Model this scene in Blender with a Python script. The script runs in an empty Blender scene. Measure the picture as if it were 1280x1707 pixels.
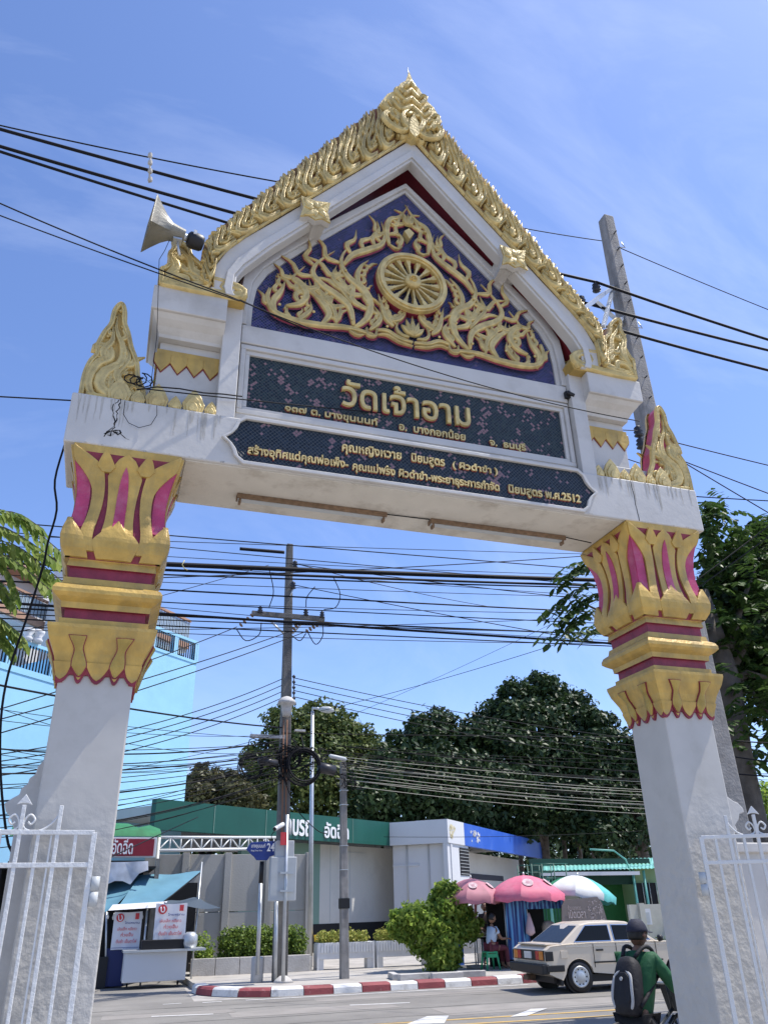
import bpy, math, random
import numpy as np
from mathutils import Vector, Matrix
random.seed(7); np.random.seed(7)
SC = bpy.context.scene
COL = SC.collection
R = math.radians
PI = math.pi

# ------------------------------------------------------------------ camera
FPX, PITCH, ROLL, YAW = 1308.9, .468258, -.0232646, .330865
EYE = Vector((0, 0, 1.65))
_f = Vector((math.sin(YAW)*math.cos(PITCH), math.cos(YAW)*math.cos(PITCH), math.sin(PITCH)))
_r = Vector((math.cos(YAW), -math.sin(YAW), 0)); _u = _r.cross(_f)
RX = _r*math.cos(ROLL)+_u*math.sin(ROLL); UX = -_r*math.sin(ROLL)+_u*math.cos(ROLL)
cam = bpy.data.cameras.new('camera'); camo = bpy.data.objects.new('camera', cam); COL.objects.link(camo)
cam.sensor_fit = 'VERTICAL'; cam.sensor_height = 24; cam.lens = FPX/1707*24
cam.clip_start = .05; cam.clip_end = 3000
M = Matrix((RX, UX, -_f)).transposed().to_4x4(); M.translation = EYE
camo.matrix_world = M
SC.camera = camo
# ------------------------------------------------------------------ sky, sun, exposure
SUN = Vector((.50, -.085, 1)).normalized()
w = bpy.data.worlds.new('World'); SC.world = w; w.use_nodes = True
nt = w.node_tree; nt.nodes.clear(); N = nt.nodes.new; L = nt.links.new
out = N('ShaderNodeOutputWorld'); bg = N('ShaderNodeBackground'); sky = N('ShaderNodeTexSky')
sky.sky_type = 'NISHITA'; sky.sun_disc = False
sky.sun_elevation = math.asin(SUN.z); sky.sun_rotation = math.atan2(SUN.x, SUN.y)
sky.air_density = 1.0; sky.dust_density = .6; sky.ozone_density = 3.0
tc = N('ShaderNodeTexCoord'); mp = N('ShaderNodeMapping'); mp.inputs['Rotation'].default_value = (.2, .5, .9); mp.inputs['Scale'].default_value = (.9, 5, 2.2)
nz = N('ShaderNodeTexNoise'); nz.inputs['Scale'].default_value = 1.4; nz.inputs['Detail'].default_value = 9; nz.inputs['Roughness'].default_value = .62; nz.inputs['Distortion'].default_value = .5
rp = N('ShaderNodeValToRGB'); rp.color_ramp.elements[0].position = .48; rp.color_ramp.elements[0].color = (0, 0, 0, 1); rp.color_ramp.elements[1].position = .82; rp.color_ramp.elements[1].color = (.22, .22, .22, 1)
mx = N('ShaderNodeMix'); mx.data_type = 'RGBA'; mx.inputs[7].default_value = (6.6, 7.2, 8.6, 1)
L(tc.outputs['Generated'], mp.inputs[0]); L(mp.outputs[0], nz.inputs[0]); L(nz.outputs[0], rp.inputs[0]); L(rp.outputs[0], mx.inputs[0])
tint = N('ShaderNodeMix'); tint.data_type = 'RGBA'; tint.blend_type = 'MULTIPLY'; tint.inputs[0].default_value = 1; tint.inputs[7].default_value = (1.0, 1.06, 1.30, 1)
L(sky.outputs[0], tint.inputs[6]); L(tint.outputs[2], mx.inputs[6]); L(mx.outputs[2], bg.inputs[0]); bg.inputs[1].default_value = .15; L(bg.outputs[0], out.inputs[0])
sl = bpy.data.lights.new('sun', 'SUN'); sl.energy = 5.0; sl.angle = R(.53); sl.color = (1, .95, .87)
so = bpy.data.objects.new('sun', sl); COL.objects.link(so); so.rotation_euler = SUN.to_track_quat('Z', 'Y').to_euler()
SC.view_settings.view_transform = 'Standard'; SC.view_settings.look = 'None'; SC.view_settings.gamma = 1
SC.view_settings.exposure = .28
SC.cycles.max_bounces = 6; SC.cycles.diffuse_bounces = 4; SC.cycles.glossy_bounces = 3; SC.cycles.transparent_max_bounces = 8

# ------------------------------------------------------------------ helpers
def ray(px, py): return _f+RX*((px-640)/FPX)-UX*((py-853.5)/FPX)
def at(px, py, Y):
    d = ray(px, py); return EYE+d*(Y/d.y)
def gnd(px, py, z=0.):
    d = ray(px, py); return EYE+d*((z-EYE.z)/d.z)
def tag(o, label=None, cat=None, group=None, kind=None):
    for k, v in (('label', label), ('category', cat), ('group', group), ('kind', kind)):
        if v: o[k] = v
    return o
def empty(name, loc, label=None, cat=None, group=None, rz=0, kind=None):
    o = bpy.data.objects.new(name, None); o.location = loc; o.rotation_euler = (0, 0, rz); COL.objects.link(o); o.empty_display_size = .1
    return tag(o, label, cat, group, kind)
def wloc(o):
    v = Vector((0, 0, 0))
    while o: v += o.location; o = o.parent
    return v
def place(name, me, mats, parent, world=True):
    o = bpy.data.objects.new(name, me); COL.objects.link(o)
    for m in (mats if isinstance(mats, (list, tuple)) else [mats]): me.materials.append(m)
    if parent: o.parent = parent
    if world and parent:
        d = wloc(parent); me.transform(Matrix.Translation(-d))
    return o
class MB:
    def __init__(s): s.v = []; s.f = []; s.m = []; s.sm = []
    def add(s, vs, fs, mi=0, sm=False):
        b = len(s.v); s.v += [tuple(p) for p in vs]
        for f in fs: s.f.append(tuple(b+i for i in f)); s.m.append(mi); s.sm.append(sm)
        return s
    def box(s, c, d, rz=0, mi=0, T=None):
        c = Vector(c); x, y, z = d[0]/2, d[1]/2, d[2]/2
        m = Matrix.Rotation(rz, 3, 'Z') if T is None else T
        vs = [c+m@Vector((i*x, j*y, k*z)) for k in (-1, 1) for j in (-1, 1) for i in (-1, 1)]
        return s.add(vs, [(0, 2, 3, 1), (4, 5, 7, 6), (0, 1, 5, 4), (2, 6, 7, 3), (0, 4, 6, 2), (1, 3, 7, 5)], mi)
    def tube(s, pts, r, n=8, mi=0, cap=True):
        pts = [Vector(p) for p in pts]; k = len(pts); rs = r if isinstance(r, (list, tuple)) else [r]*k
        vs = []; up = None
        for i, p in enumerate(pts):
            t = (pts[min(i+1, k-1)]-pts[max(i-1, 0)]).normalized()
            if up is None: up = t.orthogonal().normalized()
            up = (up-t*up.dot(t));
            up = up.normalized() if up.length > 1e-6 else t.orthogonal().normalized()
            b = t.cross(up)
            vs += [p+(up*math.cos(2*PI*j/n)+b*math.sin(2*PI*j/n))*rs[i] for j in range(n)]
        fs = [(i*n+j, i*n+(j+1) % n, (i+1)*n+(j+1) % n, (i+1)*n+j) for i in range(k-1) for j in range(n)]
        s.add(vs, fs, mi, True)
        if cap: s.add(vs[:n][::-1]+vs[-n:], [tuple(range(n)), tuple(range(n, 2*n))], mi)
        return s
    def prism(s, poly, fn, d0, d1, mi=0, mi2=None):
        n = len(poly); a = [fn(u, v, d0) for u, v in poly]; b = [fn(u, v, d1) for u, v in poly]
        s.add(a+b, [tuple(range(n)), tuple(range(2*n-1, n-1, -1))], mi)
        s.add(a+b, [(i, n+i, n+(i+1) % n, (i+1) % n) for i in range(n)], mi if mi2 is None else mi2)
        return s
    def band(s, A, B, fn, d0, d1, mi=0):   # strip between polylines A and B (same count), given thickness
        n = len(A); vs = [fn(*p, d) for d in (d0, d1) for P_ in (A, B) for p in P_]
        for i in range(n-1):
            s.add([vs[i], vs[i+1], vs[n+i+1], vs[n+i]], [(0, 1, 2, 3)], mi)
            s.add([vs[2*n+i], vs[2*n+i+1], vs[3*n+i+1], vs[3*n+i]], [(3, 2, 1, 0)], mi)
            s.add([vs[i], vs[i+1], vs[2*n+i+1], vs[2*n+i]], [(3, 2, 1, 0)], mi)
            s.add([vs[n+i], vs[n+i+1], vs[3*n+i+1], vs[3*n+i]], [(0, 1, 2, 3)], mi)
        for i in (0, n-1): s.add([vs[i], vs[n+i], vs[3*n+i], vs[2*n+i]], [(0, 1, 2, 3)], mi)
        return s
    def loft(s, rings, mi=0, cap=True, sm=False, mis=None):
        n = len(rings[0]); b = [p for r_ in rings for p in r_]
        for i in range(len(rings)-1):
            s.add([rings[i][j] for j in range(n)]+[rings[i+1][j] for j in range(n)], [(j, (j+1) % n, n+(j+1) % n, n+j) for j in range(n)], mis[i] if mis else mi, sm)
        if cap: s.add(rings[0][::-1], [tuple(range(n))], mis[0] if mis else mi); s.add(rings[-1], [tuple(range(n))], mis[-1] if mis else mi)
        return s
    def lathe(s, prof, c, n=16, mi=0, sm=True, axis=None):
        c = Vector(c); q = axis.to_track_quat('Z', 'Y').to_matrix() if axis else Matrix.Identity(3)
        rings = [[c+q@Vector((r_*math.cos(2*PI*j/n), r_*math.sin(2*PI*j/n), z)) for j in range(n)] for r_, z in prof]
        return s.loft(rings, mi, True, sm)
    def build(s, name, mats, parent=None, world=True, bevel=0):
        me = bpy.data.meshes.new(name); me.from_pydata(s.v, [], s.f)
        me.polygons.foreach_set('material_index', s.m); me.polygons.foreach_set('use_smooth', s.sm)
        import bmesh
        bm = bmesh.new(); bm.from_mesh(me); bmesh.ops.remove_doubles(bm, verts=bm.verts, dist=1e-5); bmesh.ops.recalc_face_normals(bm, faces=bm.faces)
        bm.to_mesh(me); bm.free(); me.update()
        o = place(name, me, mats, parent, world)
        if bevel:
            b = o.modifiers.new('edge', 'BEVEL'); b.width = bevel; b.segments = 2; b.limit_method = 'ANGLE'; b.angle_limit = R(40)
        return o
def copy_tree(o, parent=None):
    c = o.copy(); COL.objects.link(c)
    if parent: c.parent = parent
    for ch in o.children: copy_tree(ch, c)
    return c
def catmull(P_, n):
    P_ = [Vector(p) for p in P_]; P_ = [P_[0]*2-P_[1]]+P_+[P_[-1]*2-P_[-2]]; m = len(P_)-3; o = []
    for k in range(n+1):
        t = k/n*m; i = min(int(t), m-1); t -= i; a, b, c, d = P_[i:i+4]
        o.append(.5*((2*b)+(c-a)*t+(2*a-5*b+4*c-d)*t*t+(3*b-a-3*c+d)*t**3))
    return o

# ------------------------------------------------------------------ materials
MT = {}
def mat(name, col, rough=.6, metal=0, var=0., vs=4., bump=0., bs=60., spec=.4, dirt=None, dirts=(1.5, .55, .75), streak=False, isl=0.):
    m = bpy.data.materials.new(name); m.use_nodes = True; t = m.node_tree; b = t.nodes['Principled BSDF']
    b.inputs['Roughness'].default_value = rough; b.inputs['Metallic'].default_value = metal; b.inputs['Specular IOR Level'].default_value = spec
    n_ = t.nodes.new; l_ = t.links.new; tc = n_('ShaderNodeTexCoord')
    c = n_('ShaderNodeRGB'); c.outputs[0].default_value = (*col, 1); o = c.outputs[0]
    if var:
        z = n_('ShaderNodeTexNoise'); z.inputs['Scale'].default_value = vs; z.inputs['Detail'].default_value = 6; l_(tc.outputs['Object'], z.inputs[0])
        r_ = n_('ShaderNodeMapRange'); r_.inputs[1].default_value = .3; r_.inputs[2].default_value = .7; r_.inputs[3].default_value = 1-var; r_.inputs[4].default_value = 1+var; l_(z.outputs[0], r_.inputs[0])
        h = n_('ShaderNodeHueSaturation'); l_(o, h.inputs['Color']); l_(r_.outputs[0], h.inputs['Value']); o = h.outputs[0]
    if isl:
        g = n_('ShaderNodeNewGeometry'); r_ = n_('ShaderNodeMapRange'); r_.inputs[3].default_value = 1-isl; r_.inputs[4].default_value = 1+isl; l_(g.outputs['Random Per Island'], r_.inputs[0])
        h = n_('ShaderNodeHueSaturation'); l_(o, h.inputs['Color']); l_(r_.outputs[0], h.inputs['Value']); o = h.outputs[0]
    if dirt:
        mp_ = n_('ShaderNodeMapping'); mp_.inputs['Scale'].default_value = (1, 1, .14 if streak else 1); l_(tc.outputs['Object'], mp_.inputs[0])
        z = n_('ShaderNodeTexNoise'); z.inputs['Scale'].default_value = dirts[0]; z.inputs['Detail'].default_value = 9; z.inputs['Roughness'].default_value = .68; l_(mp_.outputs[0], z.inputs[0])
        r_ = n_('ShaderNodeMapRange'); r_.inputs[1].default_value = dirts[1]; r_.inputs[2].default_value = dirts[2]; l_(z.outputs[0], r_.inputs[0])
        x = n_('ShaderNodeMix'); x.data_type = 'RGBA'; l_(r_.outputs[0], x.inputs[0]); l_(o, x.inputs[6]); x.inputs[7].default_value = (*dirt, 1); o = x.outputs[2]
    l_(o, b.inputs['Base Color'])
    if bump:
        z = n_('ShaderNodeTexNoise'); z.inputs['Scale'].default_value = bs; z.inputs['Detail'].default_value = 8; l_(tc.outputs['Object'], z.inputs[0])
        bp = n_('ShaderNodeBump'); bp.inputs['Strength'].default_value = bump; bp.inputs['Distance'].default_value = .02; l_(z.outputs[0], bp.inputs['Height']); l_(bp.outputs[0], b.inputs['Normal'])
    MT[name] = m; return m
plaster = mat('white_plaster', (.53, .51, .475), .6, var=.06, vs=3, bump=.13, bs=18, dirt=(.34, .32, .28), dirts=(1.6, .52, .88))
plaster_rough = mat('rough_painted_plaster', (.54, .52, .47), .5, var=.06, vs=5, bump=.95, bs=11, dirt=(.45, .42, .36), dirts=(2.5, .55, .85), spec=.55)
plaster_col = mat('column_paint', (.48, .46, .42), .62, var=.03, vs=3, bump=.12, bs=25, dirt=(.42, .40, .36), dirts=(2.0, .62, 1.0), streak=True)
soffitm = mat('stained_soffit_paint', (.62, .58, .50), .75, var=.05, bump=.25, bs=14, dirt=(.30, .25, .19), dirts=(2.2, .5, .8))
gold = mat('gold_paint', (.61, .465, .19), .42, metal=.2, var=.22, vs=9, bump=.35, bs=30, spec=.4, dirt=(.36, .24, .09), dirts=(6, .52, .85))
gold_old = mat('ochre_gold_paint', (.52, .34, .085), .42, metal=.15, var=.22, vs=6, bump=.3, bs=22, dirt=(.27, .20, .085), dirts=(3.5, .44, .78), streak=True)
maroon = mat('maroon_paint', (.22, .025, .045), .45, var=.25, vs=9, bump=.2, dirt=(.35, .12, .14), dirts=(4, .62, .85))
magenta = mat('faded_magenta_paint', (.42, .045, .12), .4, var=.2, vs=7, bump=.2, dirt=(.5, .17, .24), dirts=(4, .5, .8))
redsoff = mat('dark_red_ceiling_paint', (.20, .02, .03), .6, var=.15)
concrete = mat('weathered_concrete', (.27, .255, .235), .85, var=.2, vs=5, bump=.5, bs=30, dirt=(.1, .095, .09), dirts=(3, .5, .75), streak=True)
concrete_dk = mat('dark_weathered_concrete', (.15, .142, .13), .85, var=.2, vs=5, bump=.5, bs=30, dirt=(.06, .057, .052), dirts=(3, .48, .75), streak=True)
concrete_lt = mat('pale_concrete', (.50, .48, .45), .85, var=.12, vs=4, bump=.4, bs=25, dirt=(.25, .23, .2), dirts=(2, .5, .8))
blackm = mat('black_rubber', (.012, .012, .014), .5)
cablem = mat('black_cable', (.010, .010, .012), .7, spec=.2)
steel = mat('galvanised_steel', (.5, .52, .53), .4, metal=.6, var=.1)
greybox = mat('grey_enamel', (.45, .47, .47), .45, var=.06, dirt=(.3, .26, .2), dirts=(4, .6, .9))
rust = mat('rusty_paint', (.20, .13, .08), .8, var=.3, vs=20, bump=.3)
barkm = mat('bark', (.10, .085, .07), .9, var=.35, vs=5, bump=.9, bs=12)
whitepaint = mat('white_gloss_paint', (.62, .62, .60), .35, var=.04, bump=.4, bs=40, spec=.6)
asphalt = mat('asphalt', (.235, .222, .20), .9, var=.16, vs=.5, bump=.35, bs=180, dirt=(.175, .165, .15), dirts=(.6, .42, .7), spec=.25)
pavem = mat('pavement_concrete', (.38, .355, .32), .9, var=.12, vs=1.2, bump=.3, bs=40, dirt=(.18, .17, .155), dirts=(1, .5, .8))
roadwhite = mat('worn_white_road_paint', (.62, .61, .58), .7, dirt=(.25, .24, .22), dirts=(5, .5, .8))
roadyellow = mat('worn_yellow_road_paint', (.58, .37, .10), .7, dirt=(.28, .24, .18), dirts=(5, .45, .8))
kerbred = mat('kerb_red_paint', (.25, .055, .06), .7, var=.15, bump=.4, bs=30, dirt=(.35, .26, .24), dirts=(6, .58, .8))
kerbwhite = mat('kerb_white_paint', (.66, .65, .62), .7, var=.08, bump=.4, bs=30, dirt=(.3, .28, .25), dirts=(5, .52, .8))
def leafmat(name, col, col2, tr=.3, rough=.45):
    m = bpy.data.materials.new(name); m.use_nodes = True; t = m.node_tree; b = t.nodes['Principled BSDF']; n_ = t.nodes.new; l_ = t.links.new
    g = n_('ShaderNodeNewGeometry'); x = n_('ShaderNodeMix'); x.data_type = 'RGBA'; x.inputs[6].default_value = (*col, 1); x.inputs[7].default_value = (*col2, 1); l_(g.outputs['Random Per Island'], x.inputs[0])
    l_(x.outputs[2], b.inputs['Base Color']); b.inputs['Roughness'].default_value = max(rough, .45); b.inputs['Specular IOR Level'].default_value = .22
    tl = n_('ShaderNodeBsdfTranslucent'); l_(x.outputs[2], tl.inputs[0]); ms = n_('ShaderNodeMixShader'); ms.inputs[0].default_value = tr
    l_(b.outputs[0], ms.inputs[1]); l_(tl.outputs[0], ms.inputs[2]); l_(ms.outputs[0], t.nodes['Material Output'].inputs[0]); MT[name] = m; return m
leaf_dark = leafmat('dark_glossy_leaves', (.016, .034, .014), (.05, .085, .028), .18, .32)
leaf_mid = leafmat('mid_green_leaves', (.05, .085, .025), (.17, .20, .06), .25)
leaf_brown = leafmat('olive_leaves', (.05, .06, .025), (.12, .11, .05), .25)
leaf_bright = leafmat('bright_shrub_leaves', (.10, .20, .03), (.40, .50, .10), .55)
leaf_hedge = leafmat('hedge_leaves', (.05, .10, .02), (.22, .30, .05), .3)
leaf_near = leafmat('broad_leaves', (.022, .052, .012), (.075, .13, .03), .35, .35)
leaf_pinn = leafmat('yellow_green_leaflets', (.13, .21, .04), (.30, .36, .10), .5, .4)
leaf_yellow = leafmat('variegated_leaves', (.22, .28, .05), (.5, .46, .12), .35)

def mosaic(name, cols, pink, pinkfreq, size, hi):
    """glass mosaic set on the diagonal: grout lines, per-tile colour, patches of replaced pink tiles"""
    m = bpy.data.materials.new(name); m.use_nodes = True; t = m.node_tree; b = t.nodes['Principled BSDF']; n_ = t.nodes.new; l_ = t.links.new
    tc = n_('ShaderNodeTexCoord'); mp_ = n_('ShaderNodeMapping'); mp_.inputs['Rotation'].default_value = (0, R(45), 0); mp_.inputs['Scale'].default_value = (1/size,)*3
    l_(tc.outputs['Object'], mp_.inputs[0]); sp = n_('ShaderNodeSeparateXYZ'); l_(mp_.outputs[0], sp.inputs[0])
    cb = n_('ShaderNodeCombineXYZ'); l_(sp.outputs[0], cb.inputs[0]); l_(sp.outputs[2], cb.inputs[1])
    fl = n_('ShaderNodeVectorMath'); fl.operation = 'FLOOR'; l_(cb.outputs[0], fl.inputs[0])
    fr = n_('ShaderNodeVectorMath'); fr.operation = 'FRACTION'; l_(cb.outputs[0], fr.inputs[0])
    wn = n_('ShaderNodeTexWhiteNoise'); wn.noise_dimensions = '2D'; l_(fl.outputs[0], wn.inputs['Vector'])
    r_ = n_('ShaderNodeValToRGB'); r_.color_ramp.interpolation = 'CONSTANT'
    while len(r_.color_ramp.elements) < len(cols): r_.color_ramp.elements.new(.5)
    for i, c in enumerate(cols): r_.color_ramp.elements[i].position = i/len(cols); r_.color_ramp.elements[i].color = (*c, 1)
    l_(wn.outputs['Value'], r_.inputs[0])
    z = n_('ShaderNodeTexNoise'); z.inputs['Scale'].default_value = .16; z.inputs['Detail'].default_value = 3; l_(fl.outputs[0], z.inputs[0])
    ad = n_('ShaderNodeMath'); ad.operation = 'MULTIPLY_ADD'; l_(wn.outputs['Color'], ad.inputs[0]); ad.inputs[1].default_value = .42; l_(z.outputs[0], ad.inputs[2])
    gt = n_('ShaderNodeMath'); gt.operation = 'GREATER_THAN'; l_(ad.outputs[0], gt.inputs[0]); gt.inputs[1].default_value = pinkfreq
    x = n_('ShaderNodeMix'); x.data_type = 'RGBA'; l_(gt.outputs[0], x.inputs[0]); l_(r_.outputs[0], x.inputs[6]); x.inputs[7].default_value = (*pink, 1)
    s2 = n_('ShaderNodeSeparateXYZ'); l_(fr.outputs[0], s2.inputs[0])
    def edge(o):
        a = n_('ShaderNodeMath'); a.operation = 'SUBTRACT'; l_(o, a.inputs[0]); a.inputs[1].default_value = .5
        c = n_('ShaderNodeMath'); c.operation = 'ABSOLUTE'; l_(a.outputs[0], c.inputs[0]); return c.outputs[0]
    mxx = n_('ShaderNodeMath'); mxx.operation = 'MAXIMUM'; l_(edge(s2.outputs[0]), mxx.inputs[0]); l_(edge(s2.outputs[1]), mxx.inputs[1])
    g2 = n_('ShaderNodeMapRange'); g2.inputs[1].default_value = .38; g2.inputs[2].default_value = .46; l_(mxx.outputs[0], g2.inputs[0])
    y = n_('ShaderNodeMix'); y.data_type = 'RGBA'; l_(g2.outputs[0], y.inputs[0]); l_(x.outputs[2], y.inputs[6]); y.inputs[7].default_value = (*hi, 1); l_(y.outputs[2], b.inputs['Base Color'])
    ro = n_('ShaderNodeMapRange'); ro.inputs[3].default_value = .4; ro.inputs[4].default_value = .85; b.inputs['Specular IOR Level'].default_value = .28; l_(g2.outputs[0], ro.inputs[0]); l_(ro.outputs[0], b.inputs['Roughness'])
    bp = n_('ShaderNodeBump'); bp.inputs['Distance'].default_value = .004; bp.inputs['Strength'].default_value = .7; bp.invert = True; l_(g2.outputs[0], bp.inputs['Height']); l_(bp.outputs[0], b.inputs['Normal'])
    return m
mos_blue = mosaic('purple_blue_mosaic', [(.020, .024, .10), (.030, .033, .14), (.024, .021, .09), (.045, .042, .16), (.014, .018, .065)], (.13, .08, .16), .92, .026, (.13, .14, .21))
mos_green = mosaic('dark_green_mosaic', [(.010, .022, .027), (.016, .032, .037), (.008, .016, .022), (.024, .040, .042), (.011, .022, .033)], (.24, .14, .15), .85, .028, (.075, .085, .09))
mos_navy = mosaic('navy_mosaic', [(.007, .014, .024), (.010, .018, .030), (.006, .011, .02), (.016, .026, .042), (.008, .016, .028)], (.22, .13, .15), .89, .028, (.075, .09, .10))

def glassm(name, col, rough=.05):
    return mat(name, col, rough, spec=.8)
# ------------------------------------------------------------------ text
def text(name, body, m, parent, loc, width, height=None, extr=.01, rz=0, rx=R(90), bold=.0, align='LEFT', bevel=0):
    c = bpy.data.curves.new(name, 'FONT'); c.body = body; c.extrude = extr; c.offset = bold; c.size = 1; c.align_x = 'LEFT'; c.resolution_u = 3
    if bevel: c.bevel_depth = bevel; c.bevel_resolution = 0
    o = bpy.data.objects.new(name+'_tmp', c); COL.objects.link(o)
    dg = bpy.context.evaluated_depsgraph_get(); dg.update()
    me = bpy.data.meshes.new_from_object(o.evaluated_get(dg)); bpy.data.objects.remove(o)
    co = np.empty(len(me.vertices)*3); me.vertices.foreach_get('co', co); co = co.reshape(-1, 3)
    x0, x1 = co[:, 0].min(), co[:, 0].max(); y0, y1 = co[:, 1].min(), co[:, 1].max(); sx = width/(x1-x0); sy = height/(y1-y0) if height else sx
    co[:, 0] = (co[:, 0]-x0)*sx; co[:, 1] = (co[:, 1]-(y0 if height else 0))*sy
    if align == 'CENTER': co[:, 0] -= width/2
    me.vertices.foreach_set('co', co.ravel())
    T = Matrix.Translation(loc)@Matrix.Rotation(rz, 4, 'Z')@Matrix.Rotation(rx, 4, 'X'); me.transform(T)
    me.materials.clear()
    return place(name, me, m, parent)

# ------------------------------------------------------------------ relief strokes (carved ribbons)
def stroke(mb, pts, w, h, fn, n=14, kind='flame', base=0., mi=0, groove=True):
    C = catmull([(p[0], p[1], 0) for p in pts], n)
    prof = [(-1, 0), (-.82, .72), (-.42, .98), (0, .62 if groove else 1.1), (.42, .98), (.82, .72), (1, 0)]
    rows = []
    for i, p in enumerate(C):
        t = i/n; tg = (C[min(i+1, n)]-C[max(i-1, 0)]); tg = tg.normalized() if tg.length > 1e-9 else Vector((1, 0, 0)); nn = Vector((-tg.y, tg.x, 0))
        if kind == 'flame': ww = w*(.45+.55*math.sin(min(t/.35, 1)*PI/2))*max(0.02, (1-max(0, (t-.35)/.65)**1.5))
        elif kind == 'stem': ww = w*(.55+.45*math.sin(t*PI))
        elif kind == 'leaf': ww = w*max(.03, math.sin(PI*min(1, t**.7)))
        elif kind == 'taper': ww = w*max(.05, 1-t)
        else: ww = w
        hh = h*(.55+.45*min(1, ww/w))
        rows.append([fn(p.x+nn.x*a*ww, p.y+nn.y*a*ww, base+b*hh) for a, b in prof])
    k = len(prof); vs = [v for r_ in rows for v in r_]
    mb.add(vs, [(i*k+j, i*k+j+1, (i+1)*k+j+1, (i+1)*k+j) for i in range(n) for j in range(k-1)]+[tuple(range(k)), tuple(range(len(vs)-k, len(vs)))], mi, True)
def kranok(mb, pts, w, h, fn, base=0., side=1, k=3, scale=1., back=None, backh=0, n=16):
    """a Thai flame: tapering curved body with hooked flamelets along one side"""
    stroke(mb, pts, w, h, fn, n, 'flame', base)
    C = catmull([(p[0], p[1], 0) for p in pts], 40)
    L_ = sum((C[i+1]-C[i]).length for i in range(40))
    for q in range(k):
        t = .22+.56*q/max(1, k-1) if k > 1 else .5
        i = int(t*40); p = C[i]; tg = (C[i+1]-C[i-1]).normalized(); nn = Vector((-tg.y, tg.x, 0))*side
        s_ = L_*.27*scale*(1-.35*t)
        a = [p, p+nn*s_*.5+tg*s_*.18, p+nn*s_*.52+tg*s_*.7, p+nn*s_*.86+tg*s_*1.15]
        stroke(mb, [(v.x, v.y) for v in a], w*.80*(1-.3*t), h*.8, fn, 8, 'flame', base)
        # bud bead
    if back is not None:
        pass
def spiral(c, r0, r1, a0, turns, n=12):
    return [(c[0]+(r0+(r1-r0)*i/n)*math.cos(a0+turns*2*PI*i/n), c[1]+(r0+(r1-r0)*i/n)*math.sin(a0+turns*2*PI*i/n)) for i in range(n+1)]
def bead(mb, c, r, fn, base):
    n = 8; rings = []
    for z, q in ((0, 1), (.6, .8), (.95, .35)):
        rings.append([fn(c[0]+r*q*math.cos(2*PI*j/n), c[1]+r*q*math.sin(2*PI*j/n), base+z*r) for j in range(n)])
    mb.loft(rings, 0, True, True)

# ================================================================== SETTING: ground, road
def sheet(name, pts, z, m, kind='structure', parent=None, cuts=0):
    mb = MB(); mb.add([(x, y, z) for x, y in pts], [tuple(range(len(pts)))]); o = mb.build(name, m, parent)
    if kind and not parent: o['kind'] = kind
    return o
sheet('ground', [(-600, -300), (900, -300), (900, 1200), (-600, 1200)], -.02, pavem)
sheet('road', [(-80, 8.2), (120, 8.2), (120, 19.78), (-80, 19.78)], -.008, asphalt)
sheet('side_road', [(-5, 19.7), (2.3, 19.7), (2.6, 27), (-2, 60), (-9, 60)], -.012, asphalt)
# raised pavement across the street with rounded corner
corner = []
for i in range(9):
    a = PI+PI/2*i/8; corner.append((4.6+1.9*math.cos(a), 21.9+1.9*math.sin(a)))
pv = MB(); poly = [(2.6, 44)]+[(2.7, 23)]+corner+[(13.2, 20.0), (90, 20.0), (90, 60), (2.6, 60)]
poly = [(2.6, 60), (2.6, 23)]+corner+[(90, 20.0), (90, 60)]
pv.prism(poly, lambda u, v, d: (u, v, d), -.01, .125); pv.build('pavement', pavem)['kind'] = 'structure'
# markings
mk = empty('road_markings', (6, 16, 0), kind='structure')
def strip(name, p, q, wd, m, z=-.003):
    p = Vector(p); q = Vector(q); d = (q-p).normalized(); n_ = Vector((-d.y, d.x, 0))*wd/2
    MB().add([p-n_, q-n_, q+n_, p+n_], [(0, 1, 2, 3)]).build(name, m, mk).location.z = z
def strip_px(name, a, b, wd, m): strip(name, gnd(*a), gnd(*b), wd, m)
strip_px('lane_dash', (583, 1675), (683, 1671), .10, roadwhite)
strip_px('lane_dash', (253, 1694), (356, 1690), .10, roadwhite)
strip_px('lane_dash', (272, 1674), (303, 1672), .09, roadwhite)
strip_px('lane_dash', (338, 1671), (370, 1669), .09, roadwhite)
strip_px('edge_line', (410, 1667), (880, 1641), .10, roadwhite)
strip_px('edge_line', (560, 1711), (1040, 1682), .11, roadyellow)
strip_px('edge_line', (700, 1711), (1060, 1690), .11, roadyellow)
for q in ([(678, 1707), (740, 1706), (748, 1693), (712, 1694)], [(850, 1695), (878, 1693), (912, 1681), (885, 1682)]):
    MB().add([gnd(*p) for p in q], [(0, 1, 2, 3)]).build('arrow_marking', roadwhite, mk).location.z = .001
tar = mat('tar_seam', (.12, .115, .105), .8, var=.2); patchm = mat('asphalt_patch', (.26, .24, .215), .9, var=.12, vs=1.5, bump=.3, bs=150)
q = MB(); rr = random.Random(11)
for y0, x0, x1 in ((17.9, -3, 24), (16.2, -3, 24), (15.1, 0, 20), (18.7, -2, 9)):
    x = x0; y = y0
    while x < x1:
        nx = x+rr.uniform(.3, .8); ny = y0+rr.uniform(-.05, .05); w_ = rr.uniform(.008, .02); q.add([(x, y-w_, -.0045), (nx, ny-w_, -.0045), (nx, ny+w_, -.0045), (x, y+w_, -.0045)], [(0, 1, 2, 3)]); x, y = nx, ny
o_ = q.build('tar_seams', tar, mk); o_['kind'] = 'stuff'
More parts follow.
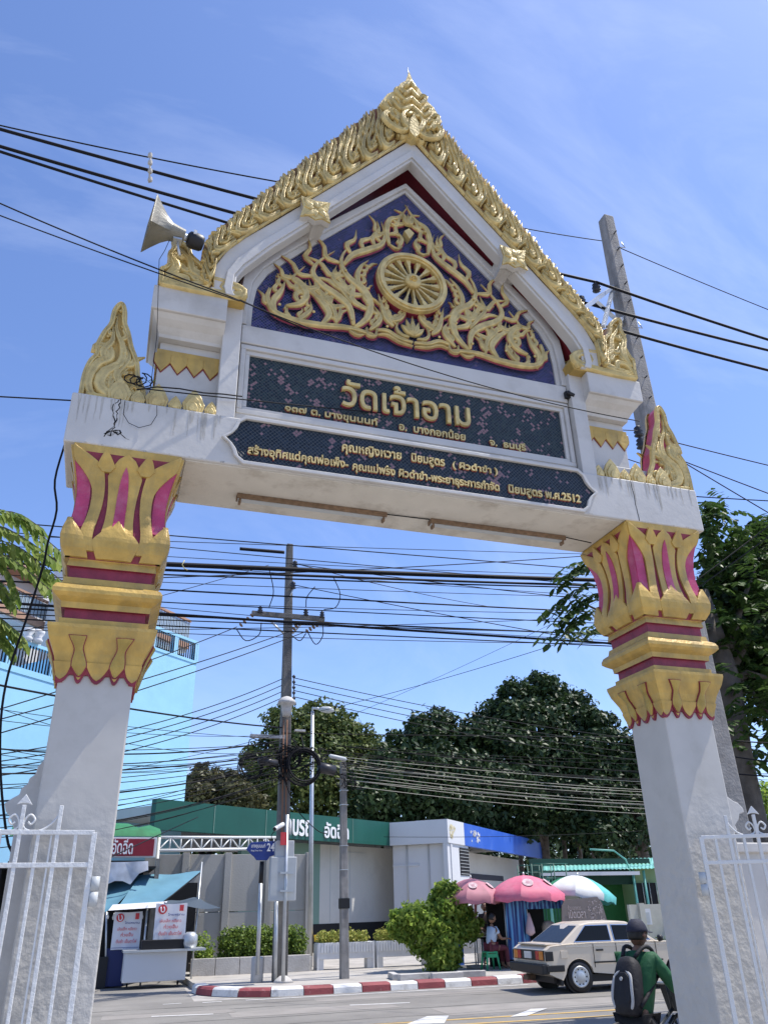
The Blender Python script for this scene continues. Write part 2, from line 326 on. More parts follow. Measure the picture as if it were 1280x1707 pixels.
for c_ in ((4.2, 16.9, 1.6, .45), (8.3, 15.4, 2.2, .6), (1.6, 17.6, 1.2, .35), (7.2, 18.6, 2.6, .3)):
    MB().add([(c_[0]-c_[2], c_[1]-c_[3], -.0055), (c_[0]+c_[2], c_[1]-c_[3]*.9, -.0055), (c_[0]+c_[2]*.95, c_[1]+c_[3], -.0055), (c_[0]-c_[2]*.97, c_[1]+c_[3]*.95, -.0055)], [(0, 1, 2, 3)]).build('road_patch', patchm, mk)
# kerb blocks
kb = empty('kerb', (3.4, 19.9, 0), kind='structure')
path = [(2.72, 22.2)]+corner+[(x, 20.0) for x in np.arange(5.6, 24, .1)]
dd = [0.]
for i in range(1, len(path)): dd.append(dd[-1]+math.dist(path[i], path[i-1]))
def pat(s):
    s = max(0, min(dd[-1]-1e-6, s)); i = max(k for k in range(len(dd)) if dd[k] <= s); i = min(i, len(path)-2); t = (s-dd[i])/(dd[i+1]-dd[i])
    return Vector((path[i][0]*(1-t)+path[i+1][0]*t, path[i][1]*(1-t)+path[i+1][1]*t, 0))
s = 0; k = 0
while s < 21:
    ln = .66
    ins = [pat(s+ln*j/4) for j in range(5)]; tg = [(pat(s+ln*j/4+.02)-pat(s+ln*j/4-.02)).normalized() for j in range(5)]
    nn = [Vector((t.y, -t.x, 0)) for t in tg]
    rings = []
    jt = random.uniform(-.012, .012)
    for j in range(5):
        g_ = .004 if j == 0 else (-.004 if j == 4 else 0); p = ins[j]+tg[j]*g_
        rings.append([p+nn[j]*.22+Vector((0, 0, -.01)), p+nn[j]*.20+Vector((0, 0, .115+jt)), p+nn[j]*.15+Vector((0, 0, .158+jt)), p-nn[j]*.10+Vector((0, 0, .162+jt)), p-nn[j]*.10+Vector((0, 0, -.01))])
    gap = 12.15 < s < 13.2
    if not gap: MB().loft(rings).build('kerb_block', kerbred if k % 2 else kerbwhite, kb)
    s += ln+.012; k += 1

# ================================================================== THE TEMPLE GATE
XC = 2.46
GATE = empty('temple_gate', (XC, 6.42, 0), 'white and gold temple gate arch with Thai lettering and a Dharma wheel in its gable', 'gate')
def P2(Y, c=XC): return lambda h, z, d: (c+h, Y-d, z)      # plane facing the viewer: (offset, height, proud)
colmat = mat('column_plaster', (.48, .46, .42), .58, var=.05, vs=4, bump=.5, bs=11, dirt=(.36, .34, .29), dirts=(2.2, .55, .95))
_t = colmat.node_tree; _b = [n for n in _t.nodes if n.type == 'BUMP'][0]; _tc = _t.nodes.new('ShaderNodeTexCoord'); _sp = _t.nodes.new('ShaderNodeSeparateXYZ'); _t.links.new(_tc.outputs['Object'], _sp.inputs[0])
_nz = _t.nodes.new('ShaderNodeTexNoise'); _nz.inputs['Scale'].default_value = 2.5; _t.links.new(_tc.outputs['Object'], _nz.inputs[0])
_ma = _t.nodes.new('ShaderNodeMath'); _ma.operation = 'MULTIPLY_ADD'; _t.links.new(_nz.outputs[0], _ma.inputs[0]); _ma.inputs[1].default_value = .9; _t.links.new(_sp.outputs[2], _ma.inputs[2])
_mr = _t.nodes.new('ShaderNodeMapRange'); _mr.inputs[1].default_value = 2.3; _mr.inputs[2].default_value = 3.0; _mr.inputs[3].default_value = 1.0; _mr.inputs[4].default_value = .05; _t.links.new(_ma.outputs[0], _mr.inputs[0]); _t.links.new(_mr.outputs[0], _b.inputs['Strength'])
COLX = (-.18, 5.08); CY = 6.42
PROF = [(3.245, .282, 1), (3.30, .298, 0), (3.31, .30, 0), (3.40, .325, 0), (3.50, .372, 0), (3.575, .392, 0), (3.60, .392, 0), (3.605, .325, 0), (3.66, .325, 0), (3.663, .296, 1), (3.74, .296, 1), (3.743, .325, 0), (3.79, .33, 0), (3.82, .375, 0), (3.845, .402, 0), (3.875, .402, 0), (3.91, .385, 0), (3.935, .345, 0), (3.985, .335, 0), (3.99, .31, 1), (4.075, .31, 1), (4.08, .335, 0), (4.14, .325, 0), (4.145, .33, 1), (4.22, .372, 1), (4.30, .388, 1), (4.38, .378, 1), (4.46, .358, 1), (4.58, .345, 1), (4.70, .347, 1), (4.82, .362, 1), (4.92, .385, 1), (5.0, .41, 1), (5.06, .425, 0), (5.125, .43, 2)]
pz = [p[0] for p in PROF]; ph = [p[1] for p in PROF]
def hw(z): return float(np.interp(z, pz, ph))
def facept(cx, k, u, z, d):
    a = k*PI/2; x, y = u, -(hw(z)+d); return (cx+x*math.cos(a)-y*math.sin(a), CY+x*math.sin(a)+y*math.cos(a), z)
def petal(mb, cx, k, rows, proud, bulge=.0, mi=0, ns=5, sink=.012):
    """rows: (z, u_left, u_right); raised patch following the bell's surface"""
    R_ = []
    for z, a, b in rows:
        r_ = [facept(cx, k, a, z, -sink)]
        for i in range(ns):
            t = i/(ns-1); e = 1-(2*t-1)**2; r_.append(facept(cx, k, a+(b-a)*t, z, proud+bulge*e))
        r_.append(facept(cx, k, b, z, -sink)); R_.append(r_)
    n = ns+2
    mb.add([p for r_ in R_ for p in r_], [(i*n+j, i*n+j+1, (i+1)*n+j+1, (i+1)*n+j) for i in range(len(R_)-1) for j in range(n-1)]+[tuple(range(n)), tuple(range(len(R_)*n-n, len(R_)*n))], mi, False)
def rowsf(z0, z1, n, f):
    return [(z0+(z1-z0)*i/n, *f(i/n, hw(z0+(z1-z0)*i/n))) for i in range(n+1)]
bronze = mat('bronzed_gold_paint', (.38, .27, .07), .4, metal=.25, var=.2, vs=8, bump=.3)
for ci, cx in enumerate(COLX):
    c_ = MB(); c_.loft([[(cx+sx*.265, CY+sy*.265, z) for sx, sy in ((-1, -1), (1, -1), (1, 1), (-1, 1))] for z in (0, 2.4, 3.25)])
    c_.build('column', colmat, GATE, bevel=.012)
    cap = MB(); cap.loft([[(cx+sx*h, CY+sy*h, z) for sx, sy in ((-1, -1), (1, -1), (1, 1), (-1, 1))] for z, h, m_ in PROF], mis=[p[2] for p in PROF[:-1]])
    CAP = cap.build('capital', [gold_old, maroon, magenta], GATE)
    pet = lambda nm, m_=gold_old: None
    for k in range(4):
        # tall gold leaf in the middle with magenta heart
        def tall(t, h): a = .36*h*(1-.25*math.sin(min(1, t*1.3)*PI)*.6)*(1 if t < .78 else max(0.02, (1-(t-.78)/.22)**.6)); return (-a, a)
        mb = MB(); petal(mb, cx, k, rowsf(4.17, 5.07, 18, tall), .018, .004); mb.build('tall_petal', gold_old, CAP)
        def heart(t, h): a = .12*h*(math.sin(PI*min(1, .12+.88*t))**.6 if t > .5 else 1.0)*(1 if t < .97 else .2); return (-a, a)
        mb = MB(); petal(mb, cx, k, rowsf(4.40, 4.96, 10, heart), .028, 0, 0); mb.build('petal_heart', magenta, CAP)
        # lower pointed petals
        def low(t, h): a = .47*h*(1 if t < .40 else max(.02, (1-(t-.40)/.60)**.8))*(.84+.16*math.sin(min(1, t*2)*PI/2)); return (-a, a)
        mb = MB(); petal(mb, cx, k, rowsf(4.15, 4.48, 12, low), .022, .010); mb.build('lower_petal', gold_old, CAP)
        for s_ in (-1, 1):
            def side(t, h):     # gold S-shaped strip flaring over the corner tip at the top
                o_ = (.70+.02*math.sin(t*9))*h; i_ = (.44+.03*math.sin(t*8))*h
                if t > .60: o_ += min(1, (t-.60)/.26)**1.5*.30*h
                if t > .82: i_ += ((t-.82)/.18)**1.2*.50*h
                return (min(s_*i_, s_*min(o_, h*1.01)), max(s_*i_, s_*min(o_, h*1.01)))
            mb = MB(); petal(mb, cx, k, rowsf(4.2, 5.10, 26, side), .02, .004); mb.build('side_petal', gold_old, CAP)
            def lowc(t, h):
                i_ = (.58 if t < .35 else .58+.42*((t-.35)/.65)**1.4)*h; return (min(s_*i_, s_*h*1.075), max(s_*i_, s_*h*1.075))
            mb = MB(); petal(mb, cx, k, rowsf(4.15, 4.47, 10, lowc), .024, .008); mb.build('corner_petal', gold_old, CAP)
            def cornerp(t, h): return (min(s_*.72*h, s_*h*1.0), max(s_*.72*h, s_*h*1.0))
            mb = MB(); petal(mb, cx, k, rowsf(4.40, 5.0, 10, cornerp), .006, .0); mb.build('corner_panel', magenta, CAP)
            # small caret caps between
            def caret(t, h): a = .40*h+0; wd = .17*h*(1-abs(t-.25)/.75)**.8*(1 if t > .25 else .6+1.6*t)+.004; return (s_*a*1.0-wd, s_*a*1.0+wd)
            mb = MB(); petal(mb, cx, k, rowsf(4.90, 5.075, 8, caret), .030, .0); mb.build('petal_tip', gold_old, CAP)
            # drooping neck ornaments
            def notch(t, h, g=0): a = (.02+.15*(t/.25)**.8 if t < .25 else .085+.085*abs(math.cos((t-.25)/.75*PI*.86))**1.6)*h+g; return (s_*.45*h-a, s_*.45*h+a)
            mb = MB(); petal(mb, cx, k, rowsf(3.225, 3.515, 16, lambda t, h: notch(t, h, .007)), .013, .0); mb.build('bud_outline', maroon, CAP)
            mb = MB(); petal(mb, cx, k, rowsf(3.232, 3.507, 16, notch), .019, .010); mb.build('neck_bud', bronze, CAP)
        for q, (u0, a0) in enumerate(((0, .31), (-.45, .17), (.45, .17), (-.90, .30), (.90, .30))):
            def drop(t, h, g=0): a = a0*h*max(.03, t**.6); lo, hi_ = u0*h-a-g, u0*h+a+g; return (max(-h*1.02, lo), min(h*1.02, hi_))
            mb = MB(); petal(mb, cx, k, rowsf(3.205, 3.33, 8, drop), .012-(.003 if q else 0), .0, sink=.045); mb.build('drop_petal', gold_old, CAP)
            def dropr(t, h): return drop(t, h, .006)
            mb = MB(); petal(mb, cx, k, rowsf(3.183, 3.312, 8, dropr), .004-(.002 if q else 0), .0, sink=.05); mb.build('drop_petal_edge', maroon, CAP)

# beam
bm_ = MB(); bm_.box((XC, 6.425, 5.375), (6.32, .85, .49)); BEAM = bm_.build('beam', [plaster], GATE, bevel=.015)
mb = MB(); mb.box((XC, 6.43, 5.126), (4.35, .80, .012)); mb.build('beam_soffit', soffitm, BEAM)
mb = MB()
for x0, x1 in ((-.69, -.1), (4.98, 5.62)): mb.box(((x0+x1)/2, 5.995, 5.55 if x0 > 0 else 5.56), (.9, .02, .10))
# upper wall
def mirror(P_): return [(-a, b) for a, b in P_]
f6 = P2(6.15)
TILE = [(-1.69, 6.77), (-1.685, 7.05), (-1.655, 7.28), (-1.56, 7.49), (-1.36, 7.74), (-1.16, 7.96), (0, 9.21)]
WIN = [(-1.87, 6.885), (-1.90, 6.95), (-1.89, 7.13), (-1.82, 7.27), (-1.56, 7.62), (-1.29, 7.94), (0, 9.46)]
WOUT = [(-2.12, 6.885), (-2.13, 7.0), (-2.105, 7.22), (-2.0, 7.46), (-1.85, 7.66), (-1.55, 8.0), (0, 9.82)]
GOUT = [(-2.24, 6.95), (-2.24, 7.46), (-2.15, 7.65), (-1.95, 7.96), (-1.71, 8.33), (-1.40, 8.82), (0, 10.86)]
wall = MB()
full = [(-1.95, 5.62), (-1.95, 6.88), (-1.88, 7.10), (-1.82, 7.36), (-1.72, 7.62), (-1.50, 7.90), (-1.28, 8.12), (0, 9.36)]; full = full+[(-a, b) for a, b in full[::-1][1:]]
wall.prism(full, f6, 0, -.55); WALL = wall.build('upper_wall', plaster, GATE)
# name panel (upper) and mouldings
MB().box((XC, 6.147, 6.13), (3.36, .012, .60)).build('name_panel', mos_green, GATE)
NP = GATE.children[-1]
def frame(z0, z1, hx, w_, d, nm, m=plaster):
    fn = P2(6.15)
    for i, (a, b, c, e) in enumerate(((-hx-w_, hx+w_, z1, z1+w_), (-hx-w_, hx+w_, z0-w_, z0), (-hx-w_, -hx, z0, z1), (hx, hx+w_, z0, z1))):
        MB().box((XC+(a+b)/2, 6.15-d/2, (c+e)/2), (b-a-(.002 if i > 1 else 0), d, e-c)).build(nm, m, GATE, bevel=.006)
frame(5.83, 6.43, 1.68, .045, .035, 'inner_moulding'); frame(5.785, 6.475, 1.725, .05, .06, 'outer_moulding')
for s_ in (-1, 1): MB().box((XC+s_*1.875, 6.085, 6.255), (.17, .13, 1.27)).build('pilaster', plaster, GATE, bevel=.008)
MB().box((XC, 6.125, 6.645), (3.56, .09, .215)).build('string_course', plaster, GATE, bevel=.01)
MB().box((XC, 6.135, 5.70), (3.56, .07, .10)).build('lower_band', plaster, GATE, bevel=.008)
# carved letters
title = text('title_lettering', 'วัดเจ้าอาม', [gold], NP, (XC-.77, 6.125, 6.02), 1.37, .345, .016, bold=.008, bevel=.012)
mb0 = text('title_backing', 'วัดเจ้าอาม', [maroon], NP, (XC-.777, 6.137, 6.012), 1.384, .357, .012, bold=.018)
def line(nm, s_, h0, h1, z, ht, Y, parent, m=gold, ex=.012):
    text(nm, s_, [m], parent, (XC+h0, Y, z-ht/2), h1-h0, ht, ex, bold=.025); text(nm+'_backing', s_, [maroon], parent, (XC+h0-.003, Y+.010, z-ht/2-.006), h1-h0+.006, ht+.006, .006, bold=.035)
line('address_lettering', '๑๓๗ ต. บางขุนนนท์', -1.32, -.40, 5.89, .105, 6.128, NP)
line('address_lettering', 'อ.  บางกอกน้อย', -.18, .53, 5.905, .105, 6.128, NP)
line('address_lettering', 'จ.  ธนบุรี', .80, 1.21, 5.88, .115, 6.128, NP)
# tablet on the beam with ogee ends
def ogee(g):
    P_ = [(-1.86-g, 5.385), (-1.80-g*.8, 5.44), (-1.765-g, 5.49), (-1.74-g, 5.56), (-1.69-g*.3, 5.60+g), (1.69+g*.3, 5.60+g), (1.74+g, 5.56), (1.765+g, 5.49), (1.80+g*.8, 5.44), (1.86+g, 5.385), (1.80+g*.8, 5.33), (1.765+g, 5.28), (1.74+g, 5.21), (1.69+g*.3, 5.17-g), (-1.69-g*.3, 5.17-g), (-1.74-g, 5.21), (-1.765-g, 5.28), (-1.80-g*.8, 5.33)]
    return P_
O0, O1 = ogee(0), ogee(.035)
MB().prism(O0, P2(6.0), .001, .006).build('tablet', mos_navy, GATE); TB = GATE.children[-1]
MB().band(O1+[O1[0]], O0+[O0[0]], P2(6.0), .001, .035).build('tablet_rim', plaster, TB, bevel=.006)
line('dedication_lettering', 'คุณหญิงหวาย', -.80, -.22, 5.455, .125, 5.985, TB)
line('dedication_lettering', 'นิยมสูตร', -.12, .22, 5.455, .125, 5.985, TB)
line('dedication_lettering', '( ผิวดำขำ )', .30, .78, 5.455, .10, 5.985, TB)
line('dedication_lettering', 'สร้างอุทิศแด่คุณพ่อเพ็ง-', -1.66, -.74, 5.285, .125, 5.985, TB)
line('dedication_lettering', 'คุณแม่พริ้ง ผิวดำขำ-พระยาธุระการกำจัด', -.70, .78, 5.275, .125, 5.985, TB)
line('dedication_lettering', 'นิยมสูตร พ.ศ.2512', .88, 1.68, 5.27, .12, 5.985, TB)

# shoulder blocks
for s_ in (-1, 1):
    h0, h1 = 1.95, 2.63
    cx = XC+s_*(h0+h1)/2
    MB().box((cx, 6.335, 6.735), (h1-h0, .87, .27)).build('shoulder_slab', plaster, GATE, bevel=.01)
    rg = []
    for z, e in ((6.598, 0), (6.56, .02), (6.52, .05), (6.47, .075), (6.44, .08)):
        x_o = XC+s_*(h1-.02-e); x_i = XC+s_*h0
        rg.append([(x_i, 5.93+e*2.2, z), (x_o, 5.93+e*2.2, z), (x_o, 6.75-e, z), (x_i, 6.75-e, z)])
    MB().loft(rg).build('shoulder_cove', plaster, GATE)
    MB().box((XC+s_*(h0+h1-.12)/2, 6.42, 6.02), (h1-.12-h0, .48, .84)).build('shoulder_neck', plaster, GATE, bevel=.008)
    NK = GATE.children[-1]
    # ring of hanging gold petals round the neck
    zt = 6.30; xo = XC+s_*(h1-.12)
    MB().box((XC+s_*(h0+h1-.10)/2, 6.42, zt+.02), (h1-.10-h0, .52, .05)).build('petal_collar', gold_old, NK)
    for j in range(4):
        h_ = h0+.075+j*.15; cxp = XC+s_*h_
        for mm, g, d, nm in ((maroon, .012, .006, 'petal_edge'), (gold_old, 0, .02, 'neck_petal')):
            q = MB(); fn = P2(6.18, cxp); a = .075+g*.3
            q.prism([(-a, zt), (a, zt), (a, zt-.09-g), (a*.55, zt-.14-g), (0, zt-.20-g), (-a*.55, zt-.14-g), (-a, zt-.09-g)], fn, 0, d); q.build(nm, mm, NK, bevel=.004)
        if j < 3:
            for mm, g, d, nm in ((maroon, .012, .006, 'petal_edge'), (gold_old, 0, .02, 'neck_petal')):
                q = MB(); yc = 6.25+j*.16; a = .075; fx = xo
                fn = lambda u, v, dd: (fx+s_*dd, yc+u, v)
                q.prism([(-a, zt), (a, zt), (a, zt-.09-g), (a*.55, zt-.14-g), (0, zt-.20-g), (-a*.55, zt-.14-g), (-a, zt-.09-g)], fn, 0, d); q.build(nm, mm, NK, bevel=.004)
    # low plinth and row of upright lotus petals on the beam
    MB().box((XC+s_*(1.95+.44), 6.45, 5.74), (.88, .62, .24)).build('plinth', plaster, GATE, bevel=.01)
    PL = GATE.children[-1]
    for j in range(6):
        big = j % 2 == 1; a = .10 if big else .062; ht = .25 if big else .15; h_ = 2.0+j*.158
        if h_ > 2.95: break
        q = MB(); fn = P2(6.06, XC+s_*h_)
        for sc, dz in ((1, .03), (.72, .045), (.42, .058)):
            q.prism([(-a*.8*sc, 5.62), (-a*sc, 5.62+ht*.35*sc), (-a*.6*sc, 5.62+ht*.7*sc), (0, 5.62+ht*sc), (a*.6*sc, 5.62+ht*.7*sc), (a*sc, 5.62+ht*.35*sc), (a*.8*sc, 5.62)], fn, 0, dz)
        q.build('lotus_bud', gold, PL, bevel=.006)

# gable frame: roof slab, white bargeboard, red soffit
roof_ = MB(); A = [(a*.995, b-.02) for a, b in WOUT[1:]]; Bq = [(a*.93, b-.10) for a, b in WOUT[1:]]
full_o = [(-a, b) for a, b in A[::-1]]
Aq = A+full_o[1:]; Bq2 = Bq+[(-a, b) for a, b in Bq[::-1]][1:]
roof_.band(Aq, Bq2, P2(6.0), 0, -.95); roof_.build('roof_slab', redsoff, GATE)
WI = WIN+[(-a, b) for a, b in WIN[::-1]][1:]; WO = WOUT+[(-a, b) for a, b in WOUT[::-1]][1:]
MB().band(WO, WI, P2(5.87), 0, -.14).build('bargeboard', plaster, GATE, bevel=.012)
BG = GATE.children[-1]
W2 = [(a*.975, b-.035*(1 if b > 7.3 else .2)) for a, b in WI]; W3 = [(a+(WO[i][0]-a)*.45, b+(WO[i][1]-b)*.45) for i, (a, b) in enumerate(WI)]
MB().band(W3, [(a+(WO[i][0]-a)*.12, b+(WO[i][1]-b)*.12) for i, (a, b) in enumerate(WI)], P2(5.87), .0, .022).build('bargeboard_fillet', plaster, BG, bevel=.006)
# inner cove from wall to tympanum
TI = TILE+[(-a, b) for a, b in TILE[::-1]][1:]
def off(P_, k, kz): return [(a*(1+k), b+kz*(0 if b < 7.2 else 1)) for a, b in P_]
T1 = [(a*1.03-.0*a, b+(.05 if b > 7.1 else 0)) for a, b in TI]; T2 = [(a*1.085, b+(.12 if b > 7.1 else 0)) for a, b in TI]
MB().band(T1, TI, P2(6.15), .001, .03).build('tympanum_moulding', plaster, GATE, bevel=.005)
MB().band(T2, T1, P2(6.15), .001, .065).build('tympanum_outer_moulding', plaster, GATE, bevel=.008)
mb = MB(); nT = len(TI); mb.add([P2(6.15)(a, b, .004) for a, b in TI], [tuple(range(nT))]); mb.build('tympanum', mos_blue, GATE); TY = GATE.children[-1]
# purlin brackets
for s_ in (-1, 1):
    sl_ = math.atan2(9.82-8.0, 1.55)*-s_*-1
    c = Vector((XC+s_*1.15, 0, 8.20)); ang = -s_*R(0)
    q = MB(); rings = []
    for y, e in ((5.80, .155), (5.86, .16), (5.90, .13), (6.0, .12), (6.17, .12)):
        hw_ = e; pts_ = [(-hw_, -hw_*.9), (-hw_*.45, -hw_*.72), (0, -hw_), (hw_*.45, -hw_*.72), (hw_, -hw_*.9), (hw_*.8, 0), (hw_, hw_*.9), (0, hw_*.75), (-hw_, hw_*.9), (-hw_*.8, 0)]
        rings.append([(c.x+u*math.cos(ang)-v*math.sin(ang), y, c.z+u*math.sin(ang)+v*math.cos(ang)) for u, v in pts_])
    q.loft(rings); q.build('purlin_end', plaster, GATE, bevel=.006); PE = GATE.children[-1]
    q = MB(); fn = lambda u, v, d: (c.x+u, 5.80-d, c.z+v)
    q.prism([(-.16, -.145), (-.07, -.11), (0, -.15), (.07, -.11), (.16, -.145), (.13, 0), (.16, .145), (0, .12), (-.16, .145), (-.13, 0)], fn, 0, .02)
    for a in range(4):
        t = a*PI/2+PI/4; stroke(q, [(.02*math.cos(t), .02*math.sin(t)), (.09*math.cos(t+.25), .09*math.sin(t+.25)), (.175*math.cos(t), .175*math.sin(t))], .035, .02, fn, 8, 'leaf', .018)
        t = a*PI/2; stroke(q, [(.02*math.cos(t), .02*math.sin(t)), (.07*math.cos(t), .07*math.sin(t)), (.12*math.cos(t), .12*math.sin(t))], .028, .022, fn, 8, 'leaf', .018)
    q.build('purlin_carving', gold, PE)

# ---- tympanum relief, left half traced then mirrored
def zp(x, y, Y=6.10):
    p = at(400+x/2.4615, 320+y/2.4615, Y); return (p.x-XC, p.z)
STRK = [  # (points, width, side of the flamelets, count, kind)
 ([(545, 590), (440, 560), (330, 550), (220, 530), (140, 495), (112, 440), (122, 400)], .058, -1, 0, 'stem'),
 ([(150, 515), (135, 455), (160, 420), (175, 395), (188, 358)], .052, 1, 2, 'k'),
 ([(190, 470), (245, 462), (272, 425), (248, 385), (215, 355), (266, 308)], .056, 1, 3, 'k'),
 ([(215, 530), (190, 500), (196, 475)], .036, 1, 1, 'k'),
 ([(230, 535), (262, 512), (290, 485), (288, 450)], .04, 1, 2, 'k'),
 ([(465, 550), (450, 480), (400, 430), (335, 385), (298, 335), (320, 290), (388, 245)], .062, 1, 4, 'k'),
 ([(335, 545), (365, 505), (335, 455), (300, 415), (282, 362)], .056, -1, 3, 'k'),
 ([(395, 545), (382, 485), (345, 440), (330, 400)], .04, -1, 2, 'k'),
 ([(400, 535), (408, 500), (412, 470)], .03, 1, 1, 'k'),
 ([(455, 460), (408, 395), (378, 350), (398, 302)], .04, -1, 3, 'k'),
 ([(470, 560), (525, 515), (530, 450), (500, 400), (450, 360), (420, 315), (418, 265), (465, 200)], .07, 1, 4, 'k'),
 ([(425, 300), (460, 262), (525, 240), (580, 218), (592, 175), (578, 125)], .056, 1, 4, 'k'),
 ([(500, 420), (480, 355), (495, 310), (528, 282)], .045, -1, 3, 'k'),
 ([(530, 470), (505, 425), (520, 375)], .032, -1, 1, 'k'),
 ([(612, 222), (600, 165), (612, 118), (652, 105), (690, 60)], .05, -1, 3, 'k'),
 ([(648, 232), (662, 200), (645, 168)], .035, 1, 1, 'k'),
 ([(612, 222), (640, 240), (662, 230)], .02, 1, 0, 'stem'),
 ([(628, 555), (598, 520), (580, 470), (566, 420)], .05, -1, 3, 'k'),
 ([(610, 535), (650, 525), (672, 500), (668, 470)], .042, 1, 2, 'k'),
 ([(692, 600), (660, 590), (640, 560), (655, 520)], .03, 1, 1, 'k'),
 ([(518, 560), (522, 590), (552, 595), (560, 570)], .03, 1, 0, 'stem'),
 ([(530, 570), (560, 545), (575, 515), (548, 470)], .045, 1, 2, 'k'),
 ([(555, 570), (600, 575), (650, 605), (706, 622)], .045, 1, 0, 'stem'),
 ([(560, 590), (600, 592), (650, 620), (706, 638)], .02, 1, 0, 'stem'),
 ([(445, 572), (480, 592), (512, 588)], .026, 1, 0, 'leaf'),
 ([(530, 438), (552, 452), (572, 470)], .018, 1, 0, 'stem'),
]
for s_ in (1, -1):
    q = MB(); qb = MB(); fn = lambda u, v, d: (XC+s_*u, 6.10-d+.05, v)
    bk = lambda u, v, d: (XC+s_*u-.0, 6.15-d, v-.012)
    for pts_, w_, sd, k, kd in STRK:
        P_ = [zp(*p) for p in pts_]
        if kd == 'k': kranok(q, P_, w_*.76, .045, fn, .045, sd, k+1, 1.15); kranok(qb, P_, w_*.76+.012, .001, bk, .05, sd, k+1, 1.15)
        else: stroke(q, P_, w_*.62, .05, fn, 20, kd, .045); stroke(qb, P_, w_*.62+.012, .001, bk, 20, kd, .05)
    for bx, by in ((455, 530), (520, 470), (300, 500), (160, 470), (250, 440), (430, 330), (620, 140), (600, 560)): bead(q, zp(bx, by), .018, fn, .08)
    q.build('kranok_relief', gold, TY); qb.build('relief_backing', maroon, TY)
q = MB(); fn = lambda u, v, d: (XC+u, 6.15-d, v)
for a in (-50, -25, 0, 25, 50):
    t = R(90+a); c = (0, 7.03); stroke(q, [c, (c[0]+.10*math.cos(t), c[1]+.11*math.sin(t)), (c[0]+.17*math.cos(t), c[1]+(.27-.0015*abs(a))*math.sin(t))], .034, .05, fn, 8, 'leaf', .05)
for a in (-40, 0, 40):
    t = R(90+a); c = (0, 8.62); stroke(q, [c, (c[0]+.06*math.cos(t), c[1]+.07*math.sin(t)), (c[0]+.1*math.cos(t), c[1]+.19*math.sin(t))], .03, .05, fn, 8, 'leaf', .06)
q.prism([(-.06, 8.50), (0, 8.40), (.06, 8.50), (0, 8.56)], fn, .0, .1)
q.build('palmette', gold, TY)
# Dharma wheel
wc = (0, 7.735); wr = .405
def ring(mb, r0, r1, d0, d1, n=48, mi=0):
    f_ = lambda u, v, d: (XC+wc[0]+u, 6.15-d, wc[1]+v)
    A_ = [(r1*math.cos(2*PI*i/n), r1*math.sin(2*PI*i/n)) for i in range(n+1)]; B_ = [(r0*math.cos(2*PI*i/n), r0*math.sin(2*PI*i/n)) for i in range(n+1)]
    mb.band(A_, B_, f_, d0, d1, mi)
q = MB(); ring(q, .325, wr, .06, .135); ring(q, .345, .385, .13, .155); WH = q.build('dharma_wheel', gold, TY and GATE, bevel=.006)
q = MB(); ring(q, .318, wr+.004, .001, .075); q.build('wheel_rim_side', maroon, WH)
q = MB(); f_ = lambda u, v, d: (XC+u, 6.15-d, wc[1]+v)
q.lathe([(.095, 0), (.095, .055), (.08, .075), (.0, .08)], (XC, 6.06, wc[1]), 24, axis=Vector((0, -1, 0))); q.build('hub', gold, WH)
q = MB(); stroke(q, spiral((0, 0), .008, .045, 0, 1.6), .009, .015, f_, 20, 'c', .165, 0, False); q.build('hub_emblem', gold_old, WH)
for i in range(16):
    a = 2*PI*i/16+.1; f2 = lambda u, v, d: (XC+u*math.cos(a)-v*math.sin(a), 6.15-d, wc[1]+u*math.sin(a)+v*math.cos(a))
    q = MB(); rg = []
    for r_, e in ((.085, .018), (.16, .013), (.22, .014), (.225, .022), (.24, .022), (.245, .016), (.265, .026), (.29, .034), (.322, .040)):
        rg.append([f2(r_, -e, .06), f2(r_, e, .06), f2(r_, e*.7, .11), f2(r_, -e*.7, .11)])
    q.loft(rg); q.build('spoke', gold, WH)

band_m = mat('darkened_gold_ground', (.20, .11, .045), .6, metal=.1, var=.3, vs=12, dirt=(.15, .03, .04), dirts=(3, .5, .7))  # red-brown ground, darkened to paint shaded crevices between the scrolls
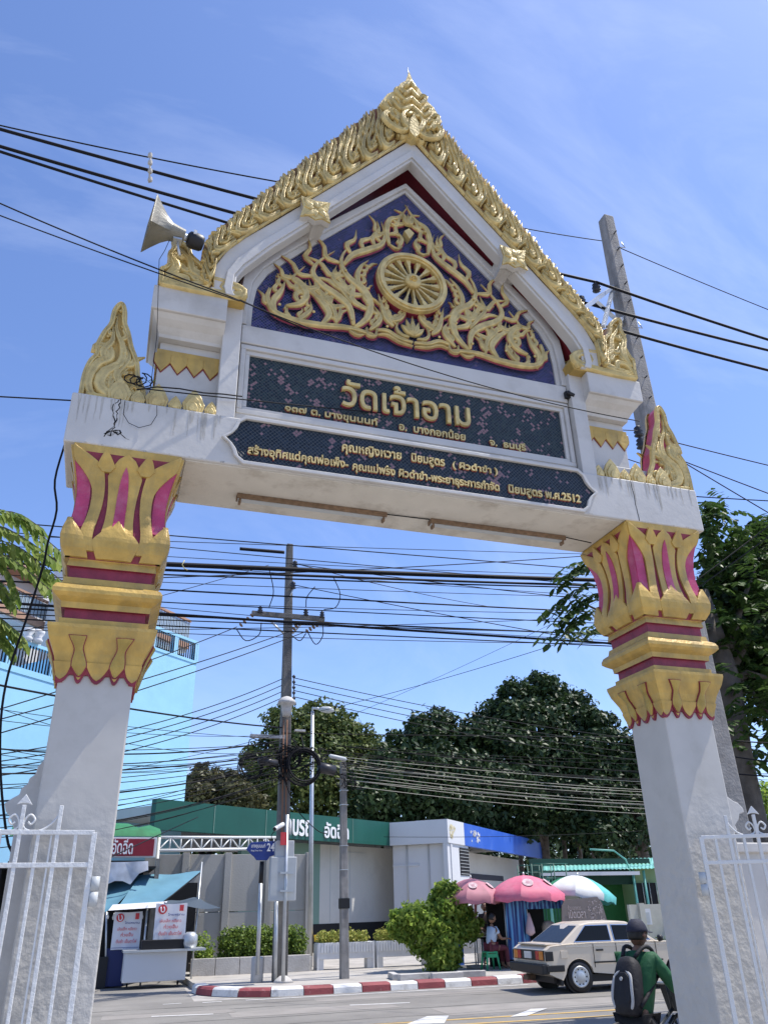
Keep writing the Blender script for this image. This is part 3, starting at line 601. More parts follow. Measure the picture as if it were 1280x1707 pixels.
# ---- gold carving along the gable: band body + S-scrolls
for s_ in (-1, 1):
    A_ = [(s_*-a, b) for a, b in GOUT]; Bn = [(s_*-a, b) for a, b in [(-2.10, 6.95), (-2.10, 7.24), (-2.08, 7.30), (-1.98, 7.48), (-1.80, 7.72), (-1.50, 8.08), (-1.20, 8.42), (0, 9.84)]]
    # resample both to equal count
    def resamp(P_, n):
        P_ = [Vector((a, b, 0)) for a, b in P_]; d = [0]
        for i in range(1, len(P_)): d.append(d[-1]+(P_[i]-P_[i-1]).length)
        o = []
        for k in range(n+1):
            s0 = d[-1]*k/n; i = max(j for j in range(len(d)) if d[j] <= s0+1e-9); i = min(i, len(P_)-2); t = (s0-d[i])/(d[i+1]-d[i]); o.append(tuple((P_[i]*(1-t)+P_[i+1]*t)[:2]))
        return o
    NS = 44; Ao = resamp(A_, NS); Bo = resamp(Bn, NS)
    Aj = [(a+(b_[0]-a)*(.05 if i % 2 else .0), c+(b_[1]-c)*(.05 if i % 2 else .0)) for i, ((a, c), b_) in enumerate(zip(Ao, Bo))]
    MB().band(Aj, Bo, P2(5.87), .0, -.17).build('gable_band', band_m, BG); GB = BG.children[-1]
    def mapf(base):
        def f(u, v, d):   # u along band 0..1, v across 0 inner ..1 outer
            x = max(0, min(NS-1e-6, u*NS)); i = int(x); t = x-i
            a = Vector(Ao[i])*(1-t)+Vector(Ao[i+1])*t; b_ = Vector(Bo[i])*(1-t)+Vector(Bo[i+1])*t; p = b_+(a-b_)*v
            return (XC+p.x, 5.87-d-base, p.y)
        return f
    fm = mapf(0); NU = 11; du = 1/NU
    # stroke works in an isotropic space: use lengths
    LB = 4.0
    for j in range(NU):
        q = MB(); u0 = j*du; 
        WB = .50+.30*(u0)**2
        g = lambda X, Z, d: fm(X/LB, max(-.04, Z/WB), d)
        X0 = u0*LB; D_ = du*LB
        stroke(q, [(X0+D_*.98, WB*.07), (X0+D_*.50, WB*.08), (X0+D_*.24, WB*.30), (X0+D_*.40, WB*.54), (X0+D_*.66, WB*.72), (X0+D_*.60, WB*1.02)], .050, .085, g, 22, 'flame', .0)
        stroke(q, [(X0+D_*1.02, WB*.22), (X0+D_*.66, WB*.26), (X0+D_*.56, WB*.42), (X0+D_*.78, WB*.58), (X0+D_*.98, WB*.72), (X0+D_*.96, WB*.98)], .042, .075, g, 20, 'flame', .0)
        stroke(q, [(X0+D_*1.22, WB*.10), (X0+D_*1.0, WB*.40), (X0+D_*.84, WB*.34), (X0+D_*.88, WB*.24)], .028, .09, g, 14, 'stem', .0)
        stroke(q, [(X0+D_*.10, WB*.34), (X0+D_*.02, WB*.56), (X0+D_*.22, WB*.74), (X0+D_*.24, WB*.96)], .036, .07, g, 12, 'flame', .0)
        stroke(q, [(X0+D_*.46, WB*.30), (X0+D_*.60, WB*.16), (X0+D_*.74, WB*.24), (X0+D_*.66, WB*.34)], .020, .10, g, 10, 'stem', .01)
        for (ox, v0, v1, ww_) in ((.30, .42, .98, .036), (.62, .46, 1.03, .040), (.95, .50, .97, .036), (.46, .60, 1.02, .030), (.80, .62, 1.0, .030)):
            stroke(q, [(X0+D_*(ox-.06), WB*v0), (X0+D_*(ox-.10), WB*(v0+.35*(v1-v0))), (X0+D_*(ox+.06), WB*(v0+.7*(v1-v0))), (X0+D_*(ox+.03), WB*v1)], ww_, .055, g, 10, 'flame', .0)
        stroke(q, [(X0, WB*.02), (X0+D_*.5, WB*.03), (X0+D_, WB*.02)], .022, .04, g, 8, 'c', .0)
        bead(q, (X0+D_*.90, WB*.28), .022, g, .05); bead(q, (X0+D_*.40, WB*.24), .018, g, .05)
        q.build('scroll_carving', gold, GB)
# apex finial
q = MB(); fn = P2(5.82)
ap = [(-.40, 10.22), (-.30, 10.44), (-.2, 10.54), (-.12, 10.72), (-.05, 10.80), (0, 11.0), (.05, 10.80), (.12, 10.72), (.2, 10.54), (.30, 10.44), (.40, 10.22), (.2, 9.95), (.10, 9.78), (0, 9.72), (-.10, 9.78), (-.2, 9.95)]
q.prism(ap, fn, -.2, .02)
for i in range(4):
    z = 10.18+i*.155; a = .13-i*.022
    for s_ in (-1, 1): stroke(q, [(0, z+.12), (s_*a, z)], .03, .05, fn, 4, 'c', .02, 0, False)
for s_ in (-1, 1):
    for x, z in ((.20, 10.30), (.24, 10.08), (.15, 10.50), (.30, 10.20)):
        stroke(q, [(s_*(x-.06), z-.12), (s_*x, z-.05), (s_*(x+.045), z+.04), (s_*(x-.01), z+.06), (s_*(x-.03), z+.01)], .028, .05, fn, 12, 'stem', .02)
    stroke(q, [(s_*.05, 9.86), (s_*.16, 9.80), (s_*.30, 9.86), (s_*.36, 9.98), (s_*.30, 10.05), (s_*.25, 9.98)], .04, .06, fn, 16, 'stem', .03)
    kranok(q, [(0, 9.80), (s_*.10, 9.95), (s_*.12, 10.10), (s_*.02, 10.24)], .04, .06, fn, .03, s_, 2)
q.prism([(-.06, 9.78), (0, 9.70), (.06, 9.78), (.05, 9.98), (0, 10.12), (-.05, 9.98)], fn, .02, .09)
q.build('apex_finial', gold, GATE)
MB().tube([(XC, 5.84, 10.95), (XC, 5.84, 11.13)], .006, 6).build('lightning_rod', steel, GATE)

# ---- shoulder acroteria and beam-end flames
def acro(name, c, Y0, depth, outl, strokes, body, sgn, parent=GATE):
    q = MB(); fn = lambda u, v, d: (c[0]+sgn*u, Y0-d, c[1]+v)
    q.prism(outl, fn, -depth, 0, 0, 0); b_ = q.build(name, body, parent, bevel=.012)
    for yy, dr in ((Y0, 1), (Y0+depth, -1)):
        q = MB(); f_ = lambda u, v, d: (c[0]+sgn*u, yy-dr*d, c[1]+v)
        cen = (sum(p[0] for p in outl)/len(outl), sum(p[1] for p in outl)/len(outl)); stroke(q, [(u+(cen[0]-u)*.09, v+(cen[1]-v)*.05) for u, v in outl], .026, .05, f_, 60, 'c', -.003)
        for i in range(1, len(outl)-2): u, v = outl[i]; bead(q, (u+(cen[0]-u)*.34, v+(cen[1]-v)*.18), .022, f_, .0)
        for pts_, w_, sd, k, kd in strokes:
            if kd == 'k': kranok(q, pts_, w_*1.2, .06, f_, -.003, sd, k, .6)
            elif kd == 'b': bead(q, pts_[0], w_, f_, 0)
            else: stroke(q, pts_, w_*1.15, .055, f_, 20, kd, -.003)
        q.build('flame_carving', gold, b_)
    return b_
# beam ends: u outward positive (towards the end of the beam)
EO = [(-.27, 0), (-.27, .14), (-.20, .30), (-.17, .46), (-.10, .62), (-.05, .78), (0.0, .90), (.02, 1.05), (.06, 1.12), (.11, 1.02), (.12, .86), (.17, .74), (.21, .58), (.20, .48), (.25, .38), (.28, .22), (.28, 0)]
ES = [([(.0, .02), (.17, .05), (.22, .20), (.17, .38), (.08, .46), (.10, .56), (.20, .58), (.22, .50)], .042, 1, 0, 'stem'),
      ([(-.18, .03), (.0, .06), (.12, .15), (.10, .30), (-.02, .42), (-.02, .60), (.06, .78), (.07, .98)], .05, 1, 4, 'k'),
      ([(-.20, .05), (-.10, .14), (-.02, .28), (-.12, .42)], .035, 1, 2, 'k'), ([(-.05, .15), (-.0, .30), (-.08, .48), (-.05, .62)], .035, -1, 2, 'k'),
      ([(.10, .38), (.14, .52), (.08, .66), (.10, .86)], .035, -1, 2, 'k'), ([(-.22, .04), (0, .03), (.22, .04)], .03, 1, 0, 'c'),
      ([(-.15, .10), (-.20, .16), (-.16, .2), (-.13, .15)], .022, 1, 0, 'stem'), ([(.03, .12), (.03, .22), (-.04, .30)], .03, -1, 1, 'k')]
acro('beam_end_flame', (XC-2.84, 5.62), 6.10, .30, EO, ES, gold_old, -1)
acro('beam_end_flame', (XC+2.92, 5.62), 6.10, .15, EO, ES, magenta, 1)
SO = [(-.46, 0.0), (-.49, .13), (-.42, .27), (-.30, .31), (-.14, .34), (-.10, .48), (-.0, .62), (.08, .74), (.12, .90), (.22, 1.02), (.27, 1.0), (.25, .84), (.29, .68), (.26, .52), (.31, .36), (.35, .30), (.34, .15), (.34, 0)]
SS = [([(.30, .04), (-.05, .05), (-.36, .07), (-.45, .17), (-.36, .26), (-.25, .21), (-.29, .13), (-.35, .15)], .045, 1, 0, 'stem'),
      ([(.28, .10), (.05, .10), (-.10, .18), (-.05, .32), (.05, .42), (.08, .62), (.18, .80), (.24, .98)], .05, -1, 4, 'k'),
      ([(.30, .08), (.22, .22), (.10, .22), (.10, .12), (.18, .12)], .034, 1, 0, 'stem'), ([(.28, .20), (.20, .40), (.24, .60), (.20, .76)], .045, 1, 3, 'k'),
      ([(.02, .50)], .03, 1, 0, 'b'), ([(.12, .66)], .028, 1, 0, 'b'), ([(.0, .34)], .035, 1, 0, 'b'), ([(.16, .46)], .03, 1, 0, 'b'),
      ([(-.30, .05), (0, .02), (.32, .03)], .028, 1, 0, 'c')]
def vs(k, O_, S_): return [(u, v*k) for u, v in O_], [([(u, v*k) for u, v in p], w_, a, b, c) for p, w_, a, b, c in S_]
acro('shoulder_flame', (XC-2.26, 6.872), 5.905, .34, *vs(.58, SO, SS), gold_old, -1)
acro('shoulder_flame', (XC+2.26, 6.872), 5.905, .18, *vs(.84, SO, SS), gold_old, 1)
# crack stains on the beam end
crk = mat('black_mould_stain', (.03, .028, .025), .9)
q = MB(); rr = random.Random(3)
p = at(206, 668, 5.998)
for br in range(7):
    x, z = p.x-.03+rr.uniform(-.01, .01), p.z-(.0 if br < 2 else .33)+rr.uniform(-.02, .02)
    for k in range(16 if br < 2 else 7):
        nx = x+rr.uniform(-.022, .016) if br < 2 else x+rr.uniform(-.05, .06); nz_ = z-rr.uniform(.014, .034) if br < 2 else z+rr.uniform(-.03, .03); nz_ = max(nz_, 5.15)
        w_ = rr.uniform(.002, .006 if br < 2 else .009); q.add([(x-w_, 5.9985, z), (x+w_, 5.9985, z), (nx+w_, 5.9985, nz_), (nx-w_, 5.9985, nz_)], [(0, 1, 2, 3)]); x, z = nx, nz_
q.build('crack_stain', crk, BEAM)
q = MB(); x, z = XC+2.34, 5.61
for k in range(10):
    nx = x+rr.uniform(-.006, .008); nz_ = z-.047; q.add([(x-.004, 5.9985, z), (x+.004, 5.9985, z), (nx+.004, 5.9985, nz_), (nx-.004, 5.9985, nz_)], [(0, 1, 2, 3)]); x, z = nx, nz_
q.build('crack_stain', crk, BEAM)

stain = mat('rain_stain', (.41, .39, .35), .85, var=.2, vs=9)
def stains(seed, n, x0, x1, z0, z1, Y, parent, L0, L1):
    rr = random.Random(seed); q = MB()
    for k in range(n):
        x = rr.uniform(x0, x1); z = rr.uniform(z0, z1); L_ = rr.uniform(L0, L1); w_ = rr.uniform(.003, .012); P_ = []
        for i in range(6): t = i/5; P_.append((x+rr.uniform(-.003, .003), z-L_*t, w_*(1-t)**.7+.0008))
        Yk = Y-k*.00012; q.add([(a-c, Yk, b) for a, b, c in P_]+[(a+c, Yk, b) for a, b, c in P_], [(i, 6+i, 7+i, i+1) for i in range(5)])
    q.build('rain_stain', stain, parent)['kind'] = 'stuff'
stains(1, 26, -.66, .55, 5.60, 5.615, 5.9985, BEAM, .06, .30); stains(2, 26, 4.40, 5.58, 5.60, 5.615, 5.9985, BEAM, .06, .34); stains(5, 40, -.6, 5.5, 5.145, 5.15, 5.9985, BEAM, .01, .02)
# ---- light battens below the beam
for i, (x0, x1) in enumerate(((.80, 2.26), (2.72, 4.24))):
    E_ = empty('light_batten', ((x0+x1)/2, 6.52, 5.12), ['empty rusty fluorescent batten under the beam, nearer the plain-fronted lotus column', 'empty rusty fluorescent batten under the beam, nearer the column beside the concrete pole'][i], 'light fitting', 'light battens under the gate beam')
    MB().box(((x0+x1)/2, 6.53, 5.095), (x1-x0, .10, .045)).build('housing', rust, E_, bevel=.004)
    MB().box(((x0+x1)/2, 6.53, 5.068), (x1-x0-.02, .055, .012)).build('tray', greybox, E_)
    for xx in (x0+.03, x1-.03): MB().box((xx, 6.53, 5.055), (.02, .06, .05)).build('lamp_holder', rust, E_)
q = MB(); q.tube([at(640, 857, 6.5), at(716, 866, 6.5)], .006, 5); q.tube([at(930, 893, 6.5), at(985, 905, 6.45)], .006, 5)
tag(q.build('conduit_wire', cablem), 'thin wire joining the two battens under the beam', 'wire')
# small fixing block at right of tympanum
q = MB(); pc = at(945, 660, 6.07); q.box(pc, (.07, .07, .08)); q.tube([pc+Vector((-.03, -.05, .01)), pc+Vector((.05, -.05, -.02))], .022, 8)
tag(q.build('cable_clamp', blackm), 'small black cable clamp fixed on the gate beside the gable', 'clamp')

# ---- horn loudspeaker
def horn():
    c = at(300, 393, 5.95); m = at(252, 383, 5.55)
    ax = Vector((-1, -.16, .06)).normalized()
    E_ = empty('horn_loudspeaker', at(290, 430, 6.0), 'grey horn loudspeaker mounted above the gold shoulder carving', 'loudspeaker')
    hm = mat('horn_metal', (.21, .20, .165), .45, metal=.25, var=.15, vs=8, bump=.1, dirt=(.25, .22, .17), dirts=(5, .5, .8))
    side = ax.cross(Vector((0, 0, 1))).normalized(); up = side.cross(ax).normalized(); o = at(307, 395, 5.72)
    rings = []; n = 24
    for t, a, sq in ((0, .075, 0), (.07, .085, 0), (.13, .095, .1), (.19, .125, .5), (.26, .175, .85), (.32, .225, 1), (.33, .23, 1), (.31, .215, 1), (.21, .12, .6), (.1, .05, 0)):
        rg = []
        for j in range(n):
            th = 2*PI*j/n; cx_, sy_ = math.cos(th), math.sin(th); k = 1/max(abs(cx_), abs(sy_)); k = 1*(1-sq)+(k*.92)*sq
            rg.append(o+ax*t+side*(cx_*a*k)+up*(sy_*a*k*.82))
        rings.append(rg)
    MB().loft(rings, cap=True).build('horn', hm, E_)
    d0 = o-ax*.03
    MB().lathe([(.05, 0), (.075, .02), (.082, .06), (.078, .13), (.06, .155), (.02, .16)], d0, 20, axis=-ax).build('driver', blackm, E_)
    MB().lathe([(.035, -.05), (.035, .05)], o, 14, axis=-ax).build('throat', steel, E_)
    MB().box(d0-ax*.07-side*.0+Vector((0, -.085, .03)), (.03, .006, .05)).build('label_plate', whitepaint, E_)
    q = MB(); q.tube([o+ax*.05-up*.07, o+ax*.03-up*.16, o+ax*.0-up*.24], .012, 6); q.box(o+ax*.05-up*.08, (.08, .08, .02)); q.build('bracket', steel, E_)
    q = MB(); q.tube([o+ax*.12-up*.1, o+ax*.14-up*.25, o+ax*.17-up*.38, at(262, 560, 5.95), at(250, 655, 6.0)], .003, 5); q.build('lead_wire', cablem, E_)
horn()
# weeds and loose wire on beam
E_ = empty('weed', at(250, 640, 6.1), 'small weed sprouting beside the loose wires on the beam', 'plant')
q = MB(); rr = random.Random(5); o = at(255, 650, 6.05)
for k in range(7):
    a = o+Vector((rr.uniform(-.12, .05), rr.uniform(-.03, .03), rr.uniform(.02, .12))); d = Vector((rr.uniform(-1, 1), rr.uniform(-.5, .3), rr.uniform(-.2, .6))).normalized()*.04; n_ = d.orthogonal().normalized()*.018
    q.add([a, a+d*.5+n_, a+d, a+d*.5-n_], [(0, 1, 2, 3)])
q.build('leaf', leaf_bright, E_); MB().tube([o, o+Vector((-.03, 0, .07)), o+Vector((-.1, 0, .12))], .003, 5).build('stem', leaf_mid, E_)
q = MB()
for k in range(3):
    q.tube([o+Vector((-.18+.05*k+.07*math.cos(t*.7+k), -.03, .03+.06*math.sin(t*.7+k)+.02*t*.3)) for t in range(10)], .006, 5)
q.tube([at(x, y, 5.93) for x, y in ((228, 650), (262, 645), (300, 648), (340, 655), (372, 657), (404, 661))], .007, 5)
q.tube([at(x, y, 5.975) for x, y in ((209, 668), (206, 690), (215, 705), (232, 713), (252, 708), (262, 692), (262, 676))], .003, 5)
tag(q.build('loose_wire', cablem), 'tangle of loose black wire lying on the beam beside the flame finial', 'wire')

# ================================================================== gate leaves
def gate_leaf(label, O, dirv, L_, ztop, tilt=0):
    """O: hinge foot, dirv: unit vector along the leaf away from the hinge"""
    E_ = empty('gate_leaf', O, label, 'gate', 'white iron gate leaves')
    d = Vector(dirv).normalized(); n_ = Vector((-d.y, d.x, 0))
    def bar(name, u0, z0, u1, z1, w_=.024):
        a = Vector(O)+d*u0; b_ = Vector(O)+d*u1; a.z = z0; b_.z = z1; v = (b_-a); Lb = v.length; vx = v.normalized()
        T = Matrix((vx, n_, vx.cross(n_))).transposed(); return MB().box((a+b_)/2, (Lb, w_, w_), T=T).build(name, whitepaint, E_, bevel=.003)
    bar('stile', 0, .08, 0, ztop, .034)
    bar('top_rail', 0, ztop, L_, ztop, .03); bar('middle_rail', 0, ztop-.20, L_, ztop-.20, .03); bar('bottom_rail', 0, .12, L_, .12, .03); bar('lock_rail', .30, .95, L_, .95, .024)
    sp = .117; i = 1
    while i*sp < L_-.02:
        u = i*sp; t_ = ztop
        if i in (2, 10): t_ = ztop+.17
        if i == 4: t_ = ztop+.17
        bar('bar', u, .12, u, t_, .026 if i % 2 == 0 else .022); i += 1
    # thin plain rods
    for u in (.27,): bar('rod', u, .12, u, ztop-.01, .012)
    def sc(pts_, r_=.0075, nm='scroll'):
        MB().tube([Vector(O)+d*u+Vector((0, 0, z-O[2])) for u, z in catmull2(pts_)], r_, 6).build(nm, whitepaint, E_)
    def catmull2(P_): return [(p.x, p.y) for p in catmull([(a, b, 0) for a, b in P_], 26)]
    c = 4*sp
    for s_ in (-1, 1):
        sc([(c+s_*.005, ztop+.05), (c+s_*.03, ztop+.02), (c+s_*.09, ztop+.005), (c+s_*.16, ztop+.03), (c+s_*.215, ztop+.09), (c+s_*.235, ztop+.15)])
        sc([(c+s_*.01, ztop+.03), (c+s_*.02, ztop+.08), (c+s_*.05, ztop+.11), (c+s_*.08, ztop+.08), (c+s_*.06, ztop+.05), (c+s_*.04, ztop+.065)])
    u = 4*sp
    q = MB(); f_ = lambda a, b_, dd: tuple(Vector(O)+d*(u+a)+n_*dd+Vector((0, 0, b_-O[2])))
    q.prism([(-.05, ztop+.17), (0, ztop+.24), (.05, ztop+.17), (.02, ztop+.18), (-.02, ztop+.18)], f_, -.01, .01); q.build('spearhead', whitepaint, E_, bevel=.003)
    c2 = 5.4*sp
    sc([(c2+.12, ztop-.03), (c2+.02, ztop-.05), (c2-.02, ztop-.12), (c2+.03, ztop-.16), (c2+.08, ztop-.12), (c2+.06, ztop-.09)])
    sc([(c, ztop-.20), (c+.15, ztop-.19), (c+.26, ztop-.12), (c+.32, ztop-.02)])
    sc([(c+.18, ztop-.55), (c+.10, ztop-.62), (c+.12, ztop-.72), (c+.2, ztop-.70)])
    for z in (ztop-.36, .5):
        q = MB(); hb = Vector(O)-d*.045; hb.z = z
        q.tube([hb-Vector((0, 0, .09)), hb-Vector((0, 0, .003))], .03, 12); q.tube([hb+Vector((0, 0, .003)), hb+Vector((0, 0, .09))], .03, 12); q.box(hb+d*.03, (.05, .03, .06)); q.build('hinge', greybox, E_)
    return E_
lz = 1.65+.501
gate_leaf('white iron gate leaf folded against the column below the loudspeaker side', (-.045, 6.06, 0), (-1, 0, 0), 1.5, 1.65+.504)
gate_leaf('white iron gate leaf hinged to the column beside the cyclist', (4.89, 6.06, 0), (math.cos(R(26)), -math.sin(R(26)), 0), 1.5, 1.65+.494)

# wing walls behind the columns
def wing(label, sgn, outline_px, Y0, Y1, m=plaster):
    E_ = empty('wing_wall', at(*outline_px[0], Y0), label, 'wall'); q = MB()
    pts_ = [at(x, y, Y0) for x, y in outline_px]; P_ = [(p.x, p.z) for p in pts_]
    q.prism(P_, lambda u, v, d: (u, d, v), Y0, Y1); q.build('wall_body', m, E_, bevel=.008); return E_
E_ = wing('grey white wing wall with stepped cloud-edged top behind the column by the stall', -1, [(88, 1245), (75, 1258), (73, 1268), (64, 1277), (60, 1290), (50, 1297), (47, 1306), (36, 1314), (33, 1324), (20, 1331), (8, 1339), (10, 1352), (18, 1362), (24, 1384), (8, 1480), (-30, 1707), (-40, 1760), (140, 1760)], 6.36, 6.52)
E_ = wing('white wing wall with curved moulded cap behind the column by the gate leaf', 1, [(1200, 1310), (1212, 1328), (1222, 1335), (1229, 1338), (1238, 1347), (1240, 1354), (1232, 1357), (1231, 1366), (1225, 1376), (1229, 1384), (1222, 1393), (1262, 1707), (1270, 1760), (1180, 1760)], 6.36, 6.52)
E_ = empty('boundary_wall', (7.5, 6.9, 0), 'white rendered boundary wall with a projecting coping beyond the gate leaf', 'wall')
p = at(1262, 1420, 6.9); MB().box((p.x+2.4, 6.95, p.z/2), (5.4, .14, p.z)).build('wall_body', plaster, E_, bevel=.01); MB().box((p.x+2.4, 6.95, p.z+.035), (5.5, .24, .09)).build('coping', plaster, E_, bevel=.012)
E_ = empty('boundary_wall', (-3, 6.9, 0), 'grey white boundary wall beyond the gate leaf on the stall side', 'wall')
p = at(20, 1440, 6.9); MB().box((p.x-2.9, 6.95, p.z/2), (5.4, .14, p.z)).build('wall_body', plaster, E_, bevel=.01); MB().box((p.x-2.9, 6.95, p.z+.035), (5.5, .22, .08)).build('coping', plaster, E_, bevel=.012)

# ================================================================== BUILDINGS ACROSS THE STREET
whitewall = mat('white_building_paint', (.62, .625, .635), .7, var=.03, vs=.6, dirt=(.5, .5, .48), dirts=(.8, .6, 1))
creamwall = mat('pale_wall_paint', (.55, .54, .50), .75, var=.04, vs=.6, dirt=(.42, .41, .38), dirts=(.7, .5, .9))
greenpaint = mat('green_fascia', (.008, .085, .06), .45, var=.15, vs=.8, dirt=(.016, .115, .085), dirts=(.6, .5, .9), streak=True)
greenwall = mat('green_wall_paint', (.17, .27, .22), .7, var=.06, vs=.4)
bluefas = mat('blue_fascia', (.04, .13, .55), .35, var=.06, vs=1, dirt=(.10, .20, .58), dirts=(1.0, .5, .8))
navy = mat('navy_band', (.008, .008, .03), .5)
darkm = mat('dark_interior', (.012, .012, .014), .8)  # near-black; in the food stall it stands in for shade
skyblue = mat('sky_blue_wall', (.30, .57, .76), .7, var=.05, vs=.5, dirt=(.24, .47, .66), dirts=(.35, .5, .8))
terracotta = mat('terracotta_trim', (.40, .23, .15), .7, var=.1)
greywall = mat('grey_panel_wall', (.42, .40, .355), .85, var=.08, vs=.8, bump=.2, bs=20, dirt=(.27, .255, .22), dirts=(1.2, .5, .85), streak=True)
glassd = glassm('dark_glass', (.02, .025, .03))
def topz(px, py, z): p = gnd(px, py, z); return Vector((p.x, p.y, z))
def wallseg(name, a, b, z0, z1, th, m, parent, inset=0, bevel=0):
    a = Vector((a[0], a[1], 0)); b = Vector((b[0], b[1], 0)); d = (b-a).normalized(); n_ = Vector((-d.y, d.x, 0))   # n_ points away from the viewer
    q = MB(); a2 = a+n_*inset; b2 = b+n_*inset
    q.loft([[a2+Vector((0, 0, z)), b2+Vector((0, 0, z)), b2+n_*th+Vector((0, 0, z)), a2+n_*th+Vector((0, 0, z))] for z in (z0, z1)])
    return q.build(name, m, parent, bevel=bevel)
ZT = 5.2
pA, pB, pC, pD, pE = [topz(*a, ZT) for a in ((262, 1331), (649, 1371), (745, 1365), (772.5, 1371.5), (903, 1403))]
E_ = empty('service_building', (pC.x, pC.y, 0), 'single storey service building with green, white and blue fascia band', 'building')
zb = 4.22
wallseg('green_fascia', pA, pB, zb, ZT, .25, greenpaint, E_)
for k in range(1, 5):
    t = k/5; p = pA.lerp(pB, t); wallseg('fascia_joint', p-Vector((.01, .012, 0)), p+Vector((.01, .012, 0))*1, zb+.01, ZT-.01, .01, MT['green_wall_paint'], E_, -.012)
pB2 = pB.lerp(pC, .45)
wallseg('white_fascia', pB+Vector((0, .0, 0)), pB2, zb, ZT-.01, .25, whitewall, E_, .0); wallseg('white_fascia', pB2, pC, zb, ZT, .25, whitewall, E_, -.004)
wallseg('white_fascia', pC, pD, zb, ZT, .25, whitewall, E_); wallseg('blue_fascia', pD, pE, zb, ZT-.01, .25, bluefas, E_, -.01)
# roof slab
q = MB(); q.prism([(pA.x+.2, pA.y+.5), (pB.x-.1, pB.y+.4), (pC.x-.05, pC.y+.5), (pE.x-.6, pE.y+.1)]+[(pE.x-8, pE.y+8), (pA.x-8, pA.y+12)], lambda u, v, d: (u, v, d), ZT-.45, ZT-.12); q.build('roof', creamwall, E_)
# walls below, set back under the fascia
wallseg('green_wall', pA.lerp(pB, .40), pA.lerp(pB, .75), 1.15, zb, .2, greenwall, E_, 1.3)
wallseg('front_wall', pA.lerp(pB, .75), pA.lerp(pB, 1.16), 1.15, zb, .2, creamwall, E_, 1.3)
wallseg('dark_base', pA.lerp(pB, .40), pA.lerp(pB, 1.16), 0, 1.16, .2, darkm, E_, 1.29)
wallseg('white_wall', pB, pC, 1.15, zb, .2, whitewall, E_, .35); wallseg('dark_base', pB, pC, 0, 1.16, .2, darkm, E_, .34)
wallseg('wall_ledge', pB, pB2, 3.35, 3.42, .2, whitewall, E_, .30)
pF = pD.lerp(pE, .04)
wallseg('corner_wall', pC, pF, 0, zb, .2, whitewall, E_, .06)
wq = pC.lerp(pF, .55); we = pC.lerp(pF, .98)
wallseg('window', wq, we, 2.95, 4.1, .03, darkm, E_, .03)
for k in range(8): wallseg('louvre_slat', wq, we, 3.0+k*.14, 3.02+k*.14, .03, greybox, E_, .01)
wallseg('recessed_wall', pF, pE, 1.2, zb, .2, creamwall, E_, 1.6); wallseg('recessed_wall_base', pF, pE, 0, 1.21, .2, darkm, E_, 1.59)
wallseg('navy_stripe', pF, pD.lerp(pE, .75), 2.95, 3.22, .02, navy, E_, 1.57)
wallseg('end_wall', pE-(pE-pD)*.03, pE, 0, zb, .3, whitewall, E_, .02)
for t in (.25, .62):
    p = pB.lerp(pC, t); n2 = Vector((-(pC-pB).normalized().y, (pC-pB).normalized().x, 0)); MB().tube([(p.x+n2.x*.3, p.y+n2.y*.3, 1.2), (p.x+n2.x*.3, p.y+n2.y*.3, zb)], .03, 6).build('downpipe', creamwall, E_)
for t in (.80, .90): wallseg('wall_joint', pA.lerp(pB, t), pA.lerp(pB, t+.003), 1.2, zb, .02, greybox, E_, 1.29)
wallseg('conduit', pA.lerp(pB, .86), pA.lerp(pB, .98), 3.95, 3.98, .02, greybox, E_, 1.27)
# faded emblem patches
d = (pE-pD).normalized()
for nm, base, off_, m_, seed in (('faded_emblem', pC, .40, mat('faded_gold_print', (.62, .55, .35), .7), 1), ('peeled_emblem', pD, 1.0, whitewall, 2)):
    q = MB(); rr = random.Random(seed)
    for k in range(26):
        u = off_+rr.uniform(-.25, 1.3)*(.45 if seed == 1 else 1); z = 4.70+rr.uniform(-.24, .22)*(1-.2*abs(u-off_)); w_ = rr.uniform(.04, .16); c = base+d*u; n_ = Vector((d.y, -d.x, 0))*(.014 if seed == 1 else .024)
        q.add([Vector((c.x, c.y, z))+n_+d*w_*math.cos(a)*rr.uniform(.5, 1.2)+Vector((0, 0, w_*.8*math.sin(a)*rr.uniform(.5, 1.2))) for a in (0, 1.2, 2.5, 3.8, 5)], [(0, 1, 2, 3, 4)])
    q.build(nm, m_, E_)
# green sign lettering
dg_ = (pB-pA).normalized(); rzg = math.atan2(dg_.y, dg_.x)
signwhite = mat('sign_white', (.8, .8, .8), .5)
nF = Vector((dg_.y, -dg_.x, 0))*.03
def ingreen(px):   # parameter along the green fascia for an image column
    best = min(range(0, 1001), key=lambda k: abs(((lambda p: 640+FPX*((p-EYE).dot(RX))/((p-EYE).dot(_f)))(pA.lerp(pB, k/1000)))-px)); return pA.lerp(pB, best/1000)
for tx, x0, x1 in (('ลบรถ', 476, 518), ('อัดฉีด', 540, 580)):
    a = ingreen(x0); b = ingreen(x1); text('roof_lettering', tx, signwhite, E_, (a.x+nF.x, a.y+nF.y, 4.34), (b-a).length, .62, .02, rz=rzg, bold=.02)

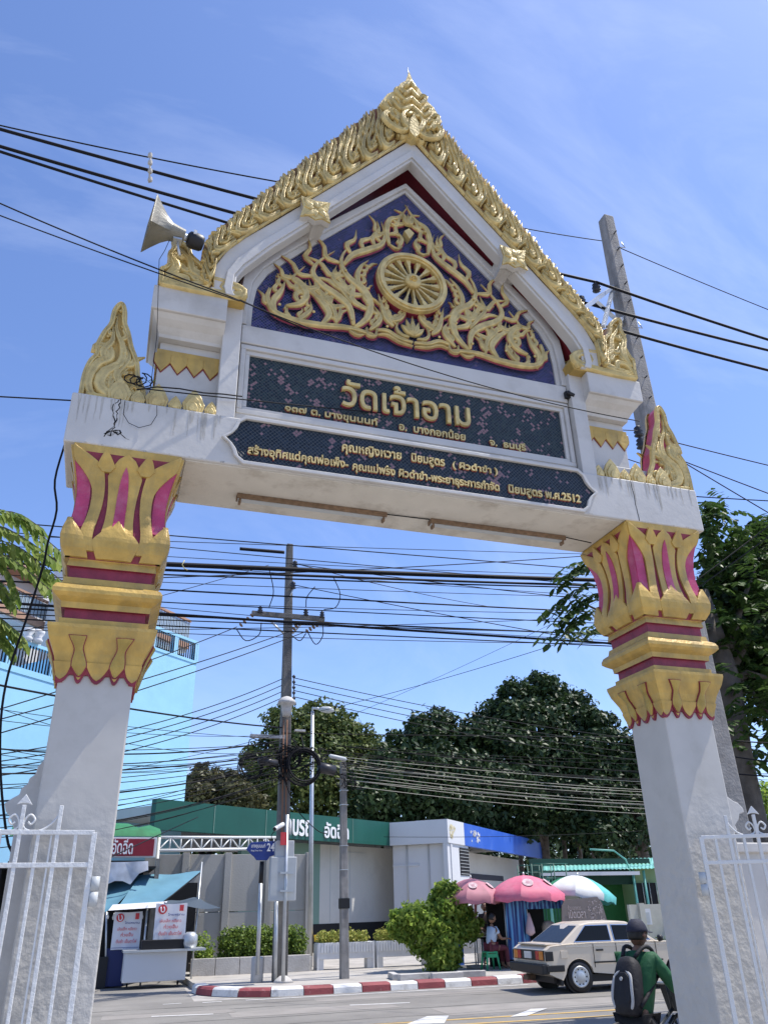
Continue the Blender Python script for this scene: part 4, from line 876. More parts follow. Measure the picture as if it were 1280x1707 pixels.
# soffit strip lights omitted; truss gantry in front of the shop
E_ = empty('steel_truss', (2.2, 26, 0), 'white painted steel lattice truss below the green fascia', 'truss')
ta0, tb0 = at(266, 1396, 26.5), at(470, 1396, 30.5); ta1, tb1 = at(266, 1418, 26.5), at(470, 1404, 30.5); ta1.x, ta1.y = ta0.x, ta0.y; tb1.x, tb1.y = tb0.x, tb0.y; tb1.z = tb0.z-(ta0.z-ta1.z)
MB().tube([ta0, tb0], .045, 6).build('top_chord', whitepaint, E_); MB().tube([ta1, tb1], .05, 6).build('bottom_chord', whitepaint, E_)
for k in range(13):
    t0, t1 = k/13, (k+1)/13; a, b = ta0.lerp(tb0, t0), ta1.lerp(tb1, t0); c = ta0.lerp(tb0, t1); d_ = ta1.lerp(tb1, t1)
    MB().tube([a, b], .026, 5).build('web_post', whitepaint, E_); MB().tube([b, c] if k % 2 == 0 else [a, d_], .026, 5).build('web_diagonal', whitepaint, E_)
MB().tube([Vector((ta0.x, ta0.y, 0)), ta0], .05, 6).build('post', whitepaint, E_)
MB().tube([Vector((tb0.x, tb0.y, 0)), tb0], .05, 6).build('post', whitepaint, E_)

# grey panel wall
E_ = empty('panel_wall', (4, 28, 0), 'weathered grey concrete panel wall behind the clipped hedge', 'wall')
x0, x1 = at(238, 1430, 28).x, at(516, 1430, 28).x; zt = 3.36; npn = 4
for k in range(npn):
    a = x0+(x1-x0)*k/npn; b = x0+(x1-x0)*(k+1)/npn
    for j in range(2): MB().box(((a+b)/2, 28.1+random.uniform(-.01, .01), zt*(j+.5)/2), (b-a-.16, .08, zt/2-.02)).build('panel', greywall, E_, bevel=.008)
    MB().box((b-.0, 28.06, zt/2+.02), (.22, .2, zt+.04)).build('post', greywall, E_, bevel=.01)
MB().box((x1+.02, 28.9, zt/2), (.18, 1.6, zt)).build('panel', greywall, E_)

# sky-blue building
ZB = 12.5
def bseg(a, b, z): return topz(*a, z), topz(*b, z)
E_ = empty('blue_apartment_building', (2, 34, 0), 'tall sky blue apartment building with balustraded parapet and terracotta balconies', 'building')
r0, r1 = bseg((240, 1036), (331, 1070), ZB)
d = (r1-r0).normalized(); r00 = r0-d*.7
wallseg('wall', r00, r1, 0, ZB-1.0, 8, skyblue, E_)
wallseg('parapet_rail', r00, r1, ZB-.12, ZB, .25, skyblue, E_, -.03); wallseg('parapet_base', r00, r1, ZB-1.02, ZB-.9, .25, skyblue, E_, -.03)
Lr = (r1-r00).length
for k in range(4):
    t = (k)/3*.97+.015; p = r00.lerp(r1, t); wallseg('parapet_post', p-d*.12, p+d*.12, ZB-.95, ZB-.1, .22, skyblue, E_, -.02)
q = MB()
for k in range(int(Lr/.13)): p = r00+d*(.08+k*.13); q.tube([(p.x, p.y, ZB-.92), (p.x, p.y, ZB-.1)], .025, 5)
q.build('balusters', darkm, E_)['kind'] = 'stuff'
wallseg('parapet_back', r00, r1, ZB-1.0, ZB-.5, .05, darkm, E_, .8)
ZL = 10.6
l0, l1 = bseg((-60, 1033), (91, 1084), ZL); dl = (l1-l0).normalized(); l1 = l1+dl*2.2
wallseg('wall', l0, l1, 0, ZL-1.2, 9, skyblue, E_)
wallseg('parapet_rail', l0, l1, ZL-.12, ZL, .25, skyblue, E_, -.03); wallseg('parapet_base', l0, l1, ZL-1.22, ZL-1.0, .25, skyblue, E_, -.03)
Ll = (l1-l0).length
for k in range(4): p = l0.lerp(l1, k/3*.97+.015); wallseg('parapet_post', p-dl*.14, p+dl*.14, ZL-1.0, ZL-.1, .22, skyblue, E_, -.02)
q = MB()
for k in range(int(Ll/.14)): p = l0+dl*(.08+k*.14); q.tube([(p.x, p.y, ZL-1.0), (p.x, p.y, ZL-.1)], .03, 5)
q.build('balusters', darkm, E_)['kind'] = 'stuff'
# upper storey with balconies
def balcony(a, b, z, parent, depth=2.0):
    a_, b_ = a, b; d_ = (b_-a_).normalized()
    wallseg('balcony_slab', a_, b_, z-.35, z, depth, terracotta, parent); wallseg('balcony_ceiling_edge', a_, b_, z-.5, z-.36, depth, whitewall, parent, .15)
    wallseg('balcony_handrail', a_, b_, z+.95, z+1.05, .12, terracotta, parent)
    q = MB(); n_ = int((b_-a_).length/.22)
    for k in range(n_+1): p = a_+d_*(k*.22); q.tube([(p.x, p.y, z), (p.x, p.y, z+.96)], .018, 4)
    q.build('railing', darkm, parent)['kind'] = 'stuff'
    wallseg('glass_screen', a_, b_, z+.1, z+.9, .01, glassm('balcony_glass', (.35, .42, .47), .1) if 'balcony_glass' not in MT else MT['balcony_glass'], parent, .06)
b0, b1 = topz(-40, 1024, 15.2), topz(96, 962, 15.2)
pu0 = at(-60, 1040, 36); pu1 = at(100, 985, 40)
balcony(Vector((pu0.x, 36, 0)), Vector((pu1.x, 40, 0)), 14.4, E_)
bR0, bR1 = at(250, 1035, 34.5), at(318, 1055, 36.5)
balcony(Vector((bR0.x, 34.5, 0)), Vector((bR1.x, 36.5, 0)), 13.0, E_)
wallseg('upper_wall', Vector((pu0.x, 38, 0)), Vector((pu1.x, 42, 0)), 11, 16.5, 5, whitewall, E_)
wallseg('upper_wall', Vector((bR0.x-2.2, 36, 0)), Vector((bR1.x-1.6, 38, 0)), 11, 17.2, 4, whitewall, E_)
wallseg('roof_slab', Vector((pu0.x, 36.5, 0)), Vector((pu1.x, 40.5, 0)), 16.5, 16.8, 6, terracotta, E_)
# rooftop objects
for px_, py_, z in ((45, 1068, ZL), (62, 1072, ZL)):
    UL = 'white ornamental urn on the blue parapet, '+('nearer the open sky' if px_ == 45 else 'nearer the lotus column')
    p = topz(px_, py_, z); q = MB(); q.lathe([(.16, 0), (.2, .1), (.12, .2), (.22, .34), (.22, .44), (.1, .5)], p, 12); tag(q.build('urn', whitewall), UL, 'urn', 'urns on the blue parapet')

# red sign shop on the left
E_ = empty('wash_shop', (.2, 26.5, 0), 'dark open fronted roadside shop with red sign and green cloth roof', 'shop')
sg0, sg1 = at(120, 1401, 25.2), at(262, 1397, 25.6); sz = at(262, 1397, 25.6).z; sz1 = at(262, 1430, 25.6).z
redsign = mat('red_sign', (.24, .015, .03), .45, var=.05)
q = MB(); q.box(((-2.2+sg1.x)/2, 25.5, (sz+sz1)/2), (sg1.x+2.2, .12, sz-sz1)); q.build('sign_frame', whitewall, E_, bevel=.01)
q = MB(); q.box(((-2.2+sg1.x)/2-.03, 25.43, (sz+sz1)/2), (sg1.x+2.12, .03, sz-sz1-.08)); q.build('red_sign_panel', redsign, E_)
pt = at(186, 1424, 25.4); pt2 = at(221, 1424, 25.4); text('sign_lettering', 'อัดฉีด', signwhite, E_, (pt.x, 25.41, pt.z), pt2.x-pt.x, .40, .005, bold=.015)
q = MB(); rr = random.Random(2); rows_ = []
for i in range(14):
    x = -2.4+i*(sg1.x+2.5)/13; rows_.append([(x, 25.45, sz+.03), (x, 25.55, sz+.13+.12*abs(math.sin(i*1.3))*(1 if i < 12 else .2)), (x, 26.2, sz+.30+.25*rr.random()*(i < 13)), (x, 27.6, sz+.34)])
q.add([p for r_ in rows_ for p in r_], [(i*4+j, i*4+j+1, (i+1)*4+j+1, (i+1)*4+j) for i in range(13) for j in range(3)], 0, True)
q.build('roof_cloth', mat('green_roof_cloth', (.02, .16, .06), .7, var=.2), E_)
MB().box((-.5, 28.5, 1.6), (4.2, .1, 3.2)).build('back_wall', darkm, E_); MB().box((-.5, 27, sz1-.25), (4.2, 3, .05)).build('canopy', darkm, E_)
MB().box((sg1.x+.12, 26.0, sz1/2), (.12, .12, sz1)).build('post', concrete, E_); MB().box((-2.5, 27, 1.5), (.1, 3, 3)).build('side_wall', darkm, E_)
# torn white cloth banner below
q = MB(); a = at(180, 1432, 25.2); b = at(248, 1432, 25.2); n = 10; R1 = []
for i in range(n+1):
    t = i/n; x = a.x-1.0+(b.x-a.x+1.0)*t; R1.append([(x, 25.2+.03*math.sin(i*2), a.z-.05-.03*math.sin(t*3)), (x+.03, 25.2+.05*math.sin(i*2.7), a.z-.3), (x, 25.2+.04*math.sin(i*3.1), a.z-.60-.06*math.sin(i*1.7)+(.25 if i > 8 else 0))])
q.add([p for r_ in R1 for p in r_], [(i*3+j, i*3+j+1, (i+1)*3+j+1, (i+1)*3+j) for i in range(n) for j in range(2)], 0, True)
tag(q.build('cloth_banner', mat('faded_banner', (.55, .57, .62), .8, var=.25, vs=3)), 'sagging faded white cloth banner under the red sign', 'banner')

# ------------------------------------------------------------------ stall with blue awning
E_ = empty('food_stall', at(250, 1640, 24.6)*1, 'roadside food stall with sagging sky blue awning and thin poles', 'stall'); E_.location.z = 0
awn = mat('blue_awning', (.10, .235, .31), .7, var=.1, vs=2)
def quadsheet(name, m, P4, nx=8, ny=8, sag=.1, parent=None, wob=.02, th=.01):
    a, b, c, d_ = [Vector(p) for p in P4]; q = MB(); vs = []
    for j in range(ny+1):
        for i in range(nx+1):
            u, v = i/nx, j/ny; p = a*(1-u)*(1-v)+b*u*(1-v)+c*u*v+d_*(1-u)*v; p.z -= sag*4*u*(1-u)*(.3+.7*v)-wob*math.sin(u*9+v*5); vs.append(p)
    q.add(vs, [(j*(nx+1)+i, j*(nx+1)+i+1, (j+1)*(nx+1)+i+1, (j+1)*(nx+1)+i) for j in range(ny) for i in range(nx)], 0, True)
    return q.build(name, m, parent)
quadsheet('awning', awn, (at(236, 1459, 26.2), at(336, 1452, 26.2), at(272, 1504, 24.3), at(196, 1512, 24.3)), sag=.06, parent=E_)
quadsheet('awning', awn, (at(140, 1478, 26.6), at(240, 1458, 26.4), at(192, 1513, 24.35), at(110, 1530, 24.35)), sag=.08, parent=E_)
quadsheet('lower_awning', MT['dark_glass'] if False else mat('dark_awning', (.05, .07, .09), .6), (at(270, 1503, 24.4), at(330, 1496, 25.0), at(368, 1515, 24.2), at(280, 1508, 24.0)), sag=.02, parent=E_)
q = MB()
for i in range(7):
    x = at(188+i*13, 1512, 24.28).x; z = at(188+i*13, 1508-i*.8, 24.28).z
    q = MB(); q.add([(x, 24.28, z), (x+.2, 24.28, z+.01), (x+.1, 24.1, z-.13), (x-.1, 24.1, z-.14)], [(0, 1, 2, 3)]); q.build('valance_flap', whitewall, E_)
for a, b, r_ in (((337, 1437), (318, 1640), .022), ((246, 1515), (234, 1645), .025), ((178, 1520), (176, 1645), .025), ((331, 1512), (333, 1580), .02)):
    pa = at(*a, 25.2 if a[0] > 300 else 24.3); pb = gnd(*b, .02); MB().tube([pa, pb], r_, 6).build('pole', steel, E_)
MB().tube([at(190, 1512, 24.3), at(272, 1505, 24.3), at(336, 1453, 26.2)], .02, 6).build('awning_rail', cablem, E_)
MB().box((.35, 27.2, 1.25), (5.3, .08, 2.5)).build('dark_backdrop', darkm, E_)  # dark sheet added to paint in the shade under the awning
# cart
E_ = empty('food_cart', (2.1, 24.9, 0), 'white panelled food cart with glass cabinet under the blue awning', 'cart')
c0, c1 = gnd(203, 1641, .12), gnd(304, 1632, .12); zc = at(300, 1585, c0.y).z
q = MB(); q.loft([[(c0.x, c0.y, z), (c1.x, c0.y+.15, z), (c1.x, c0.y+.9, z), (c0.x, c0.y+.9, z)] for z in (.14, zc)]); q.build('cabinet', whitewall, E_, bevel=.015)
MB().box(((c0.x+c1.x)/2+.2, c0.y+.45, zc+.02), (c1.x-c0.x+.5, 1.0, .05)).build('worktop', steel, E_)
q = MB(); q.box(((c0.x+c1.x)/2+.15, c0.y+.4, zc+.15), (c1.x-c0.x-.5, .6, .22)); q.build('glass_case', darkm, E_, bevel=.01)  # near-black colour carries the awning's shade, not the glass itself
for k in range(4):
    q = MB(); pc = Vector((c1.x-.55+k*.2, c0.y+.25, zc+.14)); q.lathe([(.02, -.08), (.09, -.06), (.11, 0), (.07, .08), (.02, .1)], pc, 10); tag(q.build('plastic_bag', mat('plastic_film', (.6, .62, .66), .2) if 'plastic_film' not in MT else MT['plastic_film']), ['clear plastic bag nearest the pole on the white cart', 'second clear plastic bag along the white cart', 'third clear plastic bag along the white cart', 'clear plastic bag nearest the cooking pot on the cart'][k], 'bag', 'plastic bags on the cart')
MB().lathe([(.16, 0), (.2, .12), (.19, .3), (.1, .38)], (c1.x+.05, c0.y+.2, zc+.04), 14).build('cooking_pot', steel, E_)
for x in (c0.x+.15, c1.x-.15): MB().lathe([(.1, -.02), (.12, 0), (.1, .02)], (x, c0.y+.5, .13), 14, axis=Vector((1, 0, 0))).build('wheel', blackm, E_)
E_ = empty('crate_stack', (.6, 24.6, 0), 'dark blue plastic crate beneath the grey menu banner', 'crate')
p = gnd(192, 1646, 0); MB().box((p.x-.05, p.y+.2, .45), (.5, .45, .86)).build('crate_body', mat('dark_blue_plastic', (.02, .03, .12), .5), E_, bevel=.02); MB().box((p.x-.4, p.y+.1, .35), (.3, .4, .7)).build('box', blackm, E_)
# menu banners
menus = mat('banner_white', (.75, .75, .78), .6, var=.03); mred = mat('banner_red', (.62, .06, .07), .6); mnavy = mat('banner_navy', (.05, .07, .25), .6); mpink = mat('banner_pink_print', (.72, .16, .17), .6)
def menu(P4, Y, label):
    a, b = at(P4[0], P4[1], Y), at(P4[2], P4[3], Y); W, H = b.x-a.x, a.z-b.z
    E_ = empty('menu_banner', ((a.x+b.x)/2, Y, b.z), label, 'banner'); q = MB(); n = 12
    vs = []
    for j in range(5):
        for i in range(n+1): u = i/n; vs.append((a.x+W*u, Y+.012*math.sin(u*14+j), a.z-H*j/4-.02*math.sin(u*PI)*(j == 0)))
    q.add(vs, [(j*(n+1)+i, j*(n+1)+i+1, (j+1)*(n+1)+i+1, (j+1)*(n+1)+i) for j in range(4) for i in range(n)], 0, True); q.build('sheet', menus, E_)
    c = (a.x+W*.22, a.z-H*.16); q = MB(); q.lathe([(W*.14, 0), (W*.14, .004)], (c[0], Y-.03, c[1]), 24, axis=Vector((0, -1, 0)), sm=False); q.build('round_emblem', mred, E_)
    q = MB(); f_ = lambda u, v, d_: (c[0]+u, Y-.04-d_, c[1]+v); stroke(q, [(-.05, .06), (-.03, -.05), (.03, -.06), (.05, .0), (.02, .06)], .014, .004, f_, 10, 'c', 0, 0, False); q.build('emblem_mark', menus, E_)
    MB().box((a.x+W*.82, Y-.03, a.z-H*.13), (W*.13, .004, H*.16)).build('red_tab', mred, E_)
    for tx, u0, u1, v, h_, m_ in (('โกยหมาน', .40, .92, .33, .05, mnavy), ('เส้นเล็ก หมี่ขาว', .16, .84, .50, .07, mpink), ('ก๋วยจั๊บ', .30, .74, .66, .08, mpink), ('ต้มยำ เย็นตาโฟ', .16, .88, .83, .08, mpink)):
        text('banner_lettering', tx, m_, E_, (a.x+W*u0, Y-.035, a.z-H*v), W*(u1-u0), H*h_*1.3, .001, bold=.012)
    MB().box((a.x+W/2, Y-.03, b.z+H*.05), (W*.95, .003, H*.012)).build('rule_line', mnavy, E_)
menu((261, 1506, 308, 1569), 24.0, 'sunlit white food menu banner with red print hanging over the cart')
menu((192, 1520, 232, 1582), 24.45, 'shaded grey food menu banner with red print hanging beside the pole')
for i, (x, y) in enumerate(((180, 1528), (190, 1529), (237, 1528))):
    p = at(x, y, 24.5); q = MB(); q.lathe([(.012, .1), (.02, .05), (.04, .0), (.03, -.05), (.005, -.065)], p, 10); tag(q.build('light_bulb', whitewall), ['white bulb nearest the gate column under the blue awning', 'white bulb just beside the grey banner, on its column side', 'white bulb between the two menu banners'][i], 'bulb', 'bulbs under the awning')
# potted plant by the pole, planter kerb
def leafcloud(name, lobes, n, size, m, parent, aspect=.55, seed=1, shell=.55, up=.3, world=True, kind=None, droop=0):
    """lobes: (x,y,z,rx,ry,rz); leaves are folded kites scattered through the outer part of each lobe"""
    g = np.random.default_rng(seed)
    if len(lobes) > 4 and max(l_[3] for l_ in lobes) > .6:
        ex = []
        for l_ in lobes:
            for k in range(7):
                v = g.normal(size=3); v[2] = abs(v[2])*.8+.0; v /= np.linalg.norm(v); f_ = g.uniform(.22, .42); ex.append((l_[0]+v[0]*l_[3]*.95, l_[1]+v[1]*l_[4]*.95, l_[2]+v[2]*l_[5]*.95, l_[3]*f_, l_[4]*f_, l_[5]*f_))
        lobes = list(lobes)+ex
    lb = np.array(lobes, float); vol = (lb[:, 3]*lb[:, 4]*lb[:, 5])**.75; ix = g.choice(len(lb), n, p=vol/vol.sum()); B = lb[ix]
    v = g.normal(size=(n, 3)); v /= np.linalg.norm(v, axis=1)[:, None]; r_ = (shell+(1-shell)*g.random(n)**.7)*(1+.10*g.normal(size=n)); c = B[:, :3]+v*B[:, 3:]*r_[:, None]*(1+.16*np.sin(v[:, :1]*7+ix[:, None])*np.cos(v[:, 2:]*6+ix[:, None]*2))
    keep = c[:, 2] > .1; c = c[keep]; v = v[keep]; k = len(c)
    nn = v*.7+g.normal(size=(k, 3))*.6+np.array([0, 0, up]); nn /= np.linalg.norm(nn, axis=1)[:, None]
    t = g.normal(size=(k, 3)); t[:, 2] -= droop; t -= nn*(t*nn).sum(1)[:, None]; t /= np.linalg.norm(t, axis=1)[:, None]; b_ = np.cross(nn, t)
    s_ = size*(.6+.8*g.random(k))[:, None]
    P0 = c-t*s_*.5; P1 = c+b_*s_*aspect*.5+nn*s_*.08; P2_ = c+t*s_*.5; P3 = c-b_*s_*aspect*.5+nn*s_*.08
    V = np.stack([P0, P1, P2_, P3], 1).reshape(-1, 3)
    if parent is not None: V = V-np.array(wloc(parent))
    me = bpy.data.meshes.new(name); me.vertices.add(4*k); me.vertices.foreach_set('co', V.ravel()); me.loops.add(6*k); me.polygons.add(2*k)
    base = (np.arange(k)*4)[:, None]; idx = (base+np.array([0, 1, 2, 0, 2, 3])).ravel(); me.loops.foreach_set('vertex_index', idx.astype(np.int32)); me.polygons.foreach_set('loop_start', (np.arange(2*k)*3).astype(np.int32)); me.polygons.foreach_set('loop_total', np.full(2*k, 3, np.int32))
    me.update(calc_edges=True); me.validate(); me.materials.append(m); o = bpy.data.objects.new(name, me); COL.objects.link(o); o.parent = parent
    return o
def tree(name, label, base, h, lobes, n, size, m, group=None, tr=.3, seed=1, limbs=6, up=.3, cat='tree'):
    E_ = empty(name, base, label, cat, group); rr = random.Random(seed); B = Vector(base)
    leafcloud('crown', lobes, n, size, m, E_, seed=seed, up=up)
    q = MB(); top = Vector((B.x+rr.uniform(-.4, .4)*h*.05, B.y, B.z+h*.62)); q.tube([B, B.lerp(top, .35)+Vector((rr.uniform(-.1, .1)*tr*4, 0, 0)), B.lerp(top, .7), top], [tr*1.3, tr, tr*.7, tr*.4], 10); q.build('trunk', barkm, E_)
    for k in range(limbs):
        l_ = lobes[k % len(lobes)]; s0 = B.lerp(top, .35+.5*rr.random()); e = Vector(l_[:3])+Vector((rr.uniform(-.4, .4)*l_[3], rr.uniform(-.4, .4)*l_[4], rr.uniform(0, .5)*l_[5])); md = s0.lerp(e, .5)+Vector((0, 0, -.08*(e-s0).length))
        MB().tube([s0, md, e], [tr*.45, tr*.28, tr*.08], 7).build('limb', barkm, E_)
    return E_
E_ = empty('potted_bush', gnd(335, 1600, .12), 'small leafy bush beside the leaning awning pole', 'bush')
p = at(336, 1588, 25.5); leafcloud('foliage', [(p.x, p.y, p.z+.12, .32, .3, .38), (p.x+.1, p.y, p.z-.12, .3, .3, .3)], 900, .09, leaf_bright, E_, seed=4)
MB().tube([(p.x, p.y, .1), (p.x, p.y, p.z)], .03, 6).build('stem', barkm, E_); MB().lathe([(.16, 0), (.2, .3)], (p.x, p.y, .12), 12).build('pot', terracotta, E_)

# planter wall and hedge
E_ = empty('hedge_planter', (4.4, 25.4, .12), 'low concrete planter wall in front of the clipped hedge', 'planter')
hx0, hx1 = 2.75, 6.1; nb = 5
for k in range(nb):
    a = hx0+(hx1-hx0)*k/nb; b = hx0+(hx1-hx0)*(k+1)/nb; MB().box(((a+b)/2, 25.2, .33), (b-a-.015, .14, .42)).build('planter_block', concrete_lt, E_, bevel=.01)
MB().box((hx1, 25.65, .30), (.14, .9, .38)).build('planter_block', concrete_lt, E_)
MB().box(((hx0+hx1)/2, 25.75, .3), (hx1-hx0-.1, .9, .2)).build('soil', barkm, E_)
E_ = empty('hedge', (5.0, 25.75, .4), 'clipped rectangular hedge with sunlit yellow-green top', 'hedge')
ha, hb = at(368, 1546, 25.75), at(508, 1546, 25.75)
lob = []; rr = random.Random(4)
for k in range(11):
    for j in range(4): lob.append((ha.x+.25+(hb.x-ha.x-.5)*k/10, 25.75+rr.uniform(-.12, .12), .62+j*(ha.z-.9)/3, .30, .36, .30))
leafcloud('foliage', lob, 15000, .075, leaf_hedge, E_, seed=9, shell=.75, aspect=.7)
for k in range(6): x = ha.x+.3+k*(hb.x-ha.x-.6)/5; MB().tube([(x, 25.75, .35), (x+.05, 25.75, .8)], .03, 6).build('stem', barkm, E_)

# white fluted planter benches
flute = mat('white_planter_paint', (.66, .67, .68), .6, var=.05, dirt=(.4, .4, .38), dirts=(3, .55, .85))
bA, bB = gnd(545, 1617, .125), gnd(722, 1611, .125); nb_ = 3
def planter(o, L_, label):
    E_ = empty('planter_trough', (o.x, o.y, .125), label, 'planter', 'fluted planter troughs along the forecourt')
    MB().box((o.x+L_/2, o.y+.25, .60), (L_-.03, .42, .42)).build('trough', flute, E_, bevel=.01)
    q = MB(); n = int(L_/.085)
    for k in range(n): q.box((o.x+.06+k*(L_-.12)/(n-1), o.y+.028, .68), (.045, .035, .26))
    q.build('fluting', flute, E_)
    for x in (.12, L_-.12): MB().box((o.x+x, o.y+.25, .26), (.18, .36, .28)).build('foot', flute, E_, bevel=.008)
    MB().box((o.x+.03, o.y+.25, .45), (.05, .46, .66)).build('end_panel', flute, E_); MB().box((o.x+L_-.03, o.y+.25, .45), (.05, .46, .66)).build('end_panel', flute, E_)
    E2 = empty('planter_shrubs', (o.x+L_/2, o.y+.25, .8), label.replace('white fluted planter trough', 'yellow-green variegated shrubs growing in the trough'), 'shrub', 'shrubs in the fluted troughs')
    rr = random.Random(int(o.x*10)); leafcloud('foliage', [(o.x+.2+k*.3, o.y+.25, .92+rr.uniform(-.02, .06), .22, .22, .20) for k in range(int(L_/.3))], int(1300*L_), .07, leaf_yellow, E2, seed=int(o.x*7), shell=.5)
    MB().tube([(o.x+.3, o.y+.25, .75), (o.x+L_-.3, o.y+.25, .85)], .02, 5).build('stem', barkm, E2)
lw = (bB.x-bA.x)/2.05
planter(Vector((6.32, 25.2, 0)), 1.74, 'white fluted planter trough behind the short concrete post')
planter(Vector((8.12, 25.2, 0)), 1.74, 'white fluted planter trough half behind the bushy street tree')
planter(Vector((9.95, 25.15, 0)), 1.74, 'white fluted planter trough beside the green stool')
planter(Vector((11.8, 25.4, 0)), 2.2, 'white fluted planter trough behind the blue curtained stall')
# yellow bollard
E_ = empty('bollard', gnd(530, 1590, .125), 'short yellow bollard standing by the end of the grey wall', 'bollard')
p = at(528, 1575, 27); MB().tube([(p.x, 27, .12), (p.x, 27, .98)], .09, 12).build('bollard_body', mat('yellow_paint', (.6, .42, .04), .5), E_); MB().tube([(p.x, 27, .70), (p.x, 27, .80)], .095, 12).build('band', blackm, E_)

# bushy street tree
E_ = tree('street_shrub', 'bushy bright green street tree on the kerb strip between the umbrellas and post', (at(742, 1600, 23.3).x, 23.3, .12), 2.6,
     [(p_.x, p_.y, p_.z, a, a*.8, b) for p_, a, b in ((at(700, 1535, 23.2), .75, .5), (at(745, 1515, 23.2), .62, .52), (at(672, 1548, 23.2), .42, .36), (at(705, 1572, 23.1), .45, .36), (at(775, 1545, 23.2), .5, .4), (at(735, 1560, 23), .6, .5), (at(735, 1600, 23.0), .5, .55), (at(742, 1490, 23.2), .35, .35))], 13000, .15, leaf_bright, tr=.06, seed=12, up=.1)
E_ = empty('tree_pit', (9, 22.2, .12), 'low painted concrete edging round the foot of the street tree', 'edging')
pp = gnd(735, 1628, .125)
for dx, dy, L_, rz in ((-.9, -.5, .8, .1), (-.1, -.62, .8, 0), (.6, -.5, .7, -.2), (-1.25, 0, .8, 1.4)): MB().box((pp.x+dx, pp.y+dy, .19), (L_, .16, .13), rz=rz).build('edging_block', concrete_lt if dx else kerbwhite, E_, bevel=.012)

# ------------------------------------------------------------------ umbrellas
pinkm = mat('pink_canvas', (.60, .13, .20), .6, var=.15, vs=3, dirt=(.62, .25, .30), dirts=(2, .45, .9)); pinkd = mat('faded_pink_canvas', (.42, .17, .20), .65, var=.15, vs=3); tealm = mat('teal_canvas', (.10, .42, .40), .6, var=.15); canvasw = mat('white_canvas', (.62, .62, .60), .7, var=.12, vs=3); greenc = mat('green_canvas', (.03, .22, .09), .6)
badgew = mat('pale_badge_print', (.55, .40, .41), .7, var=.3, vs=14)
badgem = mat('faded_print', (.45, .25, .28), .7)
def umbrella(c, r_, hz, label, mats, pole_to=.12, tiltx=0, emb=True, val=.2):
    E_ = empty('market_umbrella', (c.x, c.y, pole_to), label, 'umbrella', 'market umbrellas over the stalls')
    T = Matrix.Rotation(tiltx, 3, 'Y')
    n = 8; q = MB(); 
    for k in range(n):
        a0, a1 = 2*PI*k/n+.2, 2*PI*(k+1)/n+.2; rows_ = []
        for j in range(6):
            t = j/5; rr_ = r_*t; z = hz*(1-t**1.9); ring_ = []
            for i in range(5):
                a = a0+(a1-a0)*i/4; sc = 1-.05*math.sin(PI*i/4)*t; ring_.append(Vector(c)+T@Vector((rr_*math.cos(a)*sc, rr_*math.sin(a)*sc, z-.03*math.sin(PI*i/4)*t)))
            rows_.append(ring_)
        ring_ = []
        for i in range(5): a = a0+(a1-a0)*i/4; ring_.append(Vector(c)+T@Vector((r_*.985*math.cos(a)*(1-.05*math.sin(PI*i/4)), r_*.985*math.sin(a)*(1-.05*math.sin(PI*i/4)), -val*(.85+.15*math.sin(i*2+k)))))
        rows_.append(ring_)
        p_ = MB(); p_.add([p for r2 in rows_ for p in r2], [(j*5+i, j*5+i+1, (j+1)*5+i+1, (j+1)*5+i) for j in range(6) for i in range(4)], 0, True); p_.build('canopy_panel', mats[k % len(mats)], E_)
        MB().tube([Vector(c)+T@Vector((0, 0, hz-.04)), Vector(c)+T@Vector((r_*math.cos(a0)*.6, r_*math.sin(a0)*.6, hz*(1-.6**1.9)-.04)), Vector(c)+T@Vector((r_*math.cos(a0), r_*math.sin(a0), -.02))], .008, 4).build('rib', steel, E_)
    MB().tube([Vector(c)+T@Vector((0, 0, hz+.08)), Vector((c.x, c.y, pole_to))], .02, 8).build('pole', steel, E_)
    MB().lathe([(.03, 0), (.03, .05), (.0, .09)], Vector(c)+T@Vector((0, 0, hz)), 8).build('finial', whitepaint, E_)
    if emb:
        for a in (-1.9, -.75):
            t = .62; p = Vector(c)+T@Vector((r_*t*math.cos(a)*1.0, r_*t*math.sin(a), hz*(1-t**1.9)+.004)); nrm = (T@Vector((math.cos(a)*.62, math.sin(a)*.62, .80))).normalized()
            q = MB(); q.lathe([(.14*r_, 0), (.14*r_, .003)], p, 20, axis=nrm, sm=False); q.build('printed_badge', badgew, E_)
            q = MB(); q.lathe([(.05*r_, 0), (.05*r_, .003)], p+nrm*.006, 16, axis=nrm, sm=False); q.build('badge_mark', badgem, E_)
    MB().lathe([(.26, 0), (.26, .08), (.05, .1)], (c.x, c.y, pole_to), 16).build('base', concrete, E_)
    return E_
def um(px, py, Y): return at(px, py, Y)
umbrella(um(786, 1496, 23.2), .92, .50, 'faded pink market umbrella with round badge next to the bushy tree', [pinkd])
umbrella(um(875, 1492, 22.6), 1.12, .52, 'bright pink market umbrella over the blue striped curtain', [pinkm])
umbrella(um(962, 1490, 23.0), 1.12, .50, 'teal and white market umbrella with a folded green edge', [tealm, canvasw, greenc, greenc, canvasw, canvasw, tealm, tealm], tiltx=R(8), emb=False)
